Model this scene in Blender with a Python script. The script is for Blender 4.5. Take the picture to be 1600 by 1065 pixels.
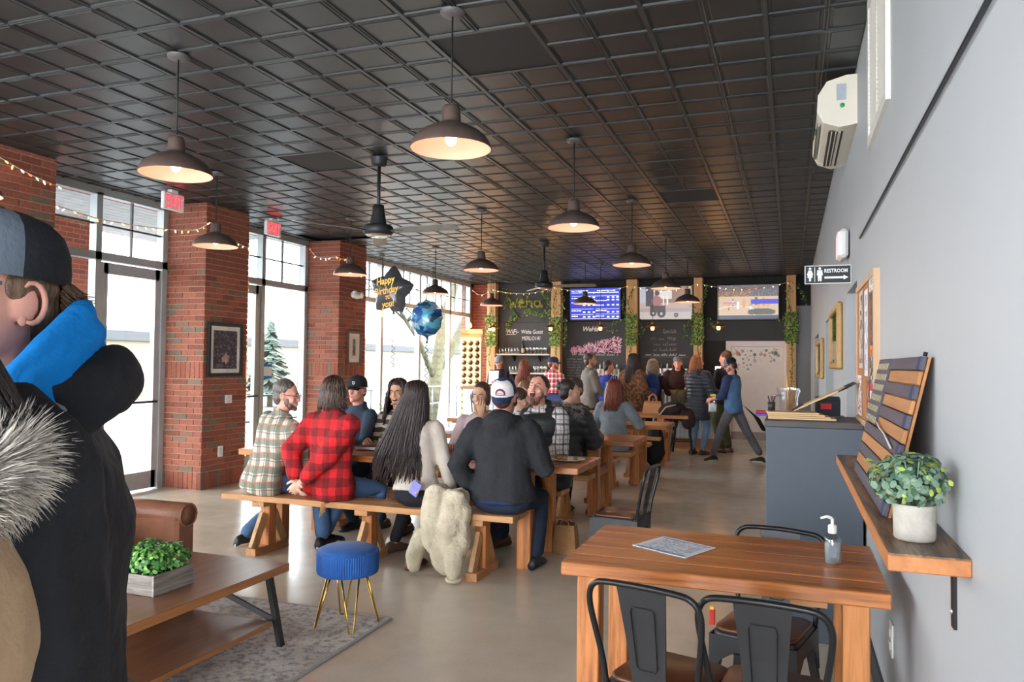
import bpy, bmesh, math, random
from mathutils import Vector, Matrix, Euler
random.seed(11)
for o in list(bpy.data.objects):
    bpy.data.objects.remove(o)
SC = bpy.context.scene
COL = SC.collection
PI = math.pi
CEIL = 3.356
# ---------------------------------------------------------------- camera
def cam_axes(yaw, pitch, roll):
    cy, sy, cp, sp = math.cos(yaw), math.sin(yaw), math.cos(pitch), math.sin(pitch)
    fw = Vector((-sy*cp, cy*cp, sp)); r = Vector((cy, sy, 0)); u = r.cross(fw)
    cr, sr = math.cos(roll), math.sin(roll)
    return r*cr+u*sr, u*cr-r*sr, fw
CR, CU, CF = cam_axes(math.radians(19.95), math.radians(1.73), math.radians(.634))
cd = bpy.data.cameras.new('camera'); cam = bpy.data.objects.new('camera', cd); COL.objects.link(cam)
cd.sensor_width = 36; cd.lens = 36*1199/1600; cd.clip_start = .05; cd.clip_end = 300
mw = Matrix((CR, CU, -CF)).transposed().to_4x4(); mw.translation = (0, 0, 1.5)
cam.matrix_world = mw
SC.camera = cam
# ---------------------------------------------------------------- world, exposure
SC.view_settings.view_transform = 'Standard'; SC.view_settings.look = 'None'
SC.view_settings.exposure = 2.45; SC.view_settings.gamma = 1; SC.view_settings.use_curve_mapping = False
W = bpy.data.worlds.new('overcast'); SC.world = W; W.use_nodes = True
bg = W.node_tree.nodes['Background']; bg.inputs[0].default_value = (.90, .95, 1.0, 1); bg.inputs[1].default_value = 3.2
# daylight portals in the glazed walls (they only guide sampling of the sky)
def portal(loc, rot, sx, sy):
    l = bpy.data.lights.new('window_portal', 'AREA'); l.shape = 'RECTANGLE'; l.size = sx; l.size_y = sy
    l.cycles.is_portal = True
    o = bpy.data.objects.new('window_portal', l); COL.objects.link(o); o.location = loc; o.rotation_euler = rot
portal((-7.25, 2.5, 1.7), (0, -PI/2, 0), 3.3, 3.0)
portal((-7.25, 6.2, 1.7), (0, -PI/2, 0), 3.3, 2.0)
portal((-7.25, 9.0, 1.7), (0, -PI/2, 0), 3.3, 2.2)
portal((-7.25, 13.8, 1.7), (0, -PI/2, 0), 3.3, 6.2)
portal((-3.4, -3.1, 1.6), (PI/2, 0, PI), 6.4, 3.0)
# ---------------------------------------------------------------- helpers
def lin(c): return tuple((x/12.92 if x <= .04045 else ((x+.055)/1.055)**2.4) for x in c)
def rgb(r, g, b): return lin((r/255, g/255, b/255))
class MB:
    def __init__(s): s.v = []; s.f = []; s.m = []; s.s = []; s.mi = 0; s.sm = False; s.col = None; s.fc = []
    def add(s, vs, fs, smooth=None):
        n = len(s.v); s.v += [tuple(p) for p in vs]
        for f in fs:
            s.f.append([i+n for i in f]); s.m.append(s.mi); s.s.append(s.sm if smooth is None else smooth); s.fc.append(s.col)
        return s
    def box(s, c, d, rot=None, b=0.0):
        x, y, z = [q/2 for q in d]; c = Vector(c)
        if b <= 0:
            vs = [Vector((i*x, j*y, k*z)) for i in (-1, 1) for j in (-1, 1) for k in (-1, 1)]
            fs = [(0, 1, 3, 2), (4, 6, 7, 5), (0, 4, 5, 1), (2, 3, 7, 6), (0, 2, 6, 4), (1, 5, 7, 3)]
        else:
            b = min(b, x*.9, y*.9, z*.9); vs = []; idx = {}
            for i in (-1, 1):
                for j in (-1, 1):
                    for k in (-1, 1):
                        for a in range(3):
                            e = [x-b, y-b, z-b]; e[a] = (x, y, z)[a]
                            idx[(i, j, k, a)] = len(vs); vs.append(Vector((i*e[0], j*e[1], k*e[2])))
            fs = []
            for a in range(3):
                p, q = [t for t in range(3) if t != a]
                for sg in (-1, 1):
                    L = []
                    for (u, w) in ((-1, -1), (1, -1), (1, 1), (-1, 1)):
                        t = [0, 0, 0]; t[a] = sg; t[p] = u; t[q] = w; L.append(idx[(t[0], t[1], t[2], a)])
                    if (sg > 0) == (a == 1): L = L[::-1]
                    fs.append(L)
            for a in range(3):
                p, q = [t for t in range(3) if t != a]
                for u in (-1, 1):
                    for w in (-1, 1):
                        t0 = [0, 0, 0]; t0[a] = -1; t0[p] = u; t0[q] = w; t1 = list(t0); t1[a] = 1
                        fs.append([idx[(*t0, p)], idx[(*t1, p)], idx[(*t1, q)], idx[(*t0, q)]])
            for i in (-1, 1):
                for j in (-1, 1):
                    for k in (-1, 1): fs.append([idx[(i, j, k, 0)], idx[(i, j, k, 1)], idx[(i, j, k, 2)]])
        if rot is not None:
            R = rot if isinstance(rot, Matrix) else Euler(rot).to_matrix()
            vs = [R @ p for p in vs]
        return s.add([p+c for p in vs], fs, False)
    def b2(s, a, c, b=0.0):
        a = Vector(a); c = Vector(c); return s.box((a+c)/2, [abs(q) for q in (c-a)], None, b)
    def bar(s, p, q, w, h, up=(0, 0, 1), b=0.0):
        p = Vector(p); q = Vector(q); d = (q-p); L = d.length; d.normalize(); up = Vector(up)
        if abs(d.dot(up)) > .99: up = Vector((1, 0, 0))
        x = d.cross(up).normalized(); z = x.cross(d)
        R = Matrix((x, d, z)).transposed()
        return s.box((p+q)/2, (w, L, h), R, b)
    def loft(s, rings, cap=True, closed=False, smooth=True):
        n = len(rings[0]); vs = [p for r in rings for p in r]; fs = []; k = len(rings)
        for i in range(k if closed else k-1):
            a = i*n; b = ((i+1) % k)*n
            for j in range(n):
                j2 = (j+1) % n; fs.append((a+j, a+j2, b+j2, b+j))
        if cap and not closed:
            fs.append(tuple(range(n))[::-1]); fs.append(tuple(range((k-1)*n, k*n)))
        return s.add(vs, fs, smooth)
    def tube(s, pts, r, n=8, cap=True, closed=False, sq=1.0, up0=None, smooth=True):
        pts = [Vector(p) for p in pts]; k = len(pts)
        rs = r if isinstance(r, (list, tuple)) else [r]*k
        rings = []; u = Vector(up0) if up0 else None
        for i, p in enumerate(pts):
            if closed: d = pts[(i+1) % k]-pts[i-1]
            else: d = pts[min(i+1, k-1)]-pts[max(i-1, 0)]
            if d.length < 1e-9: d = Vector((0, 0, 1))
            d.normalize()
            if u is None: u = Vector((1, 0, 0)) if abs(d.x) < .9 else Vector((0, 1, 0))
            x = (u-d*u.dot(d))
            if x.length < 1e-6: x = d.orthogonal()
            x.normalize(); y = d.cross(x); u = x
            rings.append([p+x*(rs[i]*math.cos(2*PI*j/n))+y*(rs[i]*sq*math.sin(2*PI*j/n)) for j in range(n)])
        return s.loft(rings, cap, closed, smooth)
    def lathe(s, prof, n=24, c=(0, 0, 0), R=None, cap=False, smooth=True):
        c = Vector(c); rings = []
        for (r, z) in prof:
            q = [Vector((r*math.cos(2*PI*j/n), r*math.sin(2*PI*j/n), z)) for j in range(n)]
            if R is not None: q = [R @ p for p in q]
            rings.append([p+c for p in q])
        return s.loft(rings, cap, False, smooth)
    def cyl(s, c, r, h, n=20, r2=None, R=None):
        return s.lathe([(r, -h/2), (r if r2 is None else r2, h/2)], n, c, R, True, False) if n < 9 else s.lathe([(r*.98, -h/2), (r, -h/2+min(.1*h, .004)), (r if r2 is None else r2, h/2-min(.1*h, .004)), ((r if r2 is None else r2)*.98, h/2)], n, c, R, True, True)
    def ell(s, c, d, n=16, m=10, R=None):
        c = Vector(c); rings = []
        for i in range(m+1):
            t = PI*(i/m); t = min(max(t, .02), PI-.02); q = []
            for j in range(n):
                a = 2*PI*j/n; p = Vector((d[0]*math.sin(t)*math.cos(a), d[1]*math.sin(t)*math.sin(a), -d[2]*math.cos(t)))
                q.append((R @ p if R is not None else p)+c)
            rings.append(q)
        return s.loft(rings, True, False, True)
    def prism(s, poly, ax, a, b):
        def P(u, w, t): return {'x': (t, u, w), 'y': (u, t, w), 'z': (u, w, t)}[ax]
        n = len(poly); vs = [P(u, w, a) for u, w in poly]+[P(u, w, b) for u, w in poly]
        fs = [tuple(range(n))[::-1], tuple(range(n, 2*n))]+[(i, (i+1) % n, n+(i+1) % n, n+i) for i in range(n)]
        return s.add(vs, fs, False)
    def mesh(s, name, mats=None):
        me = bpy.data.meshes.new(name); me.from_pydata(s.v, [], s.f)
        for i, p in enumerate(me.polygons): p.material_index = s.m[i]; p.use_smooth = s.s[i]
        if any(c is not None for c in s.fc):
            ca = me.color_attributes.new('Col', 'FLOAT_COLOR', 'CORNER')
            for i, p in enumerate(me.polygons):
                c = s.fc[i] or (1, 1, 1)
                for l in p.loop_indices: ca.data[l].color = (*c[:3], 1)
        if mats is not None:
            for m in (mats if isinstance(mats, (list, tuple)) else [mats]): me.materials.append(m)
        bm = bmesh.new(); bm.from_mesh(me); bmesh.ops.recalc_face_normals(bm, faces=bm.faces); bm.to_mesh(me); bm.free()
        return me
    def build(s, name, mats, parent=None, loc=None, rz=0):
        return put(name, s.mesh(name, mats), parent, loc, rz)
def put(name, me, parent=None, loc=None, rz=0, rot=None):
    o = bpy.data.objects.new(name, me); COL.objects.link(o)
    if parent is not None: o.parent = parent
    if loc is not None: o.location = loc
    if rot is not None: o.rotation_euler = rot
    elif rz: o.rotation_euler = (0, 0, rz)
    return o
def tag(o, label, cat=None, group=None, kind=None):
    if label: o['label'] = label
    if cat: o['category'] = cat
    if group: o['group'] = group
    if kind: o['kind'] = kind
    return o
def T(name, label, cat, loc=(0, 0, 0), rz=0, group=None, kind=None):
    o = bpy.data.objects.new(name, None); COL.objects.link(o); o.empty_display_size = .1
    o.location = loc; o.rotation_euler = (0, 0, rz)
    return tag(o, label, cat, group, kind)
def S(o): o['kind'] = 'structure'; return o
def copy_tree(o, parent=None, top=True):
    c = o.copy(); COL.objects.link(c)
    if not top: c.parent = parent
    for ch in [q for q in bpy.data.objects if q.parent == o]: copy_tree(ch, c, False)
    return c
# ---------------------------------------------------------------- materials
MC = {}
def nt_new(name):
    m = bpy.data.materials.new(name); m.use_nodes = True
    return m, m.node_tree, m.node_tree.nodes['Principled BSDF']
def N(nt, t, **kw):
    n = nt.nodes.new(t)
    for k, v in kw.items(): setattr(n, k, v)
    return n
def mixc(nt, fac, a, b, mode='MIX'):
    n = N(nt, 'ShaderNodeMix', data_type='RGBA', blend_type=mode)
    for sock, val in ((n.inputs[0], fac), (n.inputs[6], a), (n.inputs[7], b)):
        if isinstance(val, bpy.types.NodeSocket): nt.links.new(val, sock)
        elif isinstance(val, (int, float)): sock.default_value = val
        else: sock.default_value = (*val[:3], 1)
    return n.outputs[2]
def coords(nt, scale=(1, 1, 1), rnd=0.0, kind='Object'):
    tc = N(nt, 'ShaderNodeTexCoord'); mp = N(nt, 'ShaderNodeMapping'); mp.inputs[3].default_value = scale
    nt.links.new(tc.outputs[kind], mp.inputs[0])
    if rnd:
        oi = N(nt, 'ShaderNodeObjectInfo'); ml = N(nt, 'ShaderNodeMath', operation='MULTIPLY'); ml.inputs[1].default_value = rnd
        nt.links.new(oi.outputs['Random'], ml.inputs[0]); nt.links.new(ml.outputs[0], mp.inputs[1])
    return mp.outputs[0]
def noise(nt, co, scale, detail=4, rough=.55, dist=0):
    n = N(nt, 'ShaderNodeTexNoise'); n.inputs['Scale'].default_value = scale; n.inputs['Detail'].default_value = detail
    n.inputs['Roughness'].default_value = rough; n.inputs['Distortion'].default_value = dist
    nt.links.new(co, n.inputs['Vector']); return n.outputs['Fac']
def ramp(nt, fac, stops):
    r = N(nt, 'ShaderNodeValToRGB'); e = r.color_ramp.elements
    while len(e) < len(stops): e.new(.5)
    for i, (p, c) in enumerate(stops): e[i].position = p; e[i].color = (*c[:3], 1)
    nt.links.new(fac, r.inputs[0]); return r.outputs[0]
def bump(nt, b, h, st, dist=.01):
    n = N(nt, 'ShaderNodeBump'); n.inputs['Strength'].default_value = st; n.inputs['Distance'].default_value = dist
    nt.links.new(h, n.inputs['Height']); nt.links.new(n.outputs[0], b.inputs['Normal'])
def mat(name, col, rough=.6, metal=0, var=.12, vs=6, bp=0, bs=80, spec=.5, em=0, emc=None, tr=0, ior=1.45, stretch=(1, 1, 1), sheen=0, coat=0, rnd=0, col2=None, bd=.01):
    if name in MC: return MC[name]
    m, nt, b = nt_new(name); MC[name] = m
    b.inputs['Roughness'].default_value = rough; b.inputs['Metallic'].default_value = metal
    b.inputs['Specular IOR Level'].default_value = spec; b.inputs['Transmission Weight'].default_value = tr; b.inputs['IOR'].default_value = ior
    b.inputs['Sheen Weight'].default_value = sheen; b.inputs['Coat Weight'].default_value = coat
    if var or col2:
        co = coords(nt, stretch, rnd); f = noise(nt, co, vs)
        lo = col2 if col2 else tuple(c*(1-var) for c in col); hi = col if col2 else tuple(min(1, c*(1+var)) for c in col)
        nt.links.new(ramp(nt, f, [(.32, lo), (.68, hi)]), b.inputs['Base Color'])
    else: b.inputs['Base Color'].default_value = (*col[:3], 1)
    if em:
        b.inputs['Emission Color'].default_value = (*(emc or col)[:3], 1); b.inputs['Emission Strength'].default_value = em
    if bp:
        co = coords(nt, stretch); bump(nt, b, noise(nt, co, bs, 5), bp, bd)
    return m
def wood(name, dark, light, axis='x', scale=9, rough=.45, contrast=(.3, .7), rnd=7.0, bp=.25, streak=None):
    if name in MC: return MC[name]
    m, nt, b = nt_new(name); MC[name] = m
    st = {'x': (.07, 1, 1), 'y': (1, .07, 1), 'z': (1, 1, .07)}[axis]
    co = coords(nt, st, rnd)
    f = noise(nt, co, scale, 5, .6, .8)
    f2 = noise(nt, co, scale*6, 3, .6)
    mx = N(nt, 'ShaderNodeMath', operation='MULTIPLY_ADD'); nt.links.new(f2, mx.inputs[0]); mx.inputs[1].default_value = .35
    ad = N(nt, 'ShaderNodeMath', operation='MULTIPLY'); nt.links.new(f, ad.inputs[0]); ad.inputs[1].default_value = .65
    nt.links.new(ad.outputs[0], mx.inputs[2])
    stops = [(contrast[0], dark), (contrast[1], light)]
    if streak: stops = [(max(0, contrast[0]-.1), streak)]+stops
    nt.links.new(ramp(nt, mx.outputs[0], stops), b.inputs['Base Color'])
    b.inputs['Roughness'].default_value = rough
    bump(nt, b, mx.outputs[0], bp, .004)
    return m
def plaid(name, base, stripes, rough=.85, bp=.3, uy=.8):
    """stripes: (axis 'u' or 'z', period, width fraction, offset, colour, opacity)"""
    if name in MC: return MC[name]
    m, nt, b = nt_new(name); MC[name] = m
    tc = N(nt, 'ShaderNodeTexCoord'); sx = N(nt, 'ShaderNodeSeparateXYZ'); nt.links.new(tc.outputs['Object'], sx.inputs[0])
    nz = N(nt, 'ShaderNodeTexNoise'); nz.inputs['Scale'].default_value = 6; nt.links.new(tc.outputs['Object'], nz.inputs[0])
    u = N(nt, 'ShaderNodeMath', operation='MULTIPLY_ADD'); nt.links.new(sx.outputs[1], u.inputs[0]); u.inputs[1].default_value = uy; nt.links.new(sx.outputs[0], u.inputs[2])
    cur = base
    for (a, per, w, off, c, op) in stripes:
        src = u.outputs[0] if a == 'u' else sx.outputs[2]
        w0 = N(nt, 'ShaderNodeMath', operation='MULTIPLY_ADD'); nt.links.new(nz.outputs[0], w0.inputs[0]); w0.inputs[1].default_value = .05; nt.links.new(src, w0.inputs[2])
        d = N(nt, 'ShaderNodeMath', operation='MULTIPLY_ADD'); nt.links.new(w0.outputs[0], d.inputs[0]); d.inputs[1].default_value = 1/per; d.inputs[2].default_value = off+20
        f = N(nt, 'ShaderNodeMath', operation='FRACT'); nt.links.new(d.outputs[0], f.inputs[0])
        l = N(nt, 'ShaderNodeMath', operation='LESS_THAN'); nt.links.new(f.outputs[0], l.inputs[0]); l.inputs[1].default_value = w
        o = N(nt, 'ShaderNodeMath', operation='MULTIPLY'); nt.links.new(l.outputs[0], o.inputs[0]); o.inputs[1].default_value = op
        cur = mixc(nt, o.outputs[0], cur, c)
    nt.links.new(cur, b.inputs['Base Color']); b.inputs['Roughness'].default_value = rough
    bump(nt, b, noise(nt, coords(nt), 30, 4), bp, .012)
    return m
def vcol(name, em=0, rough=.5):
    if name in MC: return MC[name]
    m, nt, b = nt_new(name); MC[name] = m
    a = N(nt, 'ShaderNodeVertexColor', layer_name='Col')
    if em:
        b.inputs['Base Color'].default_value = (.01, .01, .01, 1); nt.links.new(a.outputs[0], b.inputs['Emission Color']); b.inputs['Emission Strength'].default_value = em
    else: nt.links.new(a.outputs[0], b.inputs['Base Color'])
    b.inputs['Roughness'].default_value = rough; return m
def picture(name, o, ux, uy, nx, ny, fn, m, parent=None, loc=None):
    """flat print: a grid of coloured cells from corner o along ux, uy; fn(u, v) -> sRGB 0-255"""
    o = Vector(o); ux = Vector(ux); uy = Vector(uy); mb = MB()
    for j in range(ny):
        for i in range(nx):
            c = fn((i+.5)/nx, (j+.5)/ny); mb.col = rgb(*[max(0, min(255, q)) for q in c])
            mb.add([o+ux*(i/nx)+uy*(j/ny), o+ux*((i+1)/nx)+uy*(j/ny), o+ux*((i+1)/nx)+uy*((j+1)/ny), o+ux*(i/nx)+uy*((j+1)/ny)], [(0, 1, 2, 3)])
    me = mb.mesh(name, m)
    return put(name, me, parent, loc)
def text(name, body, size, loc, rot, m, parent=None, ext=.0015, shear=0, align='LEFT', sx=1.0, bold=0.0):
    cu = bpy.data.curves.new(name, 'FONT'); cu.body = body; cu.size = size; cu.extrude = ext; cu.shear = shear; cu.align_x = align
    cu.resolution_u = 2; cu.offset = bold
    o = bpy.data.objects.new(name, cu); COL.objects.link(o)
    me = bpy.data.meshes.new_from_object(o.evaluated_get(bpy.context.evaluated_depsgraph_get()))
    bpy.data.objects.remove(o); bpy.data.curves.remove(cu); me.name = name
    for v in me.vertices: v.co.x *= sx
    me.materials.clear(); me.materials.append(m)
    return put(name, me, parent, loc, rot=rot)
def frame_rot(x, y):
    """rotation whose local x, y axes point along the given world axes"""
    x = Vector(x).normalized(); z = x.cross(Vector(y)).normalized(); y = z.cross(x)
    return Matrix((x, y, z)).transposed().to_euler()
def smooth(pts, n=4):
    P = [Vector(p) for p in pts]; out = []
    for i in range(len(P)-1):
        a = P[max(0, i-1)]; b = P[i]; c = P[i+1]; d = P[min(len(P)-1, i+2)]
        for k in range(n):
            t = k/n; out.append(.5*((2*b)+(c-a)*t+(2*a-5*b+4*c-d)*t*t+(3*b-a-3*c+d)*t**3))
    return out+[P[-1]]
# ================================================================ THE SETTING
XW, XL, YB = .385, -7.03, 16.6
# ---- floor: polished concrete
def floor_mat():
    m, nt, b = nt_new('polished_concrete')
    co = coords(nt); f = noise(nt, co, .55, 4, .5, .3); g = noise(nt, co, 6, 3, .5)
    base = ramp(nt, f, [(.30, rgb(178, 163, 144)), (.5, rgb(202, 189, 170)), (.72, rgb(216, 206, 190))])
    c = mixc(nt, .18, base, ramp(nt, g, [(.3, rgb(184, 170, 151)), (.7, rgb(218, 208, 192))]))
    c = mixc(nt, .10, c, ramp(nt, noise(nt, co, 55, 3), [(.3, rgb(166, 152, 134)), (.7, rgb(214, 203, 186))]))
    nt.links.new(c, b.inputs['Base Color'])
    nt.links.new(ramp(nt, g, [(.3, (.20,)*3), (.7, (.27,)*3)]), b.inputs['Roughness'])
    b.inputs['Specular IOR Level'].default_value = .5
    return m
mb = MB(); mb.b2((-7.2, -3.2, -.12), (XW+1.1, 16.85, 0)); S(mb.build('floor', floor_mat()))
# ---- ceiling with pressed-metal tiles in a grid
m_tile = mat('ceiling_black', rgb(40, 43, 44), .38, .0, .25, 3.0, .05, 300, .55, rnd=9)
m_bar = mat('ceiling_bar_black', rgb(54, 57, 58), .38, .0, .1, 3)
mb = MB(); mb.b2((-7.2, -3.2, CEIL+.035), (XW+.2, 16.85, CEIL+.2)); ceiling = S(mb.build('ceiling', mat('ceiling_void', rgb(22, 22, 23), .8)))
CELL = .3048; OX, OY = -6.4066*CELL, 12.83*CELL
def node(i, j): return OX+i*CELL, OY+j*CELL
def tile_mesh(plain=False):
    mb = MB(); L = 2*CELL
    if plain:
        mb.b2((.012, .012, .004), (L-.012, L-.012, .016)); return mb.mesh('tile', mat('ceiling_grille', rgb(40, 40, 41), .7, 0, .1, 200, .4, 400))
    for a in (0, 1):
        for c in (0, 1):
            x0, y0 = a*CELL, c*CELL; rings = []
            for ins, z in ((.0, .003), (.006, -.0015), (.012, -.0015), (.017, .007), (.030, .008), (.036, .003)):
                rings.append([(x0+ins, y0+ins, z), (x0+CELL-ins, y0+ins, z), (x0+CELL-ins, y0+CELL-ins, z), (x0+ins, y0+CELL-ins, z)])
            mb.loft(rings, False, False, False); n = len(mb.v); mb.add([mb.v[n-4], mb.v[n-3], mb.v[n-2], mb.v[n-1]], [(0, 1, 2, 3)], False)
    return mb.mesh('tile', m_tile)
TM, TP = tile_mesh(), tile_mesh(True)
def in_view(p, mg=.12):
    v = Vector(p)-Vector((0, 0, 1.5)); z = v.dot(CF)
    if z < .1: return False
    return abs(v.dot(CR)/z) < .667*(1+mg) and abs(v.dot(CU)/z) < .444*(1+mg)
plain = {(0, 0), (-14, -2), (-8, 6), (2, 14)}
cells = []
for i in range(-18, 8, 2):
    for j in range(-12, 42, 2):
        x, y = node(i, j)
        if y > YB-.05 or x < XL-.55: continue
        if (i, j) == (-16, 18) or (i, j) == (-14, 18): continue        # a missing tile beside the second pillar
        if in_view((x+CELL, y+CELL, CEIL)) or in_view((x, y, CEIL)) or in_view((x+2*CELL, y+2*CELL, CEIL)): cells.append((y*y+x*x, i, j, x, y))
cells.sort(); rest = []
def clipped(me, x, y):
    b = bmesh.new(); b.from_mesh(me)
    def cut(co, no): bmesh.ops.bisect_plane(b, geom=b.verts[:]+b.edges[:]+b.faces[:], plane_co=co, plane_no=no, clear_outer=True)
    if x+2*CELL > XW-.004: cut((XW-.004-x, 0, 0), (1, 0, 0))
    if x < XL+.01: cut((XL+.01-x, 0, 0), (-1, 0, 0))
    if y+2*CELL > YB-.01: cut((0, YB-.01-y, 0), (0, 1, 0))
    n = me.copy(); b.to_mesh(n); b.free(); return n
cut_cache = {}
for k, (d, i, j, x, y) in enumerate(cells):
    me = TP if (i, j) in plain else TM
    edge = x+2*CELL > XW-.004 or x < XL+.01 or y+2*CELL > YB-.01
    if k < 290:
        if edge:
            key = (round(x, 3), y+2*CELL > YB-.01, me.name)
            if key not in cut_cache: cut_cache[key] = clipped(me, x, y)
            me = cut_cache[key]
        put('tile', me, ceiling, (x, y, CEIL))
    else: rest.append((clipped(me, x, y) if edge else me, x, y))
if rest:
    mb = MB()
    for me, x, y in rest: mb.add([(v.co.x+x, v.co.y+y, v.co.z+CEIL) for v in me.vertices], [list(p.vertices) for p in me.polygons], False)
    tag(mb.build('tiles_beyond', m_tile, ceiling), None, None, None, 'stuff')
for i in range(-16, 8, 2):
    x = node(i, 0)[0]; MB().b2((x-.011, 1.0, CEIL-.005), (x+.011, YB-.01, CEIL+.002)).build('grid_bar', m_bar, ceiling)
for j in range(-10, 42, 2):
    y = node(0, j)[1]
    if y < YB-.05: MB().b2((XL+.01, y-.011, CEIL-.0045), (XW-.005, y+.011, CEIL+.0015)).build('grid_bar', m_bar, ceiling)
# ---- right wall with three recessed doorways
m_wall = mat('wall_paint_pale_grey', rgb(172, 175, 178), .55, 0, .03, 1.3, .08, 220)
m_wall_d = mat('wall_paint_grey', rgb(150, 150, 152), .6, 0, .05, 2)
op = [(5.15, 6.06, 2.04), (7.92, 9.62, 2.03), (11.9, 13.9, 2.0)]
mb = MB(); y = -3.2
for a, b_, h in op:
    mb.b2((XW, y, 0), (XW+.2, a, CEIL+.03)); mb.b2((XW, a, h), (XW+.2, b_, CEIL+.03)); y = b_
mb.b2((XW, y, 0), (XW+.2, YB, CEIL+.03))
for a, b_, h in op:
    mb.b2((XW+.9, a-.1, 0), (XW+1.0, b_+.1, h+.1)); mb.b2((XW+.2, a-.1, 0), (XW+.9, a, h+.1)); mb.b2((XW+.2, b_, 0), (XW+.9, b_+.1, h+.1)); mb.b2((XW+.2, a-.1, h), (XW+.9, b_+.1, h+.1))
S(mb.build('wall_right', m_wall))
mb = MB(); y = -3.2
for a, b_, h in op+[(YB, 0, 0)]:
    mb.b2((XW-.012, y, 0), (XW, a, .13)); y = b_
S(mb.build('baseboard_right', mat('baseboard_charcoal', rgb(62, 64, 68), .5)))
# ---- front wall behind the camera: unseen, opened as shop glazing to let sky light in
mb = MB()
mb.b2((-7.2, -3.2, 3.0), (XW, -3.05, CEIL+.03)); mb.b2((-7.2, -3.2, 0), (XW, -3.05, .12))
for x in (-7.1, -5.2, -3.4, -1.6, .28): mb.b2((x-.08, -3.2, 0), (x+.08, -3.05, 3.0))
S(mb.build('wall_front', mat('aluminium_frame_f', rgb(150, 152, 150), .4, .6)))
# ---- back wall: black band, chalkboards, brick return
def brick_tex(name, sc=1.0):
    m, nt, b = nt_new(name); co = coords(nt)
    sx = N(nt, 'ShaderNodeSeparateXYZ'); nt.links.new(co, sx.inputs[0]); ad = N(nt, 'ShaderNodeMath', operation='ADD'); nt.links.new(sx.outputs[0], ad.inputs[0]); nt.links.new(sx.outputs[1], ad.inputs[1])
    cx = N(nt, 'ShaderNodeCombineXYZ'); nt.links.new(ad.outputs[0], cx.inputs[0]); nt.links.new(sx.outputs[2], cx.inputs[1])
    t = N(nt, 'ShaderNodeTexBrick'); nt.links.new(cx.outputs[0], t.inputs[0]); t.inputs['Scale'].default_value = 1/sc
    t.inputs['Color1'].default_value = (*rgb(150, 72, 52), 1); t.inputs['Color2'].default_value = (*rgb(122, 60, 46), 1); t.inputs['Mortar'].default_value = (*rgb(150, 120, 104), 1)
    t.inputs['Brick Width'].default_value = .203; t.inputs['Row Height'].default_value = .068; t.inputs['Mortar Size'].default_value = .005
    nt.links.new(t.outputs[0], b.inputs['Base Color']); b.inputs['Roughness'].default_value = .85; return m
m_bricktex = brick_tex('brick_far')
m_chalk = mat('chalkboard', rgb(60, 61, 63), .7, 0, .15, 1.5)
m_black = mat('black_paint', rgb(24, 24, 25), .7, 0, .15, 4)
mb = MB(); mb.mi = 0; mb.b2((-7.2, YB, 0), (-6.6, YB+.2, CEIL+.03))
mb.mi = 1; mb.b2((-6.6, YB, 0), (XW+.2, YB+.2, CEIL+.03))
mb.mi = 2; mb.b2((.02, YB-.01, 0), (XW, YB+.01, 2.75))
wall_back = S(mb.build('wall_back', [m_bricktex, m_black, m_wall_d]))
for (x0, x1) in ((-6.34, -5.0), (-4.79, -3.32), (-3.09, -1.90), (-1.72, -.07)):
    z0 = 2.04 if x1 > -1 else .9
    for (a, b_) in ((z0, 2.455), (2.463, 3.35)):
        MB().b2((x0, YB-.022, a), (x1, YB, b_)).build('chalk_panel', m_chalk if (b_ < 3 or x0 < -5) else m_black, wall_back)
# ---- wooden posts of the bar wall (each a post of the setting)
m_post = wood('pine_post', rgb(170, 122, 78), rgb(222, 176, 124), 'z', 7, .6, (.25, .7))
POSTS = [(-6.545, -6.34), (-5.01, -4.79), (-3.32, -3.09), (-1.90, -1.72), (-.073, .108)]
for k, (a, b_) in enumerate(POSTS):
    o = MB().box(((a+b_)/2, 16.43, (CEIL)/2), (b_-a, .2, CEIL-.01), None, .006).build('trim_%d' % (k+1), m_post); S(o)
# ---- brick pillars
m_mortar = mat('mortar', rgb(165, 138, 120), .9, 0, .15, 30)
def brick_mat():
    m, nt, b = nt_new('brick_red'); oi = N(nt, 'ShaderNodeObjectInfo')
    c = ramp(nt, oi.outputs['Random'], [(0, rgb(126, 68, 52)), (.25, rgb(150, 84, 64)), (.5, rgb(164, 94, 72)), (.78, rgb(142, 78, 60)), (.9, rgb(128, 104, 86)), (1, rgb(112, 94, 78))])
    co = coords(nt, (1, 1, 1), 20); c2 = ramp(nt, noise(nt, co, 45, 5, .7), [(.3, (.62,)*3), (.7, (1.12,)*3)])
    nt.links.new(mixc(nt, 1.0, c, c2, 'MULTIPLY'), b.inputs['Base Color']); b.inputs['Roughness'].default_value = .85
    bump(nt, b, noise(nt, co, 160, 4), .35, .003); return m
m_brick = brick_mat()
BR = {}
def brick_me(l, h, d=.06):
    k = (round(l, 3), round(h, 3), round(d, 3))
    if k not in BR: BR[k] = MB().box((0, 0, 0), (l, d, h), None, .003).mesh('brick', m_brick)
    return BR[k]
PH = .0677
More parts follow.
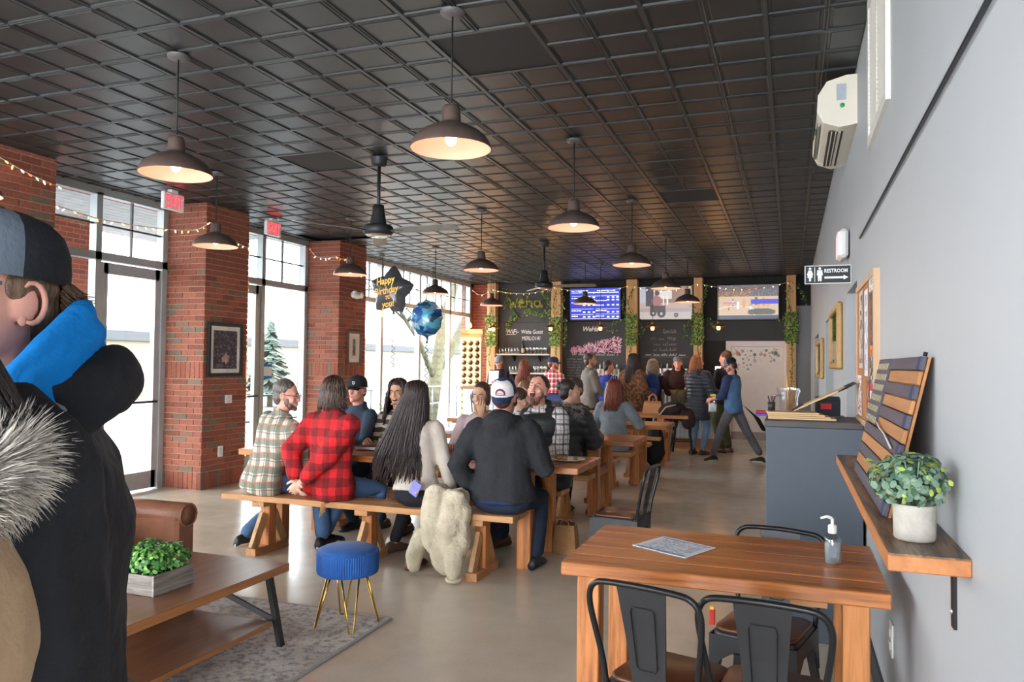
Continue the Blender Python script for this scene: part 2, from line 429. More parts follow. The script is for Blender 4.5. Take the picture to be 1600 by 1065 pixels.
def pillar(label, x0, x1, y0, y1, near=True):
    t = T('brick_pillar', label, 'pillar', ((x0+x1)/2, (y0+y1)/2, 0), 0, 'brick pillars between the windows', 'structure')
    ox, oy = (x0+x1)/2, (y0+y1)/2
    MB().b2((x0-ox, y0-oy+.008, 0), (x1-ox-.008, y1-oy-.004, CEIL)).build('mortar_core', m_mortar, t)
    L = []
    def run(face, a, b_, z, h, off, w):
        u = a-off
        while u < b_-.004:
            p, q = max(u, a), min(u+w, b_)
            if q-p > .02: L.append((face, (p+q)/2, z, q-p-.009, h))
            u += w
    z = 0.0; row = 0
    while z < CEIL-.02:
        soldier = row in (0, 17, 46)
        h = .203 if soldier else PH
        h = min(h, CEIL-z)
        w = PH if soldier else .203
        off = 0 if soldier else (0 if row % 2 else .1015)
        if near: run('n', x0, x1, z+h/2, h-.009, off, w)
        run('r', y0, y1, z+h/2, h-.009, off if soldier else .1015-off, w)
        z += h; row += 1
    if len(L) > 300: L.sort(key=lambda q: (q[4]*q[3] < .0035, ));
    for k, (face, u, zc, l, h) in enumerate(L):
        if k < 300:
            if face == 'n': put('brick', brick_me(l, h), t, (u-ox, y0-oy+.03, zc))
            else: put('brick', brick_me(l, h), t, (x1-ox-.03, u-oy, zc), PI/2)
    if len(L) > 300:
        mb = MB()
        for (face, u, zc, l, h) in L[300:]:
            if face == 'n': mb.box((u-ox, y0-oy+.03, zc), (l, .06, h), None, .003)
            else: mb.box((x1-ox-.03, u-oy, zc), (.06, l, h), None, .003)
        tag(mb.build('brick_filling', m_brick, t), None, None, None, 'stuff')
    return t
pillar('red brick pillar at the left edge behind the standing man in the cap', -7.15, -6.42, 4.05, 5.22, False)
pillar('red brick pillar with the black framed picture and wall outlet on it', -7.15, -6.42, 7.17, 7.93)
pillar('red brick pillar with the small brown framed picture, behind the seated group', -7.15, -6.42, 10.0, 10.78)
mb = MB(); mb.b2((-7.25, -3.2, CEIL-.05), (-7.0, YB, CEIL+.2)); mb.b2((-7.15, .2, 0), (-6.5, .9, CEIL)); mb.b2((-7.2, -3.2, 0), (-7.0, -2.6, CEIL)); mb.b2((-7.2, 16.4, 0), (-7.0, YB, CEIL))
S(mb.build('wall_left', m_bricktex))
# ---- window walls
m_alu = mat('aluminium_frame', rgb(176, 182, 184), .38, .2, .06, 5)
m_muntin = mat('muntin_dark', rgb(88, 92, 92), .5, .3)
def glass_mat(name='window_glass', f=.05, tint=(.97, .99, .985)):
    m = bpy.data.materials.new(name); m.use_nodes = True; nt = m.node_tree; nt.nodes.remove(nt.nodes['Principled BSDF'])
    t = N(nt, 'ShaderNodeBsdfTransparent'); t.inputs[0].default_value = (*tint, 1); g = N(nt, 'ShaderNodeBsdfGlossy'); g.inputs['Roughness'].default_value = .02
    mx = N(nt, 'ShaderNodeMixShader'); mx.inputs[0].default_value = f
    nt.links.new(t.outputs[0], mx.inputs[1]); nt.links.new(g.outputs[0], mx.inputs[2]); nt.links.new(mx.outputs[0], nt.nodes['Material Output'].inputs[0]); return m
m_glass = glass_mat()
def vbar(mb, y, w, z0, z1, x=XL, d=.10): mb.b2((x-d/2, y-w/2, z0), (x+d/2, y+w/2, z1))
def hbar(mb, y0, y1, z, h, x=XL, d=.10): mb.b2((x-d/2, y0, z-h/2), (x+d/2, y1, z+h/2))
def pane(p, y0, y1, z0, z1, x=XL): MB().b2((x-.006, y0, z0), (x+.006, y1, z1)).build('pane', m_glass, p)
HD, TR, MU = 3.28, 2.62, 2.965
def grid_upper(w, y0, y1, ys):
    mb = MB()
    hbar(mb, y0, y1, MU, .018, XL, .03)
    for y in ys: vbar(mb, y, .018, TR+.05, HD, XL, .03)
    mb.build('muntin', m_muntin, w)
def window(n, y0, y1, mull, halves=(), munt=(), door=None):
    w = T('window_%d' % n, None, None, (0, 0, 0), 0, None, 'structure')
    mb = MB()
    hbar(mb, y0, y1, 3.32, .09); hbar(mb, y0, y1, TR, .085)
    for y in [y0+.03, y1-.04]+list(mull): vbar(mb, y, .075, 0, 3.3)
    for y in halves: vbar(mb, y, .05, TR, 3.3)
    if door:
        for a, b_ in zip([y0]+list(mull), list(mull)+[y1]):
            if not (a <= (door[0]+door[1])/2 <= b_): hbar(mb, a, b_, .05, .1)
    else: hbar(mb, y0, y1, .05, .1)
    mb.build('window_frame', m_alu, w); grid_upper(w, y0, y1, munt)
    ed = [y0+.06]+list(mull)+[y1-.07]; up = sorted(ed+list(halves))
    for a, b_ in zip(up[:-1], up[1:]): pane(w, a+.03, b_-.03, TR+.04, 3.28)
    for a, b_ in zip(ed[:-1], ed[1:]):
        if door and a <= (door[0]+door[1])/2 <= b_: continue
        pane(w, a+.03, b_-.03, .1, TR-.04)
    return w
def door(n, y0, y1, label_handle=True):
    d = T('door_%d' % n, None, None, (XL, y0, 0), 0, None, 'structure'); mb = MB(); w = y1-y0
    for y in (.05, w-.055): mb.b2((-.03, y-.055, .02), (.03, y+.055, 2.56))
    mb.b2((-.03, .05, 2.44), (.03, w-.05, 2.56)); mb.b2((-.03, .05, .02), (.03, w-.05, .22)); mb.build('door_frame', m_alu, d)
    MB().b2((-.006, .1, .2), (.006, w-.1, 2.45)).build('pane', m_glass, d)
    mb = MB(); mb.tube([(.03, .08, 1.02), (.08, .1, 1.02), (.08, w-.1, 1.02), (.03, w-.08, 1.02)], .014, 8); mb.build('push_bar', mat('push_bar_dark', rgb(60, 62, 62), .35, .8), d)
    return d
window(1, 5.22, 7.17, (6.2,), (), (6.67,), (6.24, 7.13)); door(1, 6.24, 7.12)
window(2, 7.93, 10.0, (8.95,), (), (9.42, 8.4), (7.98, 8.9)); door(2, 8.0, 8.92)
window(3, 10.78, 16.42, (12.3, 13.82, 15.27), (11.55, 13.1, 14.52, 16.1-.18), (11.2, 11.9, 12.7, 13.45, 14.2, 14.9, 15.6, 16.15))
window(4, .9, 4.05, (2.45,), (), (1.7, 3.2))  # unseen bay, added so that daylight reaches the foreground
MB().b2((-7.0, 8.99, 1.26), (-7.004, 9.19, 1.46)).build('door_notice', mat('paper_white', rgb(235, 238, 240), .7, 0, .03), None)
o = bpy.data.objects['door_notice']; tag(o, 'white and blue paper notice stuck on the glass beside the second door', 'notice')
for z in (1.275, 1.445): MB().b2((-6.996, 8.99, z-.018), (-7.0, 9.19, z+.018)).build('blue_band', mat('notice_blue', rgb(50, 130, 190), .6), o)
# ---- outdoors
m_snow = mat('outdoor_paving', rgb(112, 113, 114), .9, 0, .1, 1)
mb = MB(); mb.b2((-90, -40, -.3), (-7.2, 140, -.12)); S(mb.build('floor_outdoor', m_snow))
m_cream = mat('cream_render', rgb(114, 107, 90), .9, 0, .04, .6)
b_ = T('building', 'long cream building with a flat grey roof band across the lot', 'building', (-25, 30, -.12))
MB().b2((-8, -45, 0), (0, 75, 2.4)).build('wall', m_cream, b_)
mb = MB(); mb.b2((-8.2, -45, 2.4), (.15, 75, 2.78)); mb.build('roof_band', mat('roof_grey', rgb(62, 63, 66), .8), b_)
for y, h in ((-9, .5), (-4, .35), (6, .45), (17, .6), (28, .4)): MB().b2((-4, y, 2.78), (-2.2, y+2.6, 2.78+h)).build('roof_unit', mat('roof_unit_grey', rgb(104, 106, 110), .8), b_)
# porch
mb = MB(); mb.b2((-9.7, 1.0, 3.42), (-7.15, 9.9, 3.6)); po = S(mb.build('trim_porch_soffit', mat('soffit_white', rgb(176, 179, 182), .7)))
for k in range(16): MB().b2((-9.7+k*.16, 1.0, 3.408), (-9.7+k*.16+.15, 9.9, 3.42)).build('soffit_board', mat('soffit_white', (1,1,1)), po)
MB().lathe([(.11, 0), (.11, -.012), (.085, -.014), (.0, -.012)], 24, (-8.3, 6.35, 3.41)).build('soffit_downlight', mat('downlight_lens', rgb(255, 250, 240), .4, em=6), po)
mb = MB(); mb.b2((-9.65, 7.35, -.12), (-9.05, 7.95, 3.42)); o = mb.build('porch_column', m_bricktex); tag(o, 'brick porch column outside the glazed side panel of the first door', 'column')
mb = MB(); mb.b2((-9.65, 10.3, -.12), (-9.25, 10.6, 3.42)); o = mb.build('porch_column', m_bricktex); tag(o, 'brick porch column outside the window between the two brick pillars', 'column')
r_ = T('railing', 'dark metal railing outside the windows', 'railing', (-9.0, 14, -.12)); mr = mat('railing_grey', rgb(84, 87, 90), .5, .5)
for z in (.55, 1.0): MB().tube([(0, -5, z), (0, 8, z)], .02, 8).build('rail', mr, r_)
for k in range(9): MB().tube([(0, -5+k*1.6, 0), (0, -5+k*1.6, 1.0)], .02, 8).build('post', mr, r_)
# trees
m_bark = mat('bark_mossy', rgb(66, 64, 46), .9, 0, .3, 6, .8, 20, bd=.04, stretch=(1, 1, .3))
m_twig = mat('twig_brown', rgb(46, 40, 36), .9)
def tree(label, base, pts, r, seeds, n=26):
    t = T('bare_tree', label, 'tree', base); rr = random.Random(seeds); B = Vector(base)
    for k, (ps, rad) in enumerate(zip(pts, r)):
        q = [Vector(p)-B for p in ps]; m = len(q); mb = MB()
        mb.tube(q, [rad*(1-.55*i/(m-1)) for i in range(m)], 12); mb.build('trunk' if k == 0 else 'bough', m_bark, t)
    for k in range(n):
        ps = rr.choice(pts); i = rr.randrange(max(0, len(ps)-3), len(ps)); p = Vector(ps[i])-B; mb = MB()
        d = Vector((rr.uniform(-.3, .3), rr.uniform(-1, 1), rr.uniform(-.35, .8))).normalized(); q = [p]; L = rr.uniform(.8, 2.2)
        for s_ in range(5): d = (d+Vector((rr.uniform(-.3, .3), rr.uniform(-.4, .4), rr.uniform(-.4, .3)))).normalized(); q.append(q[-1]+d*L/5)
        mb.tube(q, [.035*(1-.8*s_/5) for s_ in range(6)], 6)
        for s_ in (2, 3, 4):
            e = (d+Vector((rr.uniform(-.5, .5), rr.uniform(-1, 1), rr.uniform(-1, .6)))).normalized()
            mb.tube([q[s_], q[s_]+e*.35, q[s_]+e*.7+Vector((0, 0, rr.uniform(-.2, .2)))], [.014, .009, .003], 5)
        mb.build('branch', m_twig, t)
    return t
tree('leaning mossy tree trunk with bare branches outside the far windows', (-9.5, 19.4, -.12),
     [[(-9.5, 19.4, -.12), (-9.5, 19.75, .84), (-9.5, 20.0, 1.7), (-9.5, 20.35, 2.87), (-9.5, 21.1, 3.9), (-9.5, 21.9, 5.4)],
      [(-9.5, 19.95, 1.4), (-9.45, 20.9, 2.0), (-9.4, 21.7, 2.85), (-9.4, 22.4, 3.6), (-9.4, 23.6, 5.2)],
      [(-9.5, 19.8, 1.0), (-9.6, 19.3, 1.75), (-9.6, 19.0, 2.1), (-9.6, 18.2, 2.6), (-9.6, 17.3, 3.3)]], (.23, .19, .09), 3)
m_pine = mat('pine_green', rgb(64, 76, 68), .9, 0, .3, 4)
for k, (x, y, h) in enumerate(((-17, 25.5, 3.6), (-18, 28.2, 4.0), (-17.5, 22.9, 3.1))):
    t = T('evergreen_tree', ['hazy evergreen tree seen left of the star balloon', 'tallest hazy evergreen tree behind the star balloon', 'shortest evergreen tree beside the second brick pillar'][k], 'tree', (x, y, -.12), 0, 'evergreens beyond the lot')
    MB().tube([(0, 0, 0), (0, 0, h*.5)], .1, 8).build('trunk', m_bark, t); mb = MB(); rr = random.Random(k)
    for a in range(240):
        z = rr.uniform(.15, 1); R = (1-z)*h*.34+.06; an = rr.uniform(0, 2*PI); p = Vector((R*math.cos(an), R*math.sin(an), z*h-.1)); q = Vector((0, 0, z*h+.1)); s_ = Vector((-math.sin(an), math.cos(an), 0))*.13
        mb.add([q, p+s_, p-s_, p*1.06-Vector((0, 0, .14))], [(0, 1, 3), (0, 3, 2)], False)
    mb.build('foliage', m_pine, t)
# ================================================================ CEILING FIXTURES
m_shade = mat('shade_bronze', rgb(92, 76, 70), .45, .2, .1, 20, .05, 200)
m_shade_in = mat('shade_white', rgb(196, 146, 130), .5, 0, .02)
m_cord = mat('cord_black', rgb(26, 25, 25), .6)
m_canopy = mat('canopy_grey', rgb(92, 90, 88), .5, .2)
m_bulb = mat('bulb_warm', (1, .82, .6), .3, em=2.2, emc=(1, .76, .50), var=0)
def pendant(label, x, y, zr=2.61):
    t = T('pendant_lamp', label, 'lamp', (x, y, zr), 0, 'bronze dome pendant lamps')
    mb = MB(); mb.lathe([(.213, 0), (.2125, .010), (.203, .036), (.183, .064), (.152, .090), (.120, .107), (.112, .109), (.104, .116), (.066, .131), (.053, .138), (.051, .150), (.047, .208), (.040, .228), (.012, .236)], 32); mb.build('shade', m_shade, t)
    mb = MB(); mb.lathe([(.210, .001), (.200, .033), (.180, .061), (.149, .086), (.11, .103), (.0, .110)], 32); mb.build('shade_lining', m_shade_in, t)
    mb = MB(); mb.ell((0, 0, .052), (.03, .03, .036), 14, 10); mb.build('bulb', m_bulb, t)
    mb = MB(); mb.cyl((0, 0, .095), .018, .03, 12); mb.build('socket', m_canopy, t)
    mb = MB(); mb.tube([(0, 0, .245), (0, 0, CEIL-zr-.02)], .005, 6); mb.build('cord', m_cord, t)
    mb = MB(); mb.lathe([(.0, CEIL-zr-.036), (.03, CEIL-zr-.034), (.062, CEIL-zr-.026), (.066, CEIL-zr-.009)], 24); mb.build('canopy', m_canopy, t)
    l = bpy.data.lights.new('lamp_light', 'POINT'); l.energy = .9; l.color = (1, .70, .52); l.shadow_soft_size = .03
    put('lamp_light', l, t, (0, 0, .012))
    return t
LX = (-5.30, -3.49, -1.67)
PL = {(0, 3.63): 'leftmost bronze pendant lamp, cut by the picture edge above the cap', (1, 3.63): 'large bronze pendant lamp at upper left above the first exit sign',
      (2, 3.63): 'largest bronze pendant lamp with lit bulb at top centre', (0, 6.05): 'bronze pendant lamp in front of the first brick pillar',
      (2, 6.05): 'bronze pendant lamp right of the largest one, in the right row', (0, 8.5): 'bronze pendant lamp in front of the second brick pillar',
      (1, 8.5): 'bronze pendant lamp between the star balloon and the far ceiling fan', (2, 8.5): 'bronze pendant lamp hanging above the third bar post',
      (0, 11.0): 'bronze pendant lamp right above the round blue balloon', (2, 11.0): 'bronze pendant lamp in front of the middle television, left one',
      (0, 13.45): 'bronze pendant lamp in front of the leftmost bar post', (1, 13.45): 'bronze pendant lamp in front of the blue menu television', (2, 13.45): 'smallest bronze pendant lamp, beside the fourth bar post'}
for (i, y), lab in PL.items(): pendant(lab, LX[i], y, 2.62 if y < 10 else 2.60)
# ---- fans
m_fan = mat('fan_dark', rgb(52, 52, 54), .45, .4); m_blade = mat('fan_blade_grey', rgb(130, 128, 122), .45, .25)
def fan(label, x, y, zh, a0):
    t = T('ceiling_fan', label, 'fan', (x, y, zh), 0, 'ceiling fans'); h = CEIL-zh
    mb = MB(); mb.lathe([(.0, h-.09), (.05, h-.088), (.07, h-.07), (.072, h-.03), (.08, h-.01)], 24); mb.build('canopy', m_fan, t)
    mb = MB(); mb.tube([(0, 0, .1), (0, 0, h-.08)], .016, 10); mb.build('rod', m_fan, t)
    mb = MB(); mb.lathe([(.035, .26), (.05, .255), (.055, .2), (.075, .09), (.08, .075), (.125, .07), (.135, .055), (.135, .01), (.12, -.01), (.05, -.02), (0, -.02)], 32); mb.build('motor', m_fan, t)
    mb = MB(); mb.lathe([(.11, -.012), (.09, -.026), (.045, -.03), (.0, -.03)], 28); mb.build('switch_plate', mat('fan_chrome', rgb(200, 196, 190), .25, .9), t)
    for k in range(3):
        a = a0+k*2*PI/3; R = Matrix.Rotation(a, 3, 'Z')
        mb = MB(); mb.bar(R @ Vector((.1, 0, .02)), R @ Vector((.26, 0, .02)), .03, .012); bk = mb.build('blade_iron', m_fan, t)
        rings = []
        for s_, w in ((.18, .04), (.26, .06), (.5, .068), (.74, .062), (.79, .045)):
            tl = -.2; q = []
            for (dy, dz) in ((-w, -.004), (w, -.004), (w, .004), (-w, .004)): q.append(R @ Vector((s_, dy*math.cos(tl)-dz*math.sin(tl), .02+dy*math.sin(tl)+dz)))
            rings.append(q)
        mb = MB(); mb.loft(rings, True, False, False); mb.build('blade', m_blade, t)
    return t
fan('nearer three bladed ceiling fan left of the largest pendant lamp', -3.49, 6.05, 2.66, math.radians(-2))
fan('farther ceiling fan with dark rod in front of the chalkboard', -3.49, 11.0, 2.66, math.radians(5))
# ---- exit signs
m_white = mat('white_plastic', rgb(226, 226, 222), .4, 0, .02)
m_red_em = mat('exit_red', rgb(255, 40, 50), .4, em=.9, var=0)
def exit_sign(label, y):
    t = T('exit_sign', label, 'sign', (-6.33, y, 3.13), 0, 'lit exit signs above the doors')
    MB().box((0, 0, .095), (.05, .30, .19), None, .01).build('housing', m_white, t)
    MB().box((0, 0, .207), (.06, .10, .036), None, .004).build('mount', m_white, t)
    text('lettering', 'EXIT', .195, (.0255, 0, .028), frame_rot((0, 1, 0), (0, 0, 1)), m_red_em, t, .001, 0, 'CENTER', .62, .004)
    return t
exit_sign('lit red exit sign hanging at the first glass door', 6.55); exit_sign('lit red exit sign hanging at the second glass door', 8.27)
# ---- emergency lights, wall lamp on pillars
t = T('emergency_light', 'white twin-head emergency light on the brick pillar above the cap', 'light', (-6.42, 4.9, 2.67))
mb = MB(); mb.ell((.05, 0, 0), (.05, .16, .06), 18, 10); mb.build('housing', m_white, t)
for s_ in (-1, 1): MB().lathe([(.0, -.04), (.04, -.035), (.052, .0), (.05, .02), (.0, .024)], 16, (.085, s_*.10, .01), Euler((0, PI/2, s_*.4)).to_matrix()).build('lamp_head', m_white, t)
t = T('emergency_light', 'white emergency light behind the pendant lamp on the second brick pillar', 'light', (-6.42, 10.4, 2.55))
mb = MB(); mb.ell((.05, 0, 0), (.05, .15, .06), 18, 10); mb.build('housing', m_white, t)
for s_ in (-1, 1): MB().lathe([(.0, -.04), (.04, -.035), (.052, .0), (.05, .02), (.0, .024)], 16, (.085, s_*.10, .01), Euler((0, PI/2, s_*.4)).to_matrix()).build('lamp_head', m_white, t)
# ---- outlets
def plate(label, cat, loc, ux, h=.115, w=.075, name='outlet'):
    t = T(name, label, cat, loc); R = frame_rot(ux, (0, 0, 1)).to_matrix()
    MB().box((0, 0, 0), (w, h, .008), R, .002).build('cover_plate', m_white, t)
    for s_ in (-1, 1): MB().box(R @ Vector((0, s_*.026, .006)), (.03, .034, .006), R, .002).build('socket', mat('socket_ivory', rgb(205, 205, 198), .5), t)
plate('white outlet low on the first brick pillar', 'outlet', (-6.412, 7.48, .42), (0, 1, 0), .13, .085)
plate('white switch plate on the first brick pillar below the picture', 'switch', (-6.412, 7.6, 1.04), (0, 1, 0), .1, .12, 'light_switch')
plate('white outlet on the pale wall under the shelf', 'outlet', (XW-.005, 3.44, .42), (0, -1, 0), .13, .085)
# ---- string lights
m_wire = mat('string_wire', rgb(205, 190, 170), .6)
SL = [mat('mini_bulb_red', (1, .12, .06), .3, em=.5, var=0), mat('mini_bulb_amber', (1, .45, .10), .3, em=.6, var=0), mat('mini_bulb_white', (1, .85, .65), .3, em=.5, var=0), mat('mini_bulb_green', (.5, .9, .4), .3, em=.3, var=0)]
BME = [MB().ell((0, 0, -.022), (.008, .008, .02), 8, 6).mesh('mini_bulb', m) for m in SL]
def string_lights(label, pts, sag, step=.16):
    base = Vector(pts[0]); t = T('string_lights', label, 'string lights', base, 0, 'strings of mini lights'); P = []
    for a, b2_ in zip(pts[:-1], pts[1:]):
        a = Vector(a); b2_ = Vector(b2_); n = 10
        for i in range(n): u = i/n; P.append(a.lerp(b2_, u)-Vector((0, 0, sag*4*u*(1-u)))-base)
    P.append(Vector(pts[-1])-base)
    MB().tube(P, .005, 5).build('wire', m_wire, t)
    acc = 0; k = 0; rr = random.Random(len(P))
    for a, b2_ in zip(P[:-1], P[1:]):
        L = (b2_-a).length
        while acc < L:
            put('mini_bulb', BME[rr.choice((0, 0, 1, 1, 2, 2, 3))], t, a.lerp(b2_, acc/L), rot=(rr.uniform(-.9, .9), rr.uniform(-.9, .9), 0)); acc += step; k += 1
        acc -= L
string_lights('string of mini lights sagging across the leftmost brick pillar', [(-6.38, 4.1, 3.32), (-6.38, 4.6, 3.24), (-6.38, 5.21, 3.10)], .02, .075)
string_lights('string of mini lights draped across the first door and pillar', [(-6.9, 5.25, 3.1), (-6.85, 6.1, 2.98), (-6.6, 7.12, 3.02), (-6.38, 7.19, 3.12), (-6.38, 7.5, 3.0), (-6.38, 7.92, 2.92)], .02, .09)
string_lights('string of mini lights on the second brick pillar behind the fan blades', [(-6.95, 9.98, 3.25), (-6.8, 9.97, 3.1), (-6.45, 9.97, 3.1), (-6.37, 10.1, 3.08), (-6.37, 10.35, 2.86), (-6.37, 10.76, 2.94)], .02, .09)
string_lights('string of mini lights swagged along the tops of the bar posts', [(-6.9, 16.3, 3.2)]+[(a+.1, 16.28, 3.22) for a, b_ in POSTS], .13, .15)
for k, y in enumerate((5.205, 7.945, 10.795)):
    string_lights(['column of mini lights down the edge of the leftmost pillar', 'column of mini lights down the far edge of the first pillar', 'column of mini lights down the far edge of the second pillar'][k], [(-6.435, y, 3.05), (-6.435, y, .35)], 0, .09)
# ---- hanging filament bulbs
m_fil = mat('filament_bulb', (1, .6, .2), .2, em=1.5, emc=(1, .40, .08), var=0)
m_brass = mat('aged_brass', rgb(150, 112, 64), .35, .9)
def bulb_pendant(label, x, y, z, saucer):
    t = T('hanging_bulb', label, 'lamp', (x, y, z), 0, 'filament bulbs over the bar' if saucer else 'filament bulbs along the windows')
    MB().lathe([(.0, -.06), (.022, -.055), (.034, -.03), (.03, .0), (.016, .03), (.014, .045)], 14).build('bulb', m_fil, t)
    MB().lathe([(.018, .04), (.02, .05), (.02, .09), (.008, .10)], 12).build('socket', m_brass, t)
    if saucer: MB().lathe([(.12, .0), (.118, .004), (.06, .03), (.022, .05), (.02, .06)], 24).build('saucer_shade', m_brass, t)
    MB().tube([(0, 0, .09), (0, 0, CEIL-z-.02)], .004, 6).build('cord', m_cord, t)
    MB().lathe([(.0, CEIL-z-.036), (.05, CEIL-z-.03), (.055, CEIL-z-.009)], 20).build('canopy', m_canopy, t)
    l = bpy.data.lights.new('bulb_light', 'POINT'); l.energy = 2; l.color = (1, .5, .2); l.shadow_soft_size = .04; put('bulb_light', l, t, (0, -.06, -.09))
for k, x in enumerate((-5.36, -4.21, -3.26, -2.31, -1.17)):
    bulb_pendant(['first', 'second', 'third', 'fourth', 'last'][k]+' glowing filament bulb with saucer shade over the bar, counted from the left', x, 13.7, 2.19, True)
for k, (y, l) in enumerate(((11.6, 'bare filament bulb by the windows, behind the star balloon'), (13.6, 'bare filament bulb by the windows, behind the blue balloon'), (15.5, 'bare filament bulb by the windows nearest the bar'))): bulb_pendant(l, -6.6, y, 2.35, False)
bulb_pendant('bare filament bulb in front of the brick corner left of the bar', -6.3, 15.9, 2.3, False)
# ================================================================ RIGHT WALL
# air conditioner
t = T('air_conditioner', 'cream wall mounted air conditioner high on the right wall', 'air conditioner', (XW, 5.1, 3.0)); m_ac = mat('ac_cream', rgb(222, 216, 200), .4, 0, .03)
prof = [(0, 0), (-.10, -.015), (-.19, .02), (-.225, .09), (-.22, .19), (-.17, .27), (-.06, .30), (0, .30)]
MB().prism(prof, 'y', 0, 1.05).build('body', m_ac, t)
MB().prism([(u*1.02, w*1.02-.003) for u, w in prof], 'y', -.012, .05).build('end_cap', m_ac, t)
MB().prism([(u*1.02, w*1.02-.003) for u, w in prof], 'y', 1.0, 1.06).build('end_cap', m_ac, t)
v = MB().bar((-.115, .10, -.008), (-.115, .98, -.008), .085, .012).build('air_outlet', mat('ac_dark', rgb(60, 56, 50), .6), t)
for k in range(3): MB().bar((-.09-.025*k, .10, -.016), (-.09-.025*k, .98, -.016), .006, .012).build('louvre', m_ac, v)
g = MB().bar((-.214, .12, .05), (-.214, .95, .05), .014, .03).build('intake_strip', mat('ac_grey', rgb(150, 146, 136), .5), t)
for k in range(26): MB().box((-.222, .14+k*.032, .05), (.006, .018, .022)).build('intake_slot', mat('ac_dark', (0, 0, 0)), g)
MB().box((-.09, -.014, .20), (.055, .003, .10)).build('rating_label', mat('label_grey', rgb(165, 172, 182), .6), t)
MB().cyl((-.085, -.015, .115), .014, .004, 16, None, Euler((PI/2, 0, 0)).to_matrix()).build('green_sticker', mat('sticker_green', rgb(40, 150, 90), .5), t)
MB().cyl((-.228, .33, .06), .022, .006, 16, None, Euler((0, PI/2, 0)).to_matrix()).build('badge', mat('badge_green', rgb(40, 100, 70), .5), t)
# return-air vent
t = T('vent_grille', 'white return air grille high on the right wall, cut by the picture top', 'vent', (XW, 3.44, 2.6)); m_vent = mat('vent_white', rgb(214, 214, 206), .45, 0, .02)
mb = MB(); mb.b2((-.02, 0, 0), (0, .78, .05)); mb.b2((-.02, 0, .70), (0, .78, .75)); mb.b2((-.02, 0, .05), (0, .05, .70)); mb.b2((-.02, .73, .05), (0, .78, .70)); mb.build('frame', m_vent, t)
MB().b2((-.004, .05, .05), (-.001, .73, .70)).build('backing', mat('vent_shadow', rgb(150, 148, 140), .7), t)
for k in range(30): MB().bar((-.010, .05, .06+k*.0215), (-.010, .73, .06+k*.0215), .012, .003, (1, 0, .9)).build('slat', m_vent, t)
MB().b2((-.016, .385, .05), (-.004, .395, .70)).build('divider', m_vent, t)
# cable conduit along the wall
t = T('cable_conduit', 'thin dark conduit running high along the pale right wall', 'conduit', (XW-.012, 1.0, 2.24))
MB().bar((0, 0, .006), (0, 3.78, .004), .008, .0045).build('upper_tube', mat('conduit_grey', rgb(92, 96, 100), .4, .5), t); MB().bar((0, 0, -.006), (0, 3.78, -.002), .008, .0035).build('lower_tube', mat('conduit_dark', rgb(52, 54, 58), .5, .3), t)
# small white emergency exit box
t = T('exit_sign', 'white edge-on exit sign box above the restroom sign', 'sign', (XW, 5.86, 2.26)); MB().box((-.04, 0, .1), (.06, .30, .20), None, .02).build('housing', m_white, t); MB().box((-.073, 0, .1), (.006, .26, .16)).build('red_face', mat('exit_face_pink', rgb(236, 190, 196), .4, em=.15), t)
# restroom sign
t = T('restroom_sign', 'black restroom sign with white figures and arrow standing out from the wall', 'sign', (.092, 5.62, 2.07)); m_sb = mat('sign_black', rgb(26, 28, 30), .45); m_sw = mat('sign_white', rgb(238, 240, 240), .5, var=0)
MB().b2((0, -.008, 0), (.293, .008, .125)).build('edge', m_sw, t); MB().b2((.005, -.011, .005), (.288, .011, .12)).build('panel', m_sb, t)
text('lettering', 'RESTROOM', .036, (.124, -.0125, .075), frame_rot((1, 0, 0), (0, 0, 1)), m_sw, t, .0005, 0, 'LEFT', .79, .0008)
mb = MB(); mb.prism([(.125, .034), (.245, .034), (.245, .025), (.275, .041), (.245, .057), (.245, .048), (.125, .048)], 'y', -.0125, -.0115); mb.build('arrow', m_sw, t)
def fig(u, dress):
    mb = MB(); mb.cyl((u, -.0122, .104), .0085, .001, 14, None, Euler((PI/2, 0, 0)).to_matrix())
    if dress: mb.prism([(u-.010, .092), (u+.010, .092), (u+.020, .062), (u+.015, .059), (u+.017, .042), (u+.007, .042), (u+.006, .018), (u-.006, .018), (u-.007, .042), (u-.017, .042), (u-.015, .059), (u-.020, .062)], 'y', -.0125, -.0115)
    else: mb.prism([(u-.016, .093), (u+.016, .093), (u+.019, .058), (u+.013, .056), (u+.011, .018), (u+.002, .018), (u, .05), (u-.002, .018), (u-.011, .018), (u-.013, .056), (u-.019, .058)], 'y', -.0125, -.0115)
    mb.build('figure', m_sw, t)
fig(.034, True); fig(.096, False); MB().b2((.062, -.0125, .014), (.066, -.0115, .112)).build('divider', m_sw, t)
# bulletin board
t = T('bulletin_board', 'cork bulletin board with posters and flyers on the right wall', 'board', (XW, 3.86, 1.2)); m_cork = mat('cork', rgb(176, 122, 76), .9, 0, .2, 90, .3, 120)
m_bf = wood('board_frame_tan', rgb(176, 140, 104), rgb(206, 172, 136), 'z', 9)
MB().b2((-.02, 0.02, .02), (-.002, 1.0, .74)).build('cork_panel', m_cork, t)
for a, b2_ in (((-.028, 0, 0), (0, .03, .76)), ((-.028, .99, 0), (0, 1.02, .76)), ((-.028, .03, 0), (0, .99, .03)), ((-.028, .03, .73), (0, .99, .76))): MB().b2(a, b2_).build('frame_rail', m_bf, t)
def flyer(y0, y1, z0, z1, fn, nm='flyer', n=(10, 16)):
    picture(nm, (-.0225, y1, z0), (0, y0-y1, 0), (0, 0, z1-z0), n[0], n[1], fn, vcol('print_matte', 0, .6), t)
rr = random.Random(4)
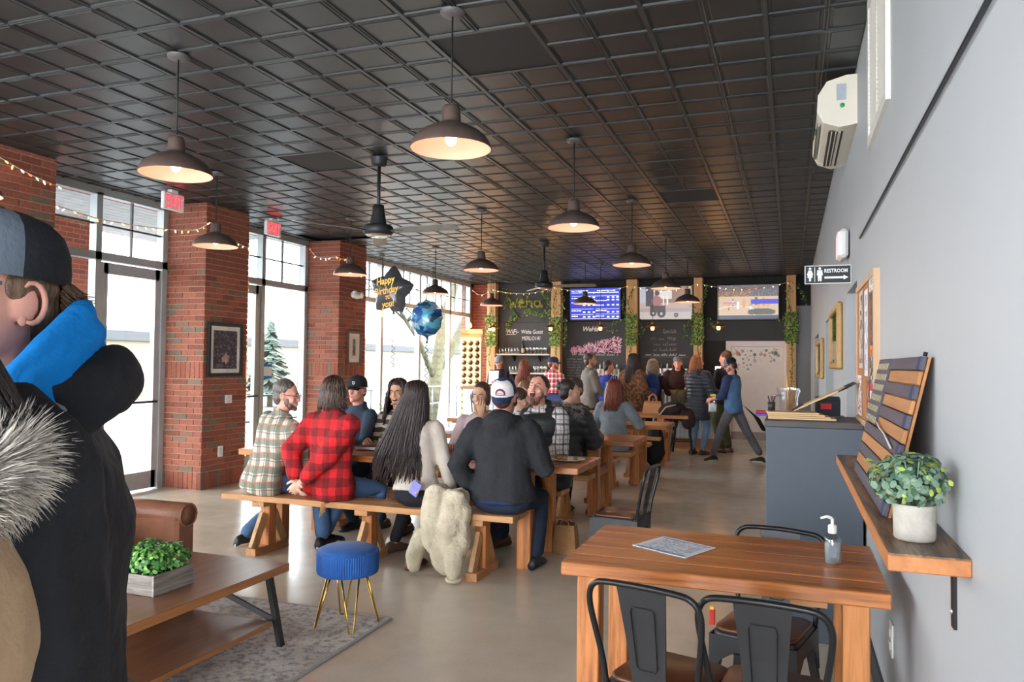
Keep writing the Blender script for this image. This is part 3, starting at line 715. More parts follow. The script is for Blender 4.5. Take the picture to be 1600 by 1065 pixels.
def concert(u, v):
    if v > .93: return (60, 45, 50)
    if v < .12: return (225, 225, 228)
    if v < .2: return (196, 40, 46)
    if v < .42: return (38, 32, 34) if rr.random() < .75 else (200, 200, 200)
    if v < .55: return rr.choice(((222, 110, 40), (240, 150, 70), (180, 60, 30), (90, 40, 40)))
    return rr.choice(((72, 44, 48), (110, 60, 50), (150, 90, 60), (52, 38, 48)))
flyer(.06, .24, .12, .66, concert, 'concert_poster', (12, 30))
def plainp(c1, c2): return lambda u, v: c2 if (rr.random() < .35 and .08 < u < .92 and .06 < v < .94) else c1
flyer(.07, .26, .67, .73, plainp((225, 226, 228), (90, 92, 100))); flyer(.33, .52, .26, .70, plainp((222, 230, 238), (120, 150, 190)))
flyer(.62, .85, .3, .72, plainp((205, 190, 180), (70, 50, 50))); flyer(.70, .95, .0+.04, .26, plainp((230, 230, 232), (190, 70, 70))); flyer(.28, .42, .02, .24, plainp((120, 50, 44), (210, 150, 120)))
# gilt frames
def gilt(label, y0, y1, z0, z1):
    t = T('gilt_frame', label, 'picture frame', (XW, y0, z0)); w, h = y1-y0, z1-z0; mg = mat('gilt', rgb(176, 140, 84), .45, .2, .12, 20)
    for a, b2_ in (((-.045, 0, 0), (0, .07, h)), ((-.045, w-.07, 0), (0, w, h)), ((-.045, .07, 0), (0, w-.07, .06)), ((-.045, .07, h-.06), (0, w-.07, h))): MB().box([(p+q)/2 for p, q in zip(a, b2_)], [abs(p-q) for p, q in zip(a, b2_)], None, .012).build('frame_side', mg, t)
    MB().b2((-.03, .08, .08), (-.012, w-.08, h-.08)).build('mirror', mat('mirror_glass', rgb(190, 195, 198), .05, 1, 0), t)
gilt('gilt framed mirror on the right wall between the first two doorways', 6.5, 7.85, 1.49, 2.02); gilt('gilt framed mirror on the right wall beyond the second doorway', 10.0, 11.8, 1.36, 1.86)
m_p1 = mat('panel_white', rgb(225, 226, 226), .5)
# shelf on wall
m_shelf = wood('shelf_brown', rgb(66, 46, 34), rgb(148, 112, 82), 'y', 20, .4, (.42, .58), 0, .5)
m_shelf_edge = wood('shelf_edge_orange', rgb(150, 86, 42), rgb(204, 134, 76), 'y', 8, .5, (.3, .7), 0)
t = T('wall_shelf', 'long dark wooden shelf on black brackets on the pale right wall', 'shelf', (XW, 1.99, 1.03))
mb = MB(); mb.mi = 1; mb.b2((-.172, 0, 0), (0, 2.14, .039), .003); mb.mi = 0; mb.b2((-.170, .002, .038), (-.001, 2.138, .0415)); mb.build('board', [m_shelf, m_shelf_edge], t)
mbk = mat('bracket_black', rgb(34, 33, 34), .5, .5)
for y in (.19, 1.05, 1.95):
    b_ = MB().b2((-.008, y-.0175, -.17), (0, y+.0175, 0)).build('bracket', mbk, t); MB().b2((-.15, y-.0175, -.008), (0, y+.0175, -.001)).build('bracket_arm', mbk, b_); MB().box((-.15, y, -.022), (.008, .035, .032), None, .003).build('bracket_hook', mbk, b_); MB().lathe([(.008, 0), (.006, .003), (0, .004)], 8, (-.009, y, -.13), Euler((0, -PI/2, 0)).to_matrix()).build('screw', mat('screw_steel', rgb(200, 200, 200), .3, .9), b_)
# wooden flag leaning on the shelf
t = T('wooden_flag', 'rustic wooden plank flag in navy and burnt orange leaning on the shelf', 'flag', (.255, 2.45, 1.0725))
lean = math.atan2(.105, .46); Lf = .475; wf = 1.06; ns = 11
m_nav = wood('flag_navy', rgb(50, 44, 56), rgb(84, 76, 90), 'y', 9, .6, (.3, .7)); m_org = wood('flag_orange', rgb(128, 78, 36), rgb(190, 130, 72), 'y', 7, .55, (.3, .7)); m_blue_end = mat('flag_blue', rgb(40, 52, 88), .7); m_star = mat('flag_star', rgb(176, 168, 130), .6)
Rf = Matrix.Rotation(lean, 3, 'Y')
def fp(x, y, z): return Rf @ Vector((x, y, z))
hs = Lf/ns
MB().box(fp(.012, wf/2, Lf/2), (.008, wf, Lf), Rf).build('backing', m_org, t)
for k in range(ns):
    mb = MB(); z = (k+.5)*hs; yl = wf if k < 5 else wf-.40
    mb.box(fp(0, (yl if k % 2 else wf)/2, z), (.014-.002*(k % 2), (yl if k % 2 else wf), hs-.003), Rf, .002); mb.build('stripe_plank', m_nav if k % 2 == 0 else m_org, t)
    if k % 2 == 0: MB().box(fp(-.001, .034, z), (.016, .05, hs-.003), Rf, .002).build('blue_end', m_blue_end, t)
c_ = MB().box(fp(-.004, wf-.19, Lf*.73), (.016, .38, Lf*.53), Rf, .002).build('canton', m_nav, t)
for r in range(6):
    for q in range(8):
        MB().box(fp(-.013, wf-.36+.046*q+(.02 if r % 2 else 0), Lf*.5+r*.041), (.002, .005, .024), Rf @ Matrix.Rotation(.3, 3, 'X')).build('star_mark', m_star, c_)
mb = MB(); mb.tube([fp(-.014, wf-.42, Lf*.5), fp(-.014, wf-.55, Lf*.47), fp(-.014, wf-.70, Lf*.455), fp(-.014, .12, Lf*.40)], .003, 6); mb.build('rope', mat('rope_white', rgb(210, 205, 195), .8), t)
MB().tube([fp(.0, .01, Lf), fp(0, .01, Lf+.012)], .006, 6).build('hook', mbk, t)
# shelf plant
def leaf_ball(name, parent, c, R, n, size, mats, seed, squash=.8, up=.2, flat=False):
    rr = random.Random(seed); mb = MB()
    for k in range(n):
        d = Vector((rr.gauss(0, 1), rr.gauss(0, 1), rr.gauss(0, 1)+up)).normalized(); r = R*rr.uniform(.45, 1.0)**.6
        p = Vector(c)+Vector((d.x*r, d.y*r, d.z*r*squash)); nrm = (d+Vector((rr.uniform(-.6, .6), rr.uniform(-.6, .6), rr.uniform(-.2, .9)))).normalized()
        x = nrm.orthogonal().normalized(); x = Matrix.Rotation(rr.uniform(0, 6.28), 3, nrm) @ x; y = nrm.cross(x); s_ = size*rr.uniform(.6, 1.2); mb.mi = rr.choices(range(len(mats)), [6]+[2]*(len(mats)-1))[0]
        q = [p-x*s_, p-x*s_*.4+y*s_*.62+nrm*s_*.1, p+x*s_*.45+y*s_*.6+nrm*s_*.1, p+x*s_, p+x*s_*.45-y*s_*.6+nrm*s_*.1, p-x*s_*.4-y*s_*.62+nrm*s_*.1]
        mb.add(q, [(0, 1, 5), (1, 2, 4, 5), (2, 3, 4)], False)
    o = mb.build(name, mats, parent); o['kind'] = 'stuff'; return o
t = T('potted_plant', 'small grey-green eucalyptus plant in a concrete pot on the shelf', 'plant', (.293, 2.17, 1.0725))
mb = MB(); mb.lathe([(.0, 0), (.044, 0), (.048, .006), (.050, .088), (.047, .09), (.044, .086), (.042, .06), (0, .06)], 28); mb.build('pot', mat('concrete_pot', rgb(178, 172, 162), .8, 0, .12, 25, .3, 60), t)
eu = [mat('eucalyptus', rgb(104, 132, 110), .6, 0, .2, 30), mat('eucalyptus_pale', rgb(138, 160, 138), .6), mat('eucalyptus_yellow', rgb(180, 196, 90), .6), mat('eucalyptus_dark', rgb(70, 104, 80), .6)]
leaf_ball('foliage', t, (-.01, .01, .145), .098, 620, .0115, eu, 3, .72, .25)
rr = random.Random(9)
for k in range(12):
    a = rr.uniform(0, 6.28); r = rr.uniform(.05, .10); tip = Vector((r*math.cos(a)-.01, r*math.sin(a)*1.1, rr.uniform(.14, .225))); mb = MB(); mb.tube([(0, 0, .07), tip*.6+Vector((0, 0, .03)), tip], [.0025, .002, .0015], 5); s_ = mb.build('stem', eu[0], t)
    mb = MB()
    for q in range(5):
        for sg in (-1, 1):
            p = Vector((0, 0, .07)).lerp(tip, .5+.12*q)+Vector((sg*.012*math.sin(a), -sg*.012*math.cos(a), .004)); mb.mi = 0
            mb.add([p+Vector((-.012, 0, 0)), p+Vector((0, -.011, .004)), p+Vector((.012, 0, 0)), p+Vector((0, .011, .004))], [(0, 1, 2, 3)], False)
    mb.build('leaf_spray', [eu[k % 4]], t)
# ================================================================ FRAMED PICTURES ON PILLARS
def framed(label, y0, y1, z0, z1, fc, fn, fw=.045, mat_w=.05):
    t = T('framed_picture', label, 'picture', (-6.42, y0, z0)); w, h = y1-y0, z1-z0; m = mat('frame_'+fc[0], fc[1], .4)
    for a, b2_ in (((0, 0, 0), (.03, fw, h)), ((0, w-fw, 0), (.03, w, h)), ((0, fw, 0), (.03, w-fw, fw)), ((0, fw, h-fw), (.03, w-fw, h))): MB().b2(a, b2_, .004).build('frame_side', m, t)
    MB().b2((.004, fw*.9, fw*.9), (.014, w-fw*.9, h-fw*.9)).build('mount', mat('mount_cream', rgb(214, 210, 202), .8), t)
    k = fw+mat_w; picture('print', (.0155, k, k), (0, w-2*k, 0), (0, 0, h-2*k), 14, 22, fn, vcol('print_matte'), t)
rr = random.Random(8)
def pic1(u, v):
    if (u-.52)**2*3+(v-.27)**2*5 < .07: return (170+rr.randint(-20, 20), 150+rr.randint(-20, 10), 130)
    return rr.choice(((44, 42, 50), (70, 66, 72), (56, 52, 60), (96, 92, 98), (52, 60, 72), (78, 58, 66)))
def pic2(u, v):
    if .25 < u < .75 and .15 < v < .9: return rr.choice(((70, 58, 54), (120, 104, 96), (52, 44, 44), (160, 148, 138)))
    return (205, 196, 186)
framed('black framed dark print on the first brick pillar', 7.22, 7.82, 1.31, 1.96, ('black', rgb(32, 34, 38)), pic1)
framed('small brown framed print on the second brick pillar', 10.22, 10.62, 1.46, 1.99, ('brown', rgb(92, 66, 52)), pic2, .04, .06)
# ================================================================ FURNITURE
m_pine_x = wood('pine_top_x', rgb(132, 72, 32), rgb(204, 128, 66), 'x', 10, .33, (.37, .62), 9, .3, rgb(50, 28, 16))
m_pine_y = wood('pine_top_y', rgb(124, 68, 32), rgb(192, 118, 60), 'y', 10, .38, (.3, .7), 9, .3, rgb(58, 34, 20))
m_pine_z = wood('pine_leg_z', rgb(142, 78, 34), rgb(212, 138, 76), 'z', 12, .5, (.36, .62), 9)
m_pale_z = wood('pale_leg_z', rgb(150, 106, 64), rgb(226, 184, 134), 'z', 10, .55, (.28, .7), 9, .3, rgb(84, 54, 32))
m_pale_x = wood('pale_top_x', rgb(150, 98, 56), rgb(214, 160, 106), 'x', 10, .45, (.3, .7), 9)
m_pale_y = wood('pale_rail_y', rgb(150, 98, 56), rgb(214, 160, 106), 'y', 10, .5, (.3, .7), 9)
# ---- near table by the wall
t = T('dining_table', 'orange-brown plank table in the foreground with the menu sheet and hand sanitizer', 'table', (-.25, 3.17, 0))
for k in range(5): MB().box((0, -.292+k*.146, .735), (1.125, .1445, .05), None, .004).build('plank', m_pine_x, t)
MB().box((0, -.32, .735), (1.125, .006, .05)).build('edge_strip', m_pine_x, t)
for x in (-.47, .46):
    for y in (-.27, .27): MB().box((x, y, .355), (.085, .085, .71), None, .004).build('leg', m_pine_z, t)
    MB().box((x, 0, .69), (.06, .46, .04)).build('end_rail', m_pale_y, t)
MB().box((.31, -.27, .685), (.12, .03, .03)).build('corner_block', m_pale_x, t)
MB().box((0, 0, .2), (.86, .06, .07)).build('stretcher', m_pale_x, t)
# ---- metal chairs
m_gun = mat('gunmetal_black', rgb(50, 50, 52), .42, .3, .1, 12); m_gun2 = mat('gunmetal_tube', rgb(36, 36, 37), .32, .4, .05)
m_seat = wood('seat_dark_wood', rgb(62, 36, 24), rgb(112, 66, 42), 'y', 8, .3, (.3, .7), 9)
def metal_chair(label, loc, rz, H=.785):
    t = T('metal_chair', label, 'chair', loc, rz, 'gunmetal cafe chairs with wooden seats')
    def rsq(s_, z, r=.05):
        q = []
        for (cx, cy, a0) in ((1, 1, 0), (-1, 1, PI/2), (-1, -1, PI), (1, -1, 1.5*PI)):
            for k in range(5): a = a0+k*PI/8; q.append((cx*(s_-r)+r*math.cos(a), cy*(s_-r)+r*math.sin(a), z))
        return q
    MB().loft([rsq(.158, .432), rsq(.162, .436), rsq(.162, .444), rsq(.156, .448)], True).build('seat', m_seat, t)
    MB().loft([rsq(.172, .355), rsq(.170, .40), rsq(.168, .425), rsq(.164, .432)], True).build('seat_pan', m_gun, t)
    for sx in (-1, 1):
        for sy in (-1, 1):
            rings = []
            for z, o, w in ((.43, .155, .040), (.3, .168, .034), (0, .200, .020)):
                x, y = sx*o, sy*o; rings.append([(x-sx*w, y, z), (x, y, z), (x, y-sy*w, z), (x-sx*w, y-sy*w, z)])
            MB().loft(rings, True, False, False).build('leg', m_gun, t)
    for ax in (0, 1):
        for sg in (-1, 1):
            pl_ = [(-.17, .42), (.17, .42), (.178, .25), (.155, .25), (.13, .32), (.07, .362), (0, .372), (-.07, .362), (-.13, .32), (-.155, .25), (-.178, .25)]
            MB().prism(pl_, 'y' if ax == 0 else 'x', sg*.171-.003, sg*.171+.003).build('skirt', m_gun, t)
    b = H-.785
    P = [(-.155, -.165, .36), (-.168, -.178, .5), (-.195, -.218, .68+b), (-.190, -.232, .745+b), (-.165, -.239, .775+b), (-.12, -.242, H), (0, -.245, H+.004)]
    P = P+[(-x, y, z) for x, y, z in P[::-1][1:]]
    MB().tube(smooth(P), .0105, 10).build('back_hoop', m_gun2, t)
    rings = []
    for z, y, w in ((.44, -.170, .058), (.6, -.200, .070), (H-.004, -.243, .086)): rings.append([(-w, y-.003, z), (w, y-.003, z), (w, y+.003, z), (-w, y+.003, z)])
    sp = MB().loft(rings, True, False, False).build('splat', m_gun, t)
    q = []
    for z, w in ((.50, .026), (.515, .036), (.70, .042), (.715, .036)): q.append((w, z))
    loop = q+[(-w, z) for w, z in q[::-1]]
    for off in (-.0055, .0055):
        MB().tube([(w, -.170-.073*(z-.44)/(H-.444)+off, z) for w, z in loop], .0022, 5, False, True).build('embossing', m_gun2, sp)
    return t
metal_chair('metal chair at left front of the near table, back to the viewer', (-.39, 2.72, 0), math.radians(-15))
metal_chair('metal chair at right front of the near table, back to the viewer', (-.055, 2.70, 0), math.radians(-6))
metal_chair('metal chair on the far side of the near table, facing the viewer', (-.10, 3.36, 0), PI-.25)
metal_chair('metal chair standing alone between the near table and the paper bag', (-1.15, 5.50, 0), PI/2-.1)
# things on the near table
t = T('sanitizer_bottle', 'clear pump bottle of hand sanitizer on the near table', 'bottle', (.15, 3.17, .76))
m_cl = glass_mat('clear_plastic', .18, (.86, .90, .92))
mb = MB(); mb.lathe([(.0, .001), (.028, .001), (.031, .006), (.031, .09), (.028, .102), (.014, .110), (.012, .116)], 24); mb.build('bottle', m_cl, t)
mb = MB(); mb.lathe([(.0, .003), (.027, .003), (.028, .08), (.0, .08)], 20); mb.build('gel', mat('gel_clear', rgb(206, 216, 220), .1, 0, .05, 60, tr=.6), t)
p_ = MB().lathe([(.015, .114), (.016, .118), (.016, .142), (.012, .146), (.006, .147), (.006, .17)], 16).build('pump', m_white, t); MB().tube([(0, 0, .17), (-.02, 0, .175), (-.042, -.004, .168)], [.007, .006, .004], 8).build('spout', m_white, p_)
MB().box((0, -.0325, .05), (.028, .002, .04)).build('back_label', mat('label_print', rgb(120, 128, 136), .6), t)
rr = random.Random(2)
def menu(u, v):
    if v < .09 and .06 < u < .94 and v > .04: return (70, 140, 190)
    if v > .91 and .06 < u < .94 and v < .95: return (70, 120, 190)
    if .1 < v < .9 and .08 < u < .92: return rr.choice(((205, 214, 224), (172, 182, 196), (226, 230, 236), (190, 196, 206)))
    return (226, 232, 240)
o = picture('menu_sheet', (0, 0, .002), (.231, -.13, 0), (.094, .217, 0), 22, 30, menu, vcol('print_matte'), None, (-.611, 3.162, .7605))
MBt = MB().prism([(0, 0), (.231, -.13), (.325, .087), (.094, .217)], 'z', 0, .0015); MBt.build('sheet', mat('paper_white', (1, 1, 1)), o)
tag(o, 'laminated white and blue menu sheet lying on the near table', 'menu')
t = T('crayon_pack', 'small red and yellow item just under the near table edge', 'toy', (-.30, 3.26, .448)); MB().box((0, 0, .03), (.022, .018, .06), None, .003).build('red_part', mat('crayon_red', rgb(200, 50, 40), .5), t); MB().box((0, 0, .067), (.018, .015, .014), None, .003).build('yellow_cap', mat('crayon_yellow', rgb(240, 200, 60), .5), t)
# ---- host stand
m_host = mat('host_blue_grey', rgb(76, 84, 94), .6, 0, .06, 3, .05, 200)
t = T('host_stand', 'tall blue-grey host stand against the right wall', 'counter', (.125, 4.8, 0))
MB().b2((-.253, -.25, 0), (.245, .25, 1.165), .004).build('body', m_host, t); MB().b2((-.262, -.262, 1.165), (.248, .26, 1.205), .005).build('top', mat('host_top', rgb(66, 62, 62), .5), t); MB().b2((-.256, -.254, 1.12), (.247, -.25, 1.165)).build('trim_strip', m_host, t)
m_clip = wood('clipboard_wood', rgb(186, 150, 104), rgb(228, 200, 158), 'x', 6, .55, (.3, .7))
for k in range(4):
    o = MB().box((0, 0, 0), (.36-.03*k, .22, .009), None, .002).build('menu_board', m_clip, None, (.06-.018*k, 4.72+.012*k, 1.2105+.0095*k), .04*k); tag(o, ['bottom', 'second', 'third', 'top'][k]+' wooden menu board of the flat stack on the host stand', 'board', 'wooden menu boards on the host stand')
for k in range(3):
    o = T('clipboard', ['lowest', 'middle', 'upper'][k]+' wooden clipboard leaning up to the right on the host stand', 'clipboard', (.02+.02*k, 4.80, 1.25+.012*k), 0, 'leaning wooden clipboards'); o.rotation_euler = (0, -.46, 0)
    MB().box((.15, 0, .0), (.30, .2, .006), None, .002).build('board', m_clip, o); MB().box((.0, 0, .006), (.03, .09, .008), None, .003).build('clip', mat('clip_black', rgb(40, 40, 42), .4, .6), o); MB().box((.29, 0, .0), (.06, .205, .009), None, .002).build('dark_end', mat('clip_dark_end', rgb(48, 46, 46), .6), o)
t = T('folder', 'red and blue folders lying on the host stand', 'folder', (-.10, 4.93, 1.205)); MB().box((0, 0, .008), (.2, .14, .014), None, .004).build('blue_folder', mat('folder_blue', rgb(58, 74, 160), .5), t); MB().box((-.02, .01, .022), (.16, .12, .012), None, .004).build('red_folder', mat('folder_red', rgb(190, 30, 60), .5), t)
t = T('glass_jar', 'clear glass jar with a pencil on the host stand', 'jar', (-.01, 5.02, 1.205)); mj = glass_mat('jar_glass', .16, (.93, .96, .97))
MB().lathe([(.0, .002), (.05, .002), (.055, .01), (.056, .11), (.07, .15), (.07, .17)], 24).build('jar', mj, t); MB().tube([(.0, 0, .02), (-.01, 0, .24)], .006, 6).build('pencil', mat('pencil_wood', rgb(196, 150, 90), .6), t)
t = T('card_terminal', 'black card terminal box with a red label behind the clipboards', 'terminal', (.21, 5.0, 1.205)); MB().box((0, 0, .06), (.14, .08, .11), (.25, 0, 0), .006).build('body', mat('terminal_black', rgb(44, 50, 56), .4), t); MB().box((-.01, -.048, .065), (.06, .003, .035), (.25, 0, 0)).build('label', mat('label_red', rgb(200, 50, 56), .5), t)
MB().box((0, -.01, .004), (.18, .12, .008)).build('base', mat('terminal_black', (0, 0, 0)), t)
o = T('pen_pot', 'small dark pot of pens at the left end of the host stand', 'pen pot', (-.105, 4.80, 1.2445)); MB().lathe([(.0, 0), (.02, 0), (.022, .05), (.02, .05), (.0, .006)], 14).build('pot', mat('pot_dark', rgb(40, 38, 40), .5), o)
for k in range(4): MB().tube([(0, 0, .01), (.02*math.cos(k*1.7), .02*math.sin(k*1.7), .085)], .0035, 6).build('pen', mat('pen_%d' % k, (rgb(40, 40, 46), rgb(160, 40, 50), rgb(30, 30, 30), rgb(80, 80, 90))[k], .4), o)
# ---- long plank tables and benches
def long_table(label, y0, x0=-4.40, x1=-1.43):
    t = T('plank_table', label, 'table', ((x0+x1)/2, y0+.36, 0), 0, 'long plank tables'); L = x1-x0
    for k in range(4): MB().box((0, -.27+.18*k, .735), (L, .1785, .05), None, .005).build('plank', m_pine_x, t)
    for x in (-L/2+.40, L/2-.41):
        for y in (-.30, .26): MB().box((x, y, .355), (.105, .105, .71), None, .005).build('leg', m_pine_z, t)
        MB().box((x+.0, 0-.02, .69), (.09, .50, .045)).build('end_rail', m_pale_y, t); MB().box((x, -.02, .42), (.05, .46, .09)).build('cross_rail', m_pine_y, t)
        MB().box((x-.35, 0, .70), (.05, .5, .03)).build('batten', m_pale_y, t)
    MB().box((0, -.02, .42), (L-.85, .04, .09)).build('stretcher', m_pine_x, t)
    return t
def bench(label, yc, x0=-4.26, x1=-1.79, n=3):
    t = T('bench', label, 'bench', ((x0+x1)/2, yc, 0), 0, 'plank benches'); L = x1-x0
    for k in (-1, 1): MB().box((0, k*.0705, .4275), (L, .1395, .045), None, .004).build('seat_plank', m_pale_x, t)
    for i in range(n):
        x = -L/2+.35+i*(L-.63)/(n-1)
        MB().box((x, 0, .385), (.11, .27, .04), None, .003).build('top_block', m_pale_y, t); MB().box((x, 0, .205), (.085, .09, .32), None, .003).build('post', m_pine_z, t); MB().box((x, 0, .0275), (.09, .42, .055), None, .003).build('base_beam', m_pale_y, t)
        for sg in (-1, 1): MB().bar((x, sg*.185, .05), (x, sg*.055, .30), .08, .035, (1, 0, 0), .002).build('brace', m_pale_z, t)
    return t
TY = (5.35, 7.44, 9.55, 11.65)
long_table('first long plank table, with beer glasses and the group seated around it', TY[0]); long_table('second long plank table, behind the lone metal chair', TY[1]); long_table('third long plank table, in front of the woman in grey knit', TY[2]); long_table('fourth long plank table, nearest the bar with coats piled at its end', TY[3])
bl = ('of the first long table', 'of the second long table', 'of the third long table', 'of the fourth long table')
for k, y in enumerate(TY):
    bench('pale plank bench on the near side '+bl[k], y-.22); bench('pale plank bench on the far side '+bl[k], y+.95)
# ---- lounge corner
def rug_mat():
    m, nt, b = nt_new('rug_distressed'); co = coords(nt)
    f = noise(nt, co, 2.2, 6, .7, .5); g = noise(nt, co, 26, 5, .75); h = noise(nt, co, 190, 2)
    c = ramp(nt, f, [(.34, rgb(150, 132, 118)), (.5, rgb(206, 198, 190)), (.66, rgb(232, 228, 222))])
    d = ramp(nt, g, [(.40, rgb(40, 54, 80)), (.52, rgb(236, 230, 224))]); c = mixc(nt, .8, c, d, 'MULTIPLY'); c = mixc(nt, .3, c, ramp(nt, h, [(.3, rgb(110, 104, 100)), (.7, rgb(226, 222, 218))]))
    nt.links.new(c, b.inputs['Base Color']); b.inputs['Roughness'].default_value = .95; bump(nt, b, h, .6, .004); return m
t = T('rug', 'distressed grey and blue area rug under the coffee table', 'rug', (-3.5, 2.53, 0)); MB().b2((-1.3, -1.5, .001), (1.3, 1.5, .011), .004).build('pile', rug_mat(), t)
me_ = mat('rug_edge', rgb(150, 150, 150), .95)
for a, b_ in (((1.295, -1.5, .001), (1.315, 1.5, .012)), ((-1.315, -1.5, .001), (-1.295, 1.5, .012)), ((-1.3, 1.495, .001), (1.3, 1.515, .012)), ((-1.3, -1.515, .001), (1.3, -1.495, .012))): MB().b2(a, b_, .003).build('border', me_, t)
m_cof = wood('coffee_table_brown', rgb(92, 58, 40), rgb(138, 94, 66), 'y', 9, .3, (.3, .7), 0, .15); m_cof_e = wood('coffee_edge', rgb(126, 78, 42), rgb(176, 118, 70), 'y', 9, .4, (.3, .7), 0)
t = T('coffee_table', 'brown coffee table with dark metal frame and a lower shelf', 'table', (-2.853, 2.72, .012)); m_iron = mat('iron_grey', rgb(62, 62, 62), .5, .6)
for (z0, z1, ix, iy, nm) in ((.40, .44, 0, 0, 'top'), (.125, .15, .055, .06, 'lower_shelf')):
    mb = MB(); mb.mi = 1; mb.b2((-.40+ix, -.68+iy, z0), (.40-ix, .68-iy, z1), .003); mb.mi = 0; mb.b2((-.398+ix, -.678+iy, z1-.001), (.398-ix, .678-iy, z1+.001)); mb.build(nm, [m_cof, m_cof_e], t)
for sx in (-1, 1):
    for sy in (-1, 1): MB().bar((sx*.33, sy*.60, .40), (sx*.34, sy*.70, 0), .03, .03).build('leg', m_iron, t)
for sy in (-1, 1):
    MB().bar((-.33, sy*.605, .39), (.335, sy*.66, .14), .012, .028).build('end_brace', m_iron, t); MB().bar((.33, sy*.605, .39), (-.335, sy*.66, .14), .012, .028).build('end_brace', m_iron, t)
m_wash = wood('whitewash_wood', rgb(84, 76, 70), rgb(142, 134, 127), 'y', 18, .7, (.4, .6)); m_wash_x = wood('whitewash_wood_x', rgb(84, 76, 70), rgb(142, 134, 127), 'x', 18, .7, (.4, .6))
t = T('planter_box', 'whitewashed wooden planter box of green leaves on the coffee table', 'planter', (-2.785, 2.80, .454))
for s_ in (-1, 1): MB().box((s_*.135, 0, .045), (.012, .24, .09), None, .001).build('side_board', m_wash, t); MB().box((0, s_*.114, .045), (.258, .012, .088), None, .001).build('end_board', m_wash_x, t)
MB().box((0, 0, .035), (.256, .216, .06)).build('soil', mat('soil_dark', rgb(50, 40, 30), .95), t)
gr = [mat('box_green', rgb(84, 140, 62), .55, 0, .2, 40), mat('box_green_light', rgb(130, 180, 84), .55), mat('box_green_dark', rgb(46, 96, 44), .55)]
for k, (x, y) in enumerate(((-.07, -.06), (.06, -.05), (-.06, .06), (.07, .06), (0, 0))): leaf_ball('foliage', t, (x, y, .135), .092, 330, .0115, gr, 20+k, .75, .4)
t = T('paper_cup', 'white lidded paper cup behind the planter on the coffee table', 'cup', (-3.06, 3.16, .454)); MB().lathe([(.0, 0), (.027, 0), (.036, .085)], 20).build('cup', mat('cup_white', rgb(228, 226, 222), .6), t); MB().lathe([(.037, .082), (.038, .09), (.034, .092), (.033, .1), (.0, .1)], 20).build('lid', m_white, t)
m_lea = mat('leather_brown', rgb(124, 80, 58), .42, 0, .15, 8, .25, 90)
t = T('armchair', 'brown leather armchair with rolled arms behind the coffee table', 'armchair', (-3.72, 3.16, .012))
MB().box((-.02, 0, .20), (.80, .96, .24), None, .02).build('base', m_lea, t)
MB().box((.04, 0, .39), (.70, .66, .15), None, .05).build('seat_cushion', m_lea, t)
MB().box((-.36, 0, .58), (.20, .94, .60), (0, -.12, 0), .06).build('backrest', m_lea, t)
for sy in (-1, 1):
    a_ = MB(); a_.box((.02, sy*.42, .34), (.80, .15, .50), None, .02); a_.tube([(-.38, sy*.43, .59), (.425, sy*.43, .59)], .070, 16); a_.build('arm', m_lea, t)
    MB().tube([(.425, sy*.43+.064*math.cos(q*PI/8), .59+.064*math.sin(q*PI/8)) for q in range(17)], .006, 6).build('piping', m_lea, t)
for sx in (-1, 1):
    for sy in (-1, 1): MB().lathe([(.02, 0), (.03, .08)], 10, (sx*.33, sy*.40, 0), None, True).build('foot', mat('foot_wood', rgb(50, 34, 26), .4), t)
m_vel = mat('velvet_blue', rgb(14, 76, 146), .7, 0, .18, 10, sheen=.1)
t = T('footstool', 'round blue velvet stool with golden hairpin legs', 'stool', (-2.37, 3.83, .0)); m_gold = mat('gold_metal', rgb(206, 164, 70), .25, 1)
mb = MB(); n_ = 160; rings = []
for z, r in ((.305, .158), (.312, .168), (.33, .172), (.42, .172), (.432, .168)):
    rings.append([((r+(.003 if j % 2 else 0))*math.cos(2*PI*j/n_), (r+(.003 if j % 2 else 0))*math.sin(2*PI*j/n_), z) for j in range(n_)])
mb.loft(rings, True, False, False); mb.build('pleated_side', m_vel, t)
MB().lathe([(.169, .43), (.168, .438), (.14, .452), (.08, .462), (.0, .466)], 48).build('cushion_top', m_vel, t)
MB().tube([(.171*math.cos(2*PI*k/48), .171*math.sin(2*PI*k/48), .432) for k in range(48)], .005, 6, False, True).build('piping', m_vel, t)
for k in range(4):
    a = .7+k*PI/2; ra = []
    for u, z in ((.05, .305), (.012, .016), (0, .0165), (-.012, .016), (-.05, .305)):
        r = .10+(.305-z)*.27; ra.append((r*math.cos(a)-u*math.sin(a), r*math.sin(a)+u*math.cos(a), max(z, .012)))
    MB().tube(ra, .005, 8).build('hairpin_leg', m_gold, t)
# ---- paper bag by the table leg
t = T('paper_bag', 'brown paper bag standing on the floor by the table leg', 'bag', (-1.69, 5.98, 0)); m_kraft = mat('kraft_paper', rgb(166, 120, 78), .85, 0, .12, 14, .4, 30)
rings = [[(-w, -d, z), (w, -d, z), (w+.0, d, z), (-w, d, z)] for w, d, z in ((.095, .065, 0), (.096, .066, .002), (.088, .06, .12), (.078, .05, .22))]
MB().loft(rings, True, False, False).build('bag_body', m_kraft, t)
for sg in (-1, 1): MB().tube([(-.03, sg*.045, .21), (-.032, sg*.046, .245), (.0, sg*.05, .262), (.032, sg*.046, .245), (.03, sg*.045, .21)], .004, 6).build('handle', m_kraft, t)
MB().box((0, 0, .226), (.14, .085, .02), (.1, .12, .2), .006).build('folded_top', mat('kraft_dark', rgb(92, 62, 40), .85), t)
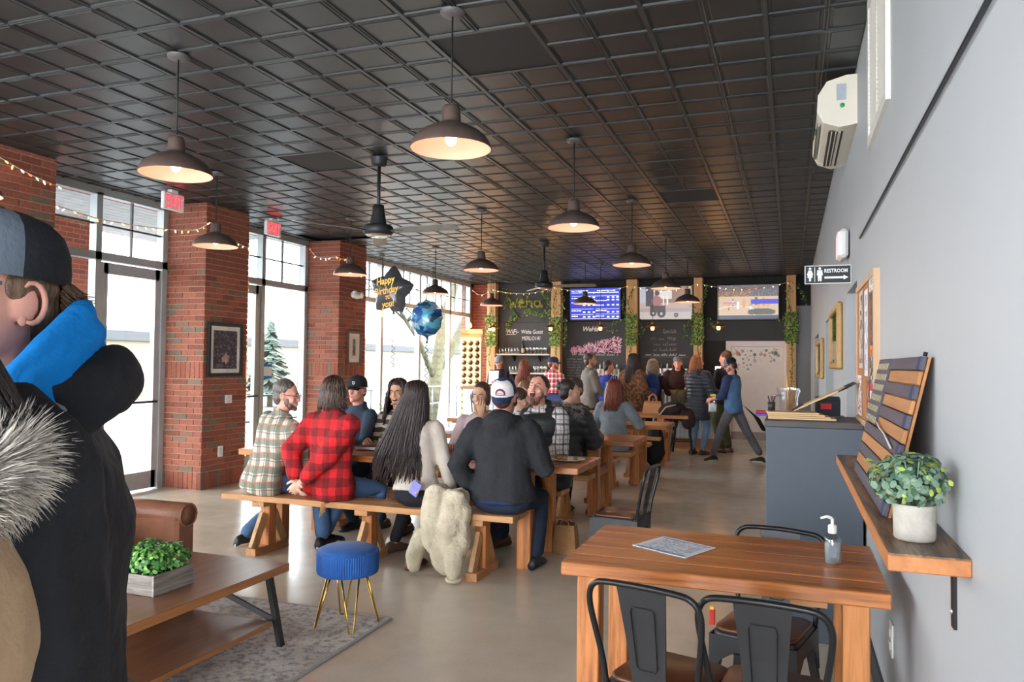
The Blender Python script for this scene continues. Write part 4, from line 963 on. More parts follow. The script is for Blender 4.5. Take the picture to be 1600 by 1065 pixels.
# ---- things on the first table
m_beer = mat('beer_amber', rgb(214, 134, 40), .1, 0, .05, tr=.35); m_bg = glass_mat('beer_glass', .12, (.95, .96, .96))
def tulip(label, x, y, lvl=.07):
    t = T('beer_glass', label, 'glass', (x, y, .76), 0, 'tulip beer glasses')
    MB().lathe([(.0, .001), (.034, .001), (.034, .005), (.006, .012), (.005, .045), (.03, .058), (.046, .085), (.045, .11), (.036, .145), (.037, .16)], 24).build('glass', m_bg, t)
    MB().lathe([(.0, .052), (.028, .061), (.043, .086), (.043, .10+lvl*.2), (.0, .10+lvl*.2)], 20).build('beer', m_beer, t)
tulip('tulip glass of amber beer nearest the red checked sweater', -3.19, 5.68); tulip('tulip glass of amber beer in front of the curly haired woman', -3.02, 5.80)
for k, (x, y) in enumerate(((-2.90, 5.60), (-2.82, 5.66), (-2.98, 5.58), (-2.86, 5.53))):
    t = T('tasting_glass', ['small tasting glass in the tray, back left', 'small tasting glass in the tray, back right', 'small tasting glass in the tray, front left', 'small tasting glass in the tray, front right'][k], 'glass', (x, y, .76), 0, 'small tasting glasses'); MB().lathe([(.0, .001), (.022, .001), (.027, .06), (.026, .06), (.021, .006)], 16).build('glass', m_bg, t); MB().lathe([(.0, .008), (.020, .008), (.023, .04), (.0, .04)], 14).build('beer', [m_beer, mat('beer_dark', rgb(70, 36, 24), .2), m_beer, mat('beer_pale', rgb(230, 190, 110), .2)][k], t)
t = T('book', 'purple covered menu book on the first table', 'book', (-3.36, 5.74, .76)); MB().box((0, 0, .02), (.2, .14, .03), (0, 0, .1), .003).build('cover', mat('cover_purple', rgb(98, 30, 66), .5), t); MB().box((0, 0, .02), (.19, .144, .022), (0, 0, .1)).build('pages', mat('paper_white', (1, 1, 1)), t)
def plate_food(label, x, y, z=.76, food=True):
    t = T('plate', label, 'plate', (x, y, z)); MB().lathe([(.0, .004), (.07, .004), (.09, .008), (.125, .018), (.127, .02), (.122, .02), (.088, .011), (.0, .008)], 32).build('dish', mat('china_white', rgb(232, 230, 226), .3), t)
    if food:
        mf = mat('food_tan', rgb(176, 120, 64), .7, 0, .3, 60)
        for k in range(9): MB().ell((-.05+.018*k*math.cos(k), .03*math.sin(k*2.1), .024), (.022, .016, .012), 8, 6).build('morsel', mf if k % 3 else mat('food_green', rgb(110, 120, 60), .7), t)
plate_food('white plate with leftover food at the end of the first table', -1.60, 5.72)
t = T('napkin', 'crumpled white napkin beside the plate at the table end', 'napkin', (-1.80, 5.62, .76))
mb = MB(); rr = random.Random(6); g_ = [[(-.09+.03*i, -.09+.03*j, .004+rr.uniform(0, .028)) for i in range(7)] for j in range(7)]
mb.add([p for r in g_ for p in r], [(j*7+i, j*7+i+1, (j+1)*7+i+1, (j+1)*7+i) for j in range(6) for i in range(6)], True); mb.build('cloth', mat('napkin_white', rgb(226, 226, 230), .8), t)
t = T('fork', 'steel fork on the dark napkin at the table end', 'fork', (-1.66, 5.50, .761)); ms = mat('cutlery_steel', rgb(190, 190, 192), .25, 1); MB().bar((-.1, 0, .003), (.03, 0, .003), .008, .003).build('handle', ms, t)
for k in range(4): MB().bar((.03, -.009+.006*k, .003), (.09, -.009+.006*k, .004), .003, .002).build('tine', ms, t)
for k, (x, y, l) in enumerate(((-2.36, 5.72, 'small plate with sandwich bits in front of the woman with her hand at her mouth'), (-2.50, 5.95, 'small plate of food beside the blue sleeve on the first table'))): plate_food(l, x, y)
for k, (x, y, z, l) in enumerate(((-3.4, 7.62, .76, 'folded white paper at the left part of the second table'), (-3.6, 9.8, .76, 'folded white paper on the third table near the windows'), (-3.9, 5.62, .76, 'white sheet of paper in front of the man in the plaid shirt'))):
    t = T('paper_sheet', l, 'paper', (x, y, z)); MB().box((0, 0, .003), (.28, .2, .004), (0, 0, .2)).build('sheet', mat('paper_white', (1, 1, 1)), t); MB().box((.02, .02, .007), (.2, .15, .004), (0, 0, .4)).build('inner_sheet', mat('paper_white', (1, 1, 1)), t)
t = T('keys', 'bunch of keys and a dark strap hanging from the plank bench', 'keys', (-3.28, 5.0, .452)); mk = mat('key_brass', rgb(196, 170, 110), .3, .9)
MB().box((0, .01, .004), (.03, .13, .006), (.1, 0, .35)).build('strap', mat('strap_grey', rgb(70, 70, 66), .7), t)
for k in range(4): MB().bar((-.012+.008*k, -.062, -.005), (-.02+.014*k, -.07, -.11+.014*k), .012, .003).build('key', mk, t)
MB().ell((.02, -.066, -.04), (.012, .008, .012), 10, 8).build('red_tag', mat('tag_red', rgb(190, 40, 50), .5), t)
# ================================================================ THE BAR
m_galv = mat('galvanised', rgb(178, 180, 180), .28, .9, .1, 3); m_kick = wood('kick_pine', rgb(128, 92, 60), rgb(178, 136, 94), 'x', 7, .6, (.3, .7))
BX0, BX1, BY = -6.2, -1.07, 14.2
t = T('bar_counter', 'long bar with corrugated metal front and wooden kickboard', 'bar', ((BX0+BX1)/2, BY+.3, 0)); L = BX1-BX0
mb = MB(); n_ = int(L/.019); vs = []
for k in range(n_+1):
    x = -L/2+L*k/n_; y = -.30+.010*math.sin(2*PI*(x/.076)); vs += [(x, y, .20), (x, y, 1.0)]
mb.add(vs, [(2*k, 2*k+2, 2*k+3, 2*k+1) for k in range(n_)], True); mb.build('corrugated_front', m_galv, t)
mb = MB(); mb.b2((-L/2, -.285, 0), (L/2, .3, 1.0)); mb.build('carcass', mat('carcass_dark', rgb(70, 58, 48), .8), t)
for k in range(4): MB().b2((-L/2+k*L/4+.002, -.325, .0), (-L/2+(k+1)*L/4-.002, -.285, .20)).build('kick_board', m_kick, t)
for k in range(2): MB().b2((-L/2-.03, -.36+k*.36, 1.0), (L/2+.03, -.36+(k+1)*.358, 1.05), .005).build('counter_plank', wood('bar_top', rgb(92, 58, 36), rgb(150, 100, 62), 'x', 8, .3, (.3, .7)), t)
MB().b2((L/2-.004, -.29, .2), (L/2+.006, .3, 1.0)).build('end_panel', m_galv, t)
# ---- white cold-room door with stickers
d = T('door_3', None, None, (-1.262, YB-.03, 0), 0, None, 'structure'); m_dw = mat('door_off_white', rgb(216, 206, 200), .45, 0, .03)
mb = MB(); mb.b2((0, -.05, 0), (.10, .03, 2.03)); mb.b2((1.12, -.05, 0), (1.225, .03, 2.03)); mb.b2((.10, -.05, 1.92), (1.12, .03, 2.03)); mb.build('door_frame', m_dw, d)
MB().b2((.10, -.02, .16), (1.12, .02, 1.92), .006).build('door_leaf', m_dw, d); MB().b2((.10, -.03, .0), (1.12, .0, .16)).build('threshold', mat('threshold_grey', rgb(150, 140, 134), .5), d)
MB().tube([(.92, -.05, .92), (1.02, -.07, .93), (1.12, -.06, .92)], .018, 8).build('handle', mat('handle_steel', rgb(180, 180, 180), .3, .9), d); MB().b2((1.10, -.06, .84), (1.16, -.045, 1.0)).build('latch_plate', mat('handle_steel', (0, 0, 0)), d)
rr = random.Random(12); cs = [(200, 60, 50), (40, 40, 44), (225, 220, 210), (60, 160, 120), (200, 160, 60), (90, 120, 160), (180, 80, 90), (120, 116, 110), (230, 226, 220)]
spots = []
for k in range(42):
    for _ in range(30):
        x = .14+rr.random()*.9; z = 1.87-abs(rr.gauss(0, .22)); r = rr.uniform(.012, .034)
        if z < 1.45 or (x > .6 and z < 1.6): continue
        if all((x-a)**2+(z-b_)**2 > (r+c_+.004)**2 for a, b_, c_ in spots): spots.append((x, z, r)); break
spots.append((.98, 1.78, .05)); spots.append((.24, 1.77, .045))
for k, (x, z, r) in enumerate(spots):
    c = cs[k % 9] if k < len(spots)-2 else ((70, 170, 130) if k == len(spots)-2 else (206, 60, 56))
    c = tuple(int(q*.5+v*.5) for q, v in zip(c, (200, 190, 184)))
    s_ = MB().lathe([(r, 0), (r, .002), (r*.9, .003), (0, .003)], 14, (x, -.021, z), Euler((PI/2, 0, 0)).to_matrix()).build('sticker', mat('sticker_%d_%d_%d' % c, rgb(*c), .5, var=0), d)
    if k % 2 == 0: MB().lathe([(r*.6, .003), (r*.6, .0042), (0, .0042)], 12, (x, -.021, z), Euler((PI/2, 0, 0)).to_matrix()).build('sticker_centre', mat('sticker_c%d' % (k % 9), rgb(*[int(q*.55+90) for q in cs[(k+4) % 9]]), .5, var=0), s_)
# ---- televisions
m_tvb = mat('tv_black', rgb(16, 16, 17), .35)
def tv(label, x0, x1, z0, z1, fn, nx, ny, em=1.0):
    t = T('television', label, 'television', ((x0+x1)/2, YB-.1, z0), 0, 'televisions above the bar'); w, h = x1-x0, z1-z0; t.rotation_euler = (.05, 0, 0)
    MB().b2((-w/2-.02, 0, -.03), (w/2+.02, .05, h+.02), .006).build('case', m_tvb, t); MB().b2((-.12, .05, h*.3), (.12, .075, h*.7)).build('wall_mount', m_tvb, t)
    picture('screen', (-w/2, -.0025, 0), (w, 0, 0), (0, 0, h), nx, ny, fn, vcol('screen_glow%d' % int(em*100), em, .3), t); return t
m_scr_w = mat('screen_white', (1, 1, 1), .4, em=.24, var=0)
t = tv('television with the blue beer menu', -4.61, -3.49, 2.51, 3.19, lambda u, v: (24, 48, 190) if v < .86 else (34, 66, 205), 4, 4, .24)
R_ = frame_rot((1, 0, 0), (0, 0, 1)); rr = random.Random(3)
def trow(y, xs, w, h): MB().b2((xs, -.0045, y), (xs+w, -.003, y+h)).build('menu_line', m_scr_w, t)
for z, a, w, h in ((.58, -.53, 1.06, .012), (.51, -.53, 1.06, .005), (.225, -.53, .5, .005), (.225, .02, .52, .005), (.105, -.53, .5, .005), (.11, .02, .52, .005), (.01, -.53, 1.06, .005)): trow(z, a, w, h)
for z, a, w in ((.62, -.53, .34), (.62, .05, .4), (.455, -.53, .2), (.40, .02, .22), (.36, -.53, .16), (.30, .02, .18), (.18, -.53, .2), (.18, .02, .24), (.06, -.53, .15), (.06, .02, .2)):
    x = a
    while x < a+w: q = rr.uniform(.02, .06); trow(z, x, q, .018); x += q+.012
for z in (.47, .41, .30, .145, .04):
    for x in (-.27, -.16, -.05, .27, .38, .48): trow(z, x, .055, .028)
rr = random.Random(21)
def moto(u, v):
    n = rr.randint(-10, 10)
    for (cx, cy, r) in ((.42, .17, .13), (.26, .18, .10), (.70, .12, .07)):
        q = ((u-cx)*1.65)**2+(v-cy)**2
        if q < (r*.3)**2: return (200, 196, 190)
        if q < r*r: return (34+n, 30, 30)
    if .20 < u < .50 and .2 < v < .42: return (54+n, 40, 40)
    if (u-.33)**2*3+(v-.56)**2 < .028: return (150+n, 96, 90)
    if .12 < u < .27 and .4 < v < 1: return (44+n, 42, 60)
    if (u-.34)**2*2.7+(v-.8)**2 < .006: return (70, 44, 40)
    if v < .22: return (176+n, 164, 160)
    if .38 < u < .60 and .44 < v < .72 and int(u*40) % 3 == 0: return (226, 224, 220)
    if .62 < v < .95 and .34 < u < .62: return (206+n, 200, 196)
    if v > .5: return (136+n, 104, 84) if u > .3 else (170+n, 170, 180)
    return (178+n, 150, 140) if v > .34 else (150+n, 140, 140)
tv('television showing a rider on a wheeled machine, behind two pendant lamps', -3.06, -1.95, 2.5, 3.19, moto, 100, 60, .21)
def hoops(u, v):
    n = rr.randint(-18, 18)
    if v < .1: return (40, 60, 100) if (.05 < u < .42 or .6 < u < .9) and v > .03 else (60+n, 66, 80)
    if v > .82: return rr.choice(((40, 40, 48), (120, 124, 130), (70, 60, 66), (150, 90, 80), (60, 70, 90)))
    if v > .66: return rr.choice(((206, 160, 50), (90, 66, 110), (40, 44, 60), (190, 110, 60), (60, 60, 70))) if u < .55 else rr.choice(((60, 64, 72), (130, 130, 134), (40, 44, 54)))
    if .44 < v < .58 and u > .55: return (50+n, 52, 200)
    for (cx, cy, c) in ((.34, .40, (230, 232, 236)), (.44, .46, (226, 150, 40)), (.76, .50, (210, 130, 70)), (.83, .48, (220, 150, 60)), (.64, .52, (70, 60, 70))):
        if abs(u-cx) < .022 and abs(v-cy) < .115: return c
    if .5 < u < .95 and .12 < v < .30 and ((u-.72)/.24)**2+((v-.2)/.11)**2 < 1: return rr.choice(((70, 80, 70), (110, 100, 90), (50, 56, 60)))
    if .08 < u < .36 and .44 < v < .50: return (190, 140, 160)
    if abs(((u-.3)/.5)**2+((v-.2)/.25)**2-.5) < .05: return (236, 228, 220)
    for (cx, cy, c) in ((.18, .42, (226, 150, 40)), (.55, .36, (230, 232, 236)), (.68, .40, (226, 150, 40)), (.25, .52, (230, 232, 236))):
        if abs(u-cx) < .012 and cy-.1 < v < cy+.03: return c
        if abs(u-cx) < .009 and cy-.16 < v <= cy-.1: return (90, 60, 50)
        if (u-cx)**2*2.9+(v-cy-.05)**2 < .0005: return (80, 54, 44)
    return (206+n//3, 178+n//3, 150+n//3)
tv('television showing a basketball game at the right end', -1.42, -.23, 2.49, 3.18, hoops, 120, 66, .2)
# ---- chalk writing
def scribble(name, parent, x, z, w, h, m, seed):
    rr = random.Random(seed); mb = MB(); u = 0
    while u < w:
        L_ = rr.uniform(.08, .2); q = []; v = u
        while v < min(w, u+L_):
            am = rr.choice((.5, .55, .6, 1.0)); st = h*rr.uniform(.5, .7)
            for i in range(6): t_ = i/6; q.append((x+v+st*t_+.22*h*math.sin(2*PI*t_), -.006, z+.5*h*am*(1-math.cos(2*PI*t_))))
            v += st
        if len(q) > 1: mb.tube(q, .0045, 4, True)
        u += L_+.045
    return mb.build(name, m, parent)
m_ck = mat('chalk_white', rgb(226, 226, 224), .9, var=.05); m_ckd = mat('chalk_dim', rgb(150, 148, 146), .9, var=.05)
cw = T('chalk_writing', 'white chalk lettering with the wifi note on the left chalkboard', 'writing', (-6.17, YB-.024, 2.05))
text('lettering', 'WiFi-', .14, (0, 0, .155), R_, m_ck, cw, .0008, .1); MB().b2((0, -.001, .125), (.24, 0, .138)).build('underline', m_ck, cw)
text('lettering', 'Weha Guest', .13, (.37, 0, .15), R_, m_ck, cw, .0008, .12, 'LEFT', .78); text('lettering', 'MERLO141', .13, (.39, 0, .0), R_, m_ck, cw, .0008, .08, 'LEFT', .75)
cw = T('chalk_writing', 'chalk title and pink blossom mural on the second chalkboard', 'writing', (-4.6, YB-.024, 1.72))
text('lettering', 'WeHa', .15, (.24, 0, .53), R_, m_ck, cw, .0008, .3, 'LEFT', .9, .003); scribble('lettering', cw, .80, .53, .25, .05, m_ckd, 5)
scribble('lettering', cw, .02, .0, .48, .06, m_ck, 1); scribble('lettering', cw, .56, -.005, .5, .06, m_ck, 2)
rr = random.Random(31); cp = [mat('chalk_pink', rgb(216, 150, 176), .9, var=0), mat('chalk_pale_pink', rgb(232, 206, 214), .9, var=0), mat('chalk_mauve', rgb(186, 120, 150), .9, var=0)]
mb = MB()
for k in range(330):
    x = rr.random(); z = .06+rr.random()*(.10+.26*x); x = .0+1.12*x; a = rr.uniform(0, PI); l_ = rr.uniform(.015, .05); mb.mi = rr.randrange(3); w = .008
    c, s_ = math.cos(a), math.sin(a); yk = -.001-k*4e-5; mb.add([(x-l_*c-w*s_, yk, z-l_*s_+w*c), (x-l_*c+w*s_, yk, z-l_*s_-w*c), (x+l_*c+w*s_, yk, z+l_*s_-w*c), (x+l_*c-w*s_, yk, z+l_*s_+w*c)], [(0, 1, 2, 3)])
o = mb.build('blossom_mural', cp, cw); o['kind'] = 'stuff'
for k in range(8): scribble('list_line', cw, -.10, -.10-.062*k, .34-.02*(k%3), .035, m_ckd, 20+k)
cw = T('chalk_writing', 'chalk list of food specials on the third chalkboard', 'writing', (-3.0, YB-.024, 1.72))
text('lettering', 'Specials', .13, (.42, 0, .48), R_, m_ckd, cw, .0006, .12, 'LEFT', .72); text('lettering', 'Wings', .10, (.52, 0, .34), R_, m_ckd, cw, .0006, .12, 'LEFT', .72)
for z, x, w, h, q in ((.34, .16, .30, .07, 41), (.22, .22, .5, .07, 42), (.10, .22, .5, .07, 43), (.0, .05, .85, .05, 44)): scribble('lettering', cw, x, z, w, h, m_ck if z == 0 else m_ckd, q)
MB().b2((.0, -.001, -.03), (.98, 0, -.024)).build('underline', m_ckd, cw)
# ---- back-bar shelves with glassware
m_steelw = mat('shelf_pale', rgb(196, 184, 166), .5)
m_gl = glass_mat('glassware', .35, (.9, .92, .93))
def bshelf(label, x0, x1, z):
    t = T('bar_shelf', label, 'shelf', (x0, YB-.022, z)); MB().b2((0, -.22, -.03), (x1-x0, 0, 0)).build('board', m_steelw, t)
    for x in (.3*(x1-x0), .78*(x1-x0)): MB().prism([(0, 0), (-.18, -.03), (-.16, -.03), (0, -.17)], 'x', x-.012, x+.012).build('bracket', mbk, t)
bshelf('upper bar shelf with rows of pint glasses and a dark bottle', -6.33, -5.05, 1.735); bshelf('lower bar shelf with more glasses behind the people', -6.33, -5.05, 1.31)
GL = MB().lathe([(.0, .002), (.026, .002), (.034, .15), (.032, .15), (.024, .008)], 10).mesh('pint_glass', m_gl)
GW = MB().lathe([(.0, .001), (.03, .001), (.005, .01), (.005, .07), (.035, .10), (.036, .13), (.028, .15)], 10).mesh('stem_glass', m_gl)
ORD = ('first', 'second', 'third', 'fourth', 'fifth', 'sixth', 'seventh')
def glass_row(me, nm, x0, n, dx, z, lab, rows=2):
    for r in range(rows):
        for k in range(n):
            o = put(nm, me, None, (x0+k*dx, YB-.08-r*.085, z)); tag(o, ORD[k]+' '+lab+(', front row' if r else ', back row'), 'glass', lab)
glass_row(GL, 'pint_glass', -6.26, 7, .075, 1.736, 'clear pint glass from the left on the upper bar shelf'); glass_row(GW, 'stem_glass', -5.60, 6, .085, 1.736, 'clear stemmed glass from the left on the upper bar shelf')
glass_row(GL, 'pint_glass', -6.0, 6, .075, 1.311, 'clear pint glass from the left on the lower bar shelf'); glass_row(GW, 'stem_glass', -5.42, 4, .085, 1.311, 'clear stemmed glass from the left on the lower bar shelf')
t = T('wine_bottle', 'dark bottle with pale label between the glasses on the bar shelf', 'bottle', (-5.71, YB-.13, 1.735)); MB().lathe([(.0, .001), (.036, .001), (.037, .16), (.014, .22), (.013, .29), (.0, .29)], 16).build('bottle', mat('bottle_dark', rgb(30, 34, 28), .15), t); MB().lathe([(.0375, .03), (.0375, .13)], 16).build('label', mat('label_cream', rgb(190, 176, 150), .7), t)
# ---- tap walls
def taps(label, x0, x1, z0, z1, n):
    t = T('tap_wall', label, 'beer taps', (x0, YB-.03, z0)); w = x1-x0; MB().b2((0, -.05, 0), (w, 0, z1-z0), .004).build('steel_panel', mat('tap_steel', rgb(186, 176, 168), .3, .8), t)
    for k in range(n):
        x = w*(k+.5)/n; h = z1-z0; s_ = MB().tube([(x, -.05, h-.06), (x, -.12, h-.05), (x, -.13, h-.12)], .014, 8).build('spout', mat('tap_chrome', rgb(210, 210, 210), .15, 1), t)
        MB().lathe([(.008, 0), (.016, .05), (.02, .12), (.012, .15), (0, .155)], 10, (x, -.10, h-.05)).build('tap_handle', mat('tap_handle_%d' % (k % 2), (rgb(226, 222, 214), rgb(60, 54, 50))[k % 2], .4), s_)
taps('steel tap wall with pale handles beneath the blossom mural', -4.15, -3.5, 1.0, 1.42, 7); taps('steel tap wall left of the smiling bartender', -2.75, -2.05, 1.12, 1.45, 6)
for k, (x, l) in enumerate(((-3.42, 'white squeeze bottle at the end of the tap wall'), (-3.95, 'small white bottle in front of the tap wall'))):
    t = T('squeeze_bottle', l, 'bottle', (x, BY+.42, 1.05)); MB().lathe([(.0, .001), (.035, .001), (.036, .13), (.012, .16)], 14).build('bottle', m_white, t); MB().lathe([(.012, .16), (.006, .2), (0, .205)], 10).build('nozzle', m_white, t)
t = T('warming_lamp', 'glowing orange lit jug lantern on the bar beside the tall man', 'lantern', (-1.19, BY+.10, 1.05)); mo = mat('lantern_glow', (1, .5, .12), .4, em=1.6, emc=(1, .42, .08), var=0)
MB().b2((-.09, -.07, 0), (.09, .07, .14), .008).build('base', mat('lantern_base', rgb(120, 96, 82), .5), t); MB().b2((-.085, -.065, .14), (.085, .065, .34), .008).build('glowing_glass', mo, t); MB().b2((-.09, -.07, .34), (.09, .07, .46), .008).build('top', glass_mat('lantern_clear', .2, (.9, .85, .8)), t); MB().tube([(.03, -.07, .18), (.07, -.10, .2), (.07, -.10, .28), (.03, -.07, .30)], .012, 8).build('handle', mo, t)
# ---- riddling rack full of corks
t = T('bottle_rack', 'tall wooden bottle rack with rows of round holes left of the bar', 'rack', (-6.64, 15.62, 0)); m_rk = wood('rack_pale', rgb(186, 156, 112), rgb(226, 204, 164), 'z', 8, .6, (.3, .7)); m_rk2 = wood('rack_top', rgb(138, 78, 40), rgb(214, 150, 92), 'x', 9, .5, (.4, .6))
MB().box((0, .03, 1.04), (.50, .05, 2.08), None, .004).build('panel', m_rk, t); MB().box((0, .03, 2.17), (.50, .055, .18), None, .004).build('head_board', m_rk2, t)
hk = mat('rack_hole', rgb(78, 50, 32), .8); hb = MB().lathe([(.055, 0), (.055, -.004), (0, -.004)], 14, (0, 0, 0), Euler((-PI/2, 0, 0)).to_matrix()).mesh('rack_hole', hk); nb = MB().lathe([(.0, .0), (.035, .0), (.037, .05), (.016, .07), (.0, .07)], 12, (0, 0, 0), Euler((PI/2-.3, 0, 0)).to_matrix()).mesh('bottle_end', mat('bottle_cream', rgb(214, 196, 150), .5))
for r in range(13):
    for c in range(3):
        h = put('rack_hole', hb, t, (-.155+.155*c, .005, .25+.142*r)); put('bottle_end', nb, h, (-.02, -.005, .025))
for s_ in (-1, 1): MB().box((s_*.2, .15, .5), (.05, .2, 1.0), (-.12, 0, 0)).build('rear_leg', m_rk, t)
# ---- ivy
iv = [mat('ivy_green', rgb(92, 128, 56), .55, 0, .2, 20), mat('ivy_light', rgb(140, 170, 78), .55), mat('ivy_dark', rgb(52, 84, 40), .55)]
def leaf_add(mb, p, nrm, s_, rr):
    nrm = nrm.normalized(); x = nrm.orthogonal().normalized(); x = Matrix.Rotation(rr.uniform(0, 6.28), 3, nrm) @ x; y = nrm.cross(x)
    mb.mi = rr.choices((0, 1, 2), (5, 3, 3))[0]
    mb.add([p-x*s_, p+y*s_*.55+nrm*s_*.15, p+x*s_, p-y*s_*.55+nrm*s_*.15], [(0, 1, 2, 3)], False)
def ivy(label, x, dense, tails, seed):
    t = T('ivy_garland', label, 'ivy', (x, 16.3, dense[0]), 0, 'ivy garlands on the bar posts'); rr = random.Random(seed); mb = MB()
    for k in range(420):
        z = rr.uniform(0, dense[1]-dense[0]); a = rr.uniform(-.13, .13); leaf_add(mb, Vector((a, rr.uniform(-.05, .02), z)), Vector((rr.gauss(0, .5), -1, rr.gauss(0, .5))), rr.uniform(.018, .034), rr)
    mb.build('leaf_mass', iv, t)['kind'] = 'stuff'
    for (pts) in tails:
        q = [Vector((a, rr.uniform(-.03, .0), b_-dense[0])) for a, b_ in pts]
        vine = MB().tube(q, .005, 5).build('vine', iv[2], t); mb = MB()
        for a, b_ in zip(q[:-1], q[1:]):
            n_ = max(4, int((b_-a).length/.016))
            for k in range(n_): leaf_add(mb, a.lerp(b_, k/n_)+Vector((rr.gauss(0, .028), rr.uniform(-.03, 0), rr.gauss(0, .028))), Vector((rr.gauss(0, .6), -1, rr.gauss(0, .6))), rr.uniform(.016, .03), rr)
        mb.build('trailing_leaves', iv, vine)['kind'] = 'stuff'
ivy('ivy garland on the leftmost bar post', -6.44, (1.9, 2.6), [[(0, 2.6), (.05, 2.95), (.02, 3.2)], [(.03, 1.95), (-.04, 1.6), (0, 1.45)]], 1)
ivy('ivy garland on the second bar post beside the menu television', -4.9, (1.9, 2.55), [[(0, 2.5), (-.05, 2.8), (.03, 3.15)], [(.06, 1.95), (.0, 1.7), (.03, 1.4)], [(.1, 3.1), (.2, 2.9), (.12, 2.6), (.25, 2.45), (.22, 1.9)], [(-.1, 3.2), (-.3, 3.12), (-.2, 2.9), (-.12, 2.8)], [(-.1, 2.75), (-.35, 2.6), (-.55, 2.7), (-.75, 2.62)]], 2)
ivy('thick ivy garland on the middle bar post', -3.2, (1.93, 2.6), [[(0, 2.6), (-.08, 2.85), (.05, 3.2)], [(-.15, 3.0), (-.2, 2.7), (-.12, 2.6)], [(-.1, 2.5), (-.35, 2.45), (-.42, 2.2)], [(.0, 1.95), (-.04, 1.6)], [(.12, 2.5), (.25, 2.3), (.22, 2.1)]], 3)
ivy('ivy garland on the fourth bar post between two televisions', -1.81, (1.95, 2.6), [[(.05, 2.6), (.12, 2.9), (.2, 3.2)], [(-.1, 2.5), (-.25, 2.35), (-.22, 2.1)], [(.1, 2.5), (.25, 2.45), (.4, 2.2)], [(0, 1.95), (.03, 1.6)], [(-.08, 2.6), (-.1, 2.8)]], 4)
ivy('ivy garland on the rightmost bar post', .02, (1.98, 2.6), [[(0, 2.6), (-.08, 2.9), (-.05, 3.2)], [(.1, 3.15), (.2, 3.0), (.26, 2.8)], [(-.12, 2.5), (-.3, 2.42)], [(.0, 2.0), (.02, 1.6), (.0, 1.1)]], 5)
t = T('ivy_garland', 'leafy garland draped down the left chalkboard', 'ivy', (-6.0, 16.55, 2.4)); rr = random.Random(77)
for pts in ([(-.15, .85), (-.1, .55), (-.25, .35)], [(-.2, .8), (.0, .4), (.1, .2), (.05, .1)], [(.3, .35), (.5, .28), (.7, .2), (.85, .22), (1.0, .3)], [(.72, .75), (.85, .55), (.93, .4)], [(-.02, .15), (-.1, .0), (-.14, -.1)]):
    q = [Vector((a, 0, b_)) for a, b_ in pts]; vine = MB().tube(q, .005, 5).build('vine', iv[2], t); mb = MB()
    for a, b_ in zip(q[:-1], q[1:]):
        for k in range(26): leaf_add(mb, a.lerp(b_, k/26)+Vector((rr.gauss(0, .03), rr.uniform(-.03, 0), rr.gauss(0, .03))), Vector((rr.gauss(0, .6), -1, rr.gauss(0, .6))), rr.uniform(.016, .03), rr)
    mb.build('trailing_leaves', iv, vine)['kind'] = 'stuff'
t = T('leaf_sign', 'moss and leaf lettering spelling weha on the left chalkboard', 'sign', (-6.06, 16.54, 2.78)); rr = random.Random(78); moss = [mat('moss_olive', rgb(150, 156, 70), .8), mat('moss_light', rgb(186, 186, 96), .8), mat('moss_dark', rgb(96, 104, 50), .8)]
strokes = {'letter_w': [[(0, .2), (.03, .02), (.09, .15), (.13, .02), (.19, .22)]], 'letter_e': [[(.22, .1), (.34, .12), (.3, .19), (.23, .14), (.24, .03), (.34, .04)]], 'letter_h': [[(.42, .30), (.40, .02)], [(.40, .12), (.48, .17), (.53, .12), (.53, .02)]], 'letter_a': [[(.72, .16), (.62, .16), (.60, .06), (.66, .02), (.72, .06), (.73, .17), (.74, .02), (.80, .04)]]}
for nm, ss in strokes.items():
    mb = MB()
    for st in ss:
        for a, b_ in zip(st[:-1], st[1:]):
            a = Vector((a[0], 0, a[1])); b_ = Vector((b_[0], 0, b_[1]))
            for k in range(28): leaf_add(mb, a.lerp(b_, k/28)+Vector((rr.gauss(0, .012), rr.uniform(-.04, 0), rr.gauss(0, .012))), Vector((rr.gauss(0, .6), -1, rr.gauss(0, .6))), rr.uniform(.014, .024), rr)
    mb.build(nm, moss, t)
# ---- bar stools, coats and bags
def bar_stool(label, loc, rz, H=.64, back=True, panel=None):
    t = T('bar_stool', label, 'stool', loc, rz, 'metal bar stools'); MB().lathe([(.0, H-.03), (.16, H-.03), (.17, H-.015), (.165, H), (0, H)], 24).build('seat', m_pine_x, t)
    for sx in (-1, 1):
        for sy in (-1, 1): MB().bar((sx*.12, sy*.12, H-.03), (sx*.19, sy*.19, 0), .035, .03).build('leg', m_gun, t)
        MB().bar((sx*.165, -.165, .22), (sx*.165, .165, .22), .02, .02).build('footrest', m_gun, t)
    for sy in (-1, 1): MB().bar((-.165, sy*.165, .22), (.165, sy*.165, .22), .02, .02).build('footrest', m_gun, t)
    if panel: MB().box((0, -.18, H+.24), (.30, .012, .20), (-.1, 0, 0), .005).build('back_panel', panel, t)
    if back: MB().tube([(-.15, -.13, H-.03), (-.17, -.17, H+.28), (-.1, -.19, H+.34), (.1, -.19, H+.34), (.17, -.17, H+.28), (.15, -.13, H-.03)], .011, 8).build('back_hoop', m_gun2, t)
bar_stool('wooden seated bar stool with an olive coat over its back', (-1.75, 13.45, 0), PI-.0); bar_stool('bar stool behind the woman in the leopard fur coat', (-2.75, 13.75, 0), PI, .64, False); bar_stool('bar stool in front of the man in the red plaid shirt', (-4.0, 13.82, 0), PI, .64, False)
m_bp = mat('stool_blue', rgb(36, 66, 130), .4); bar_stool('blue backed bar stool left of the laughing woman', (-5.25, 12.95, 0), 0, .66, True, m_bp); bar_stool('blue backed bar stool behind the laughing man', (-3.83, 12.85, 0), 0, .66, True, m_bp)
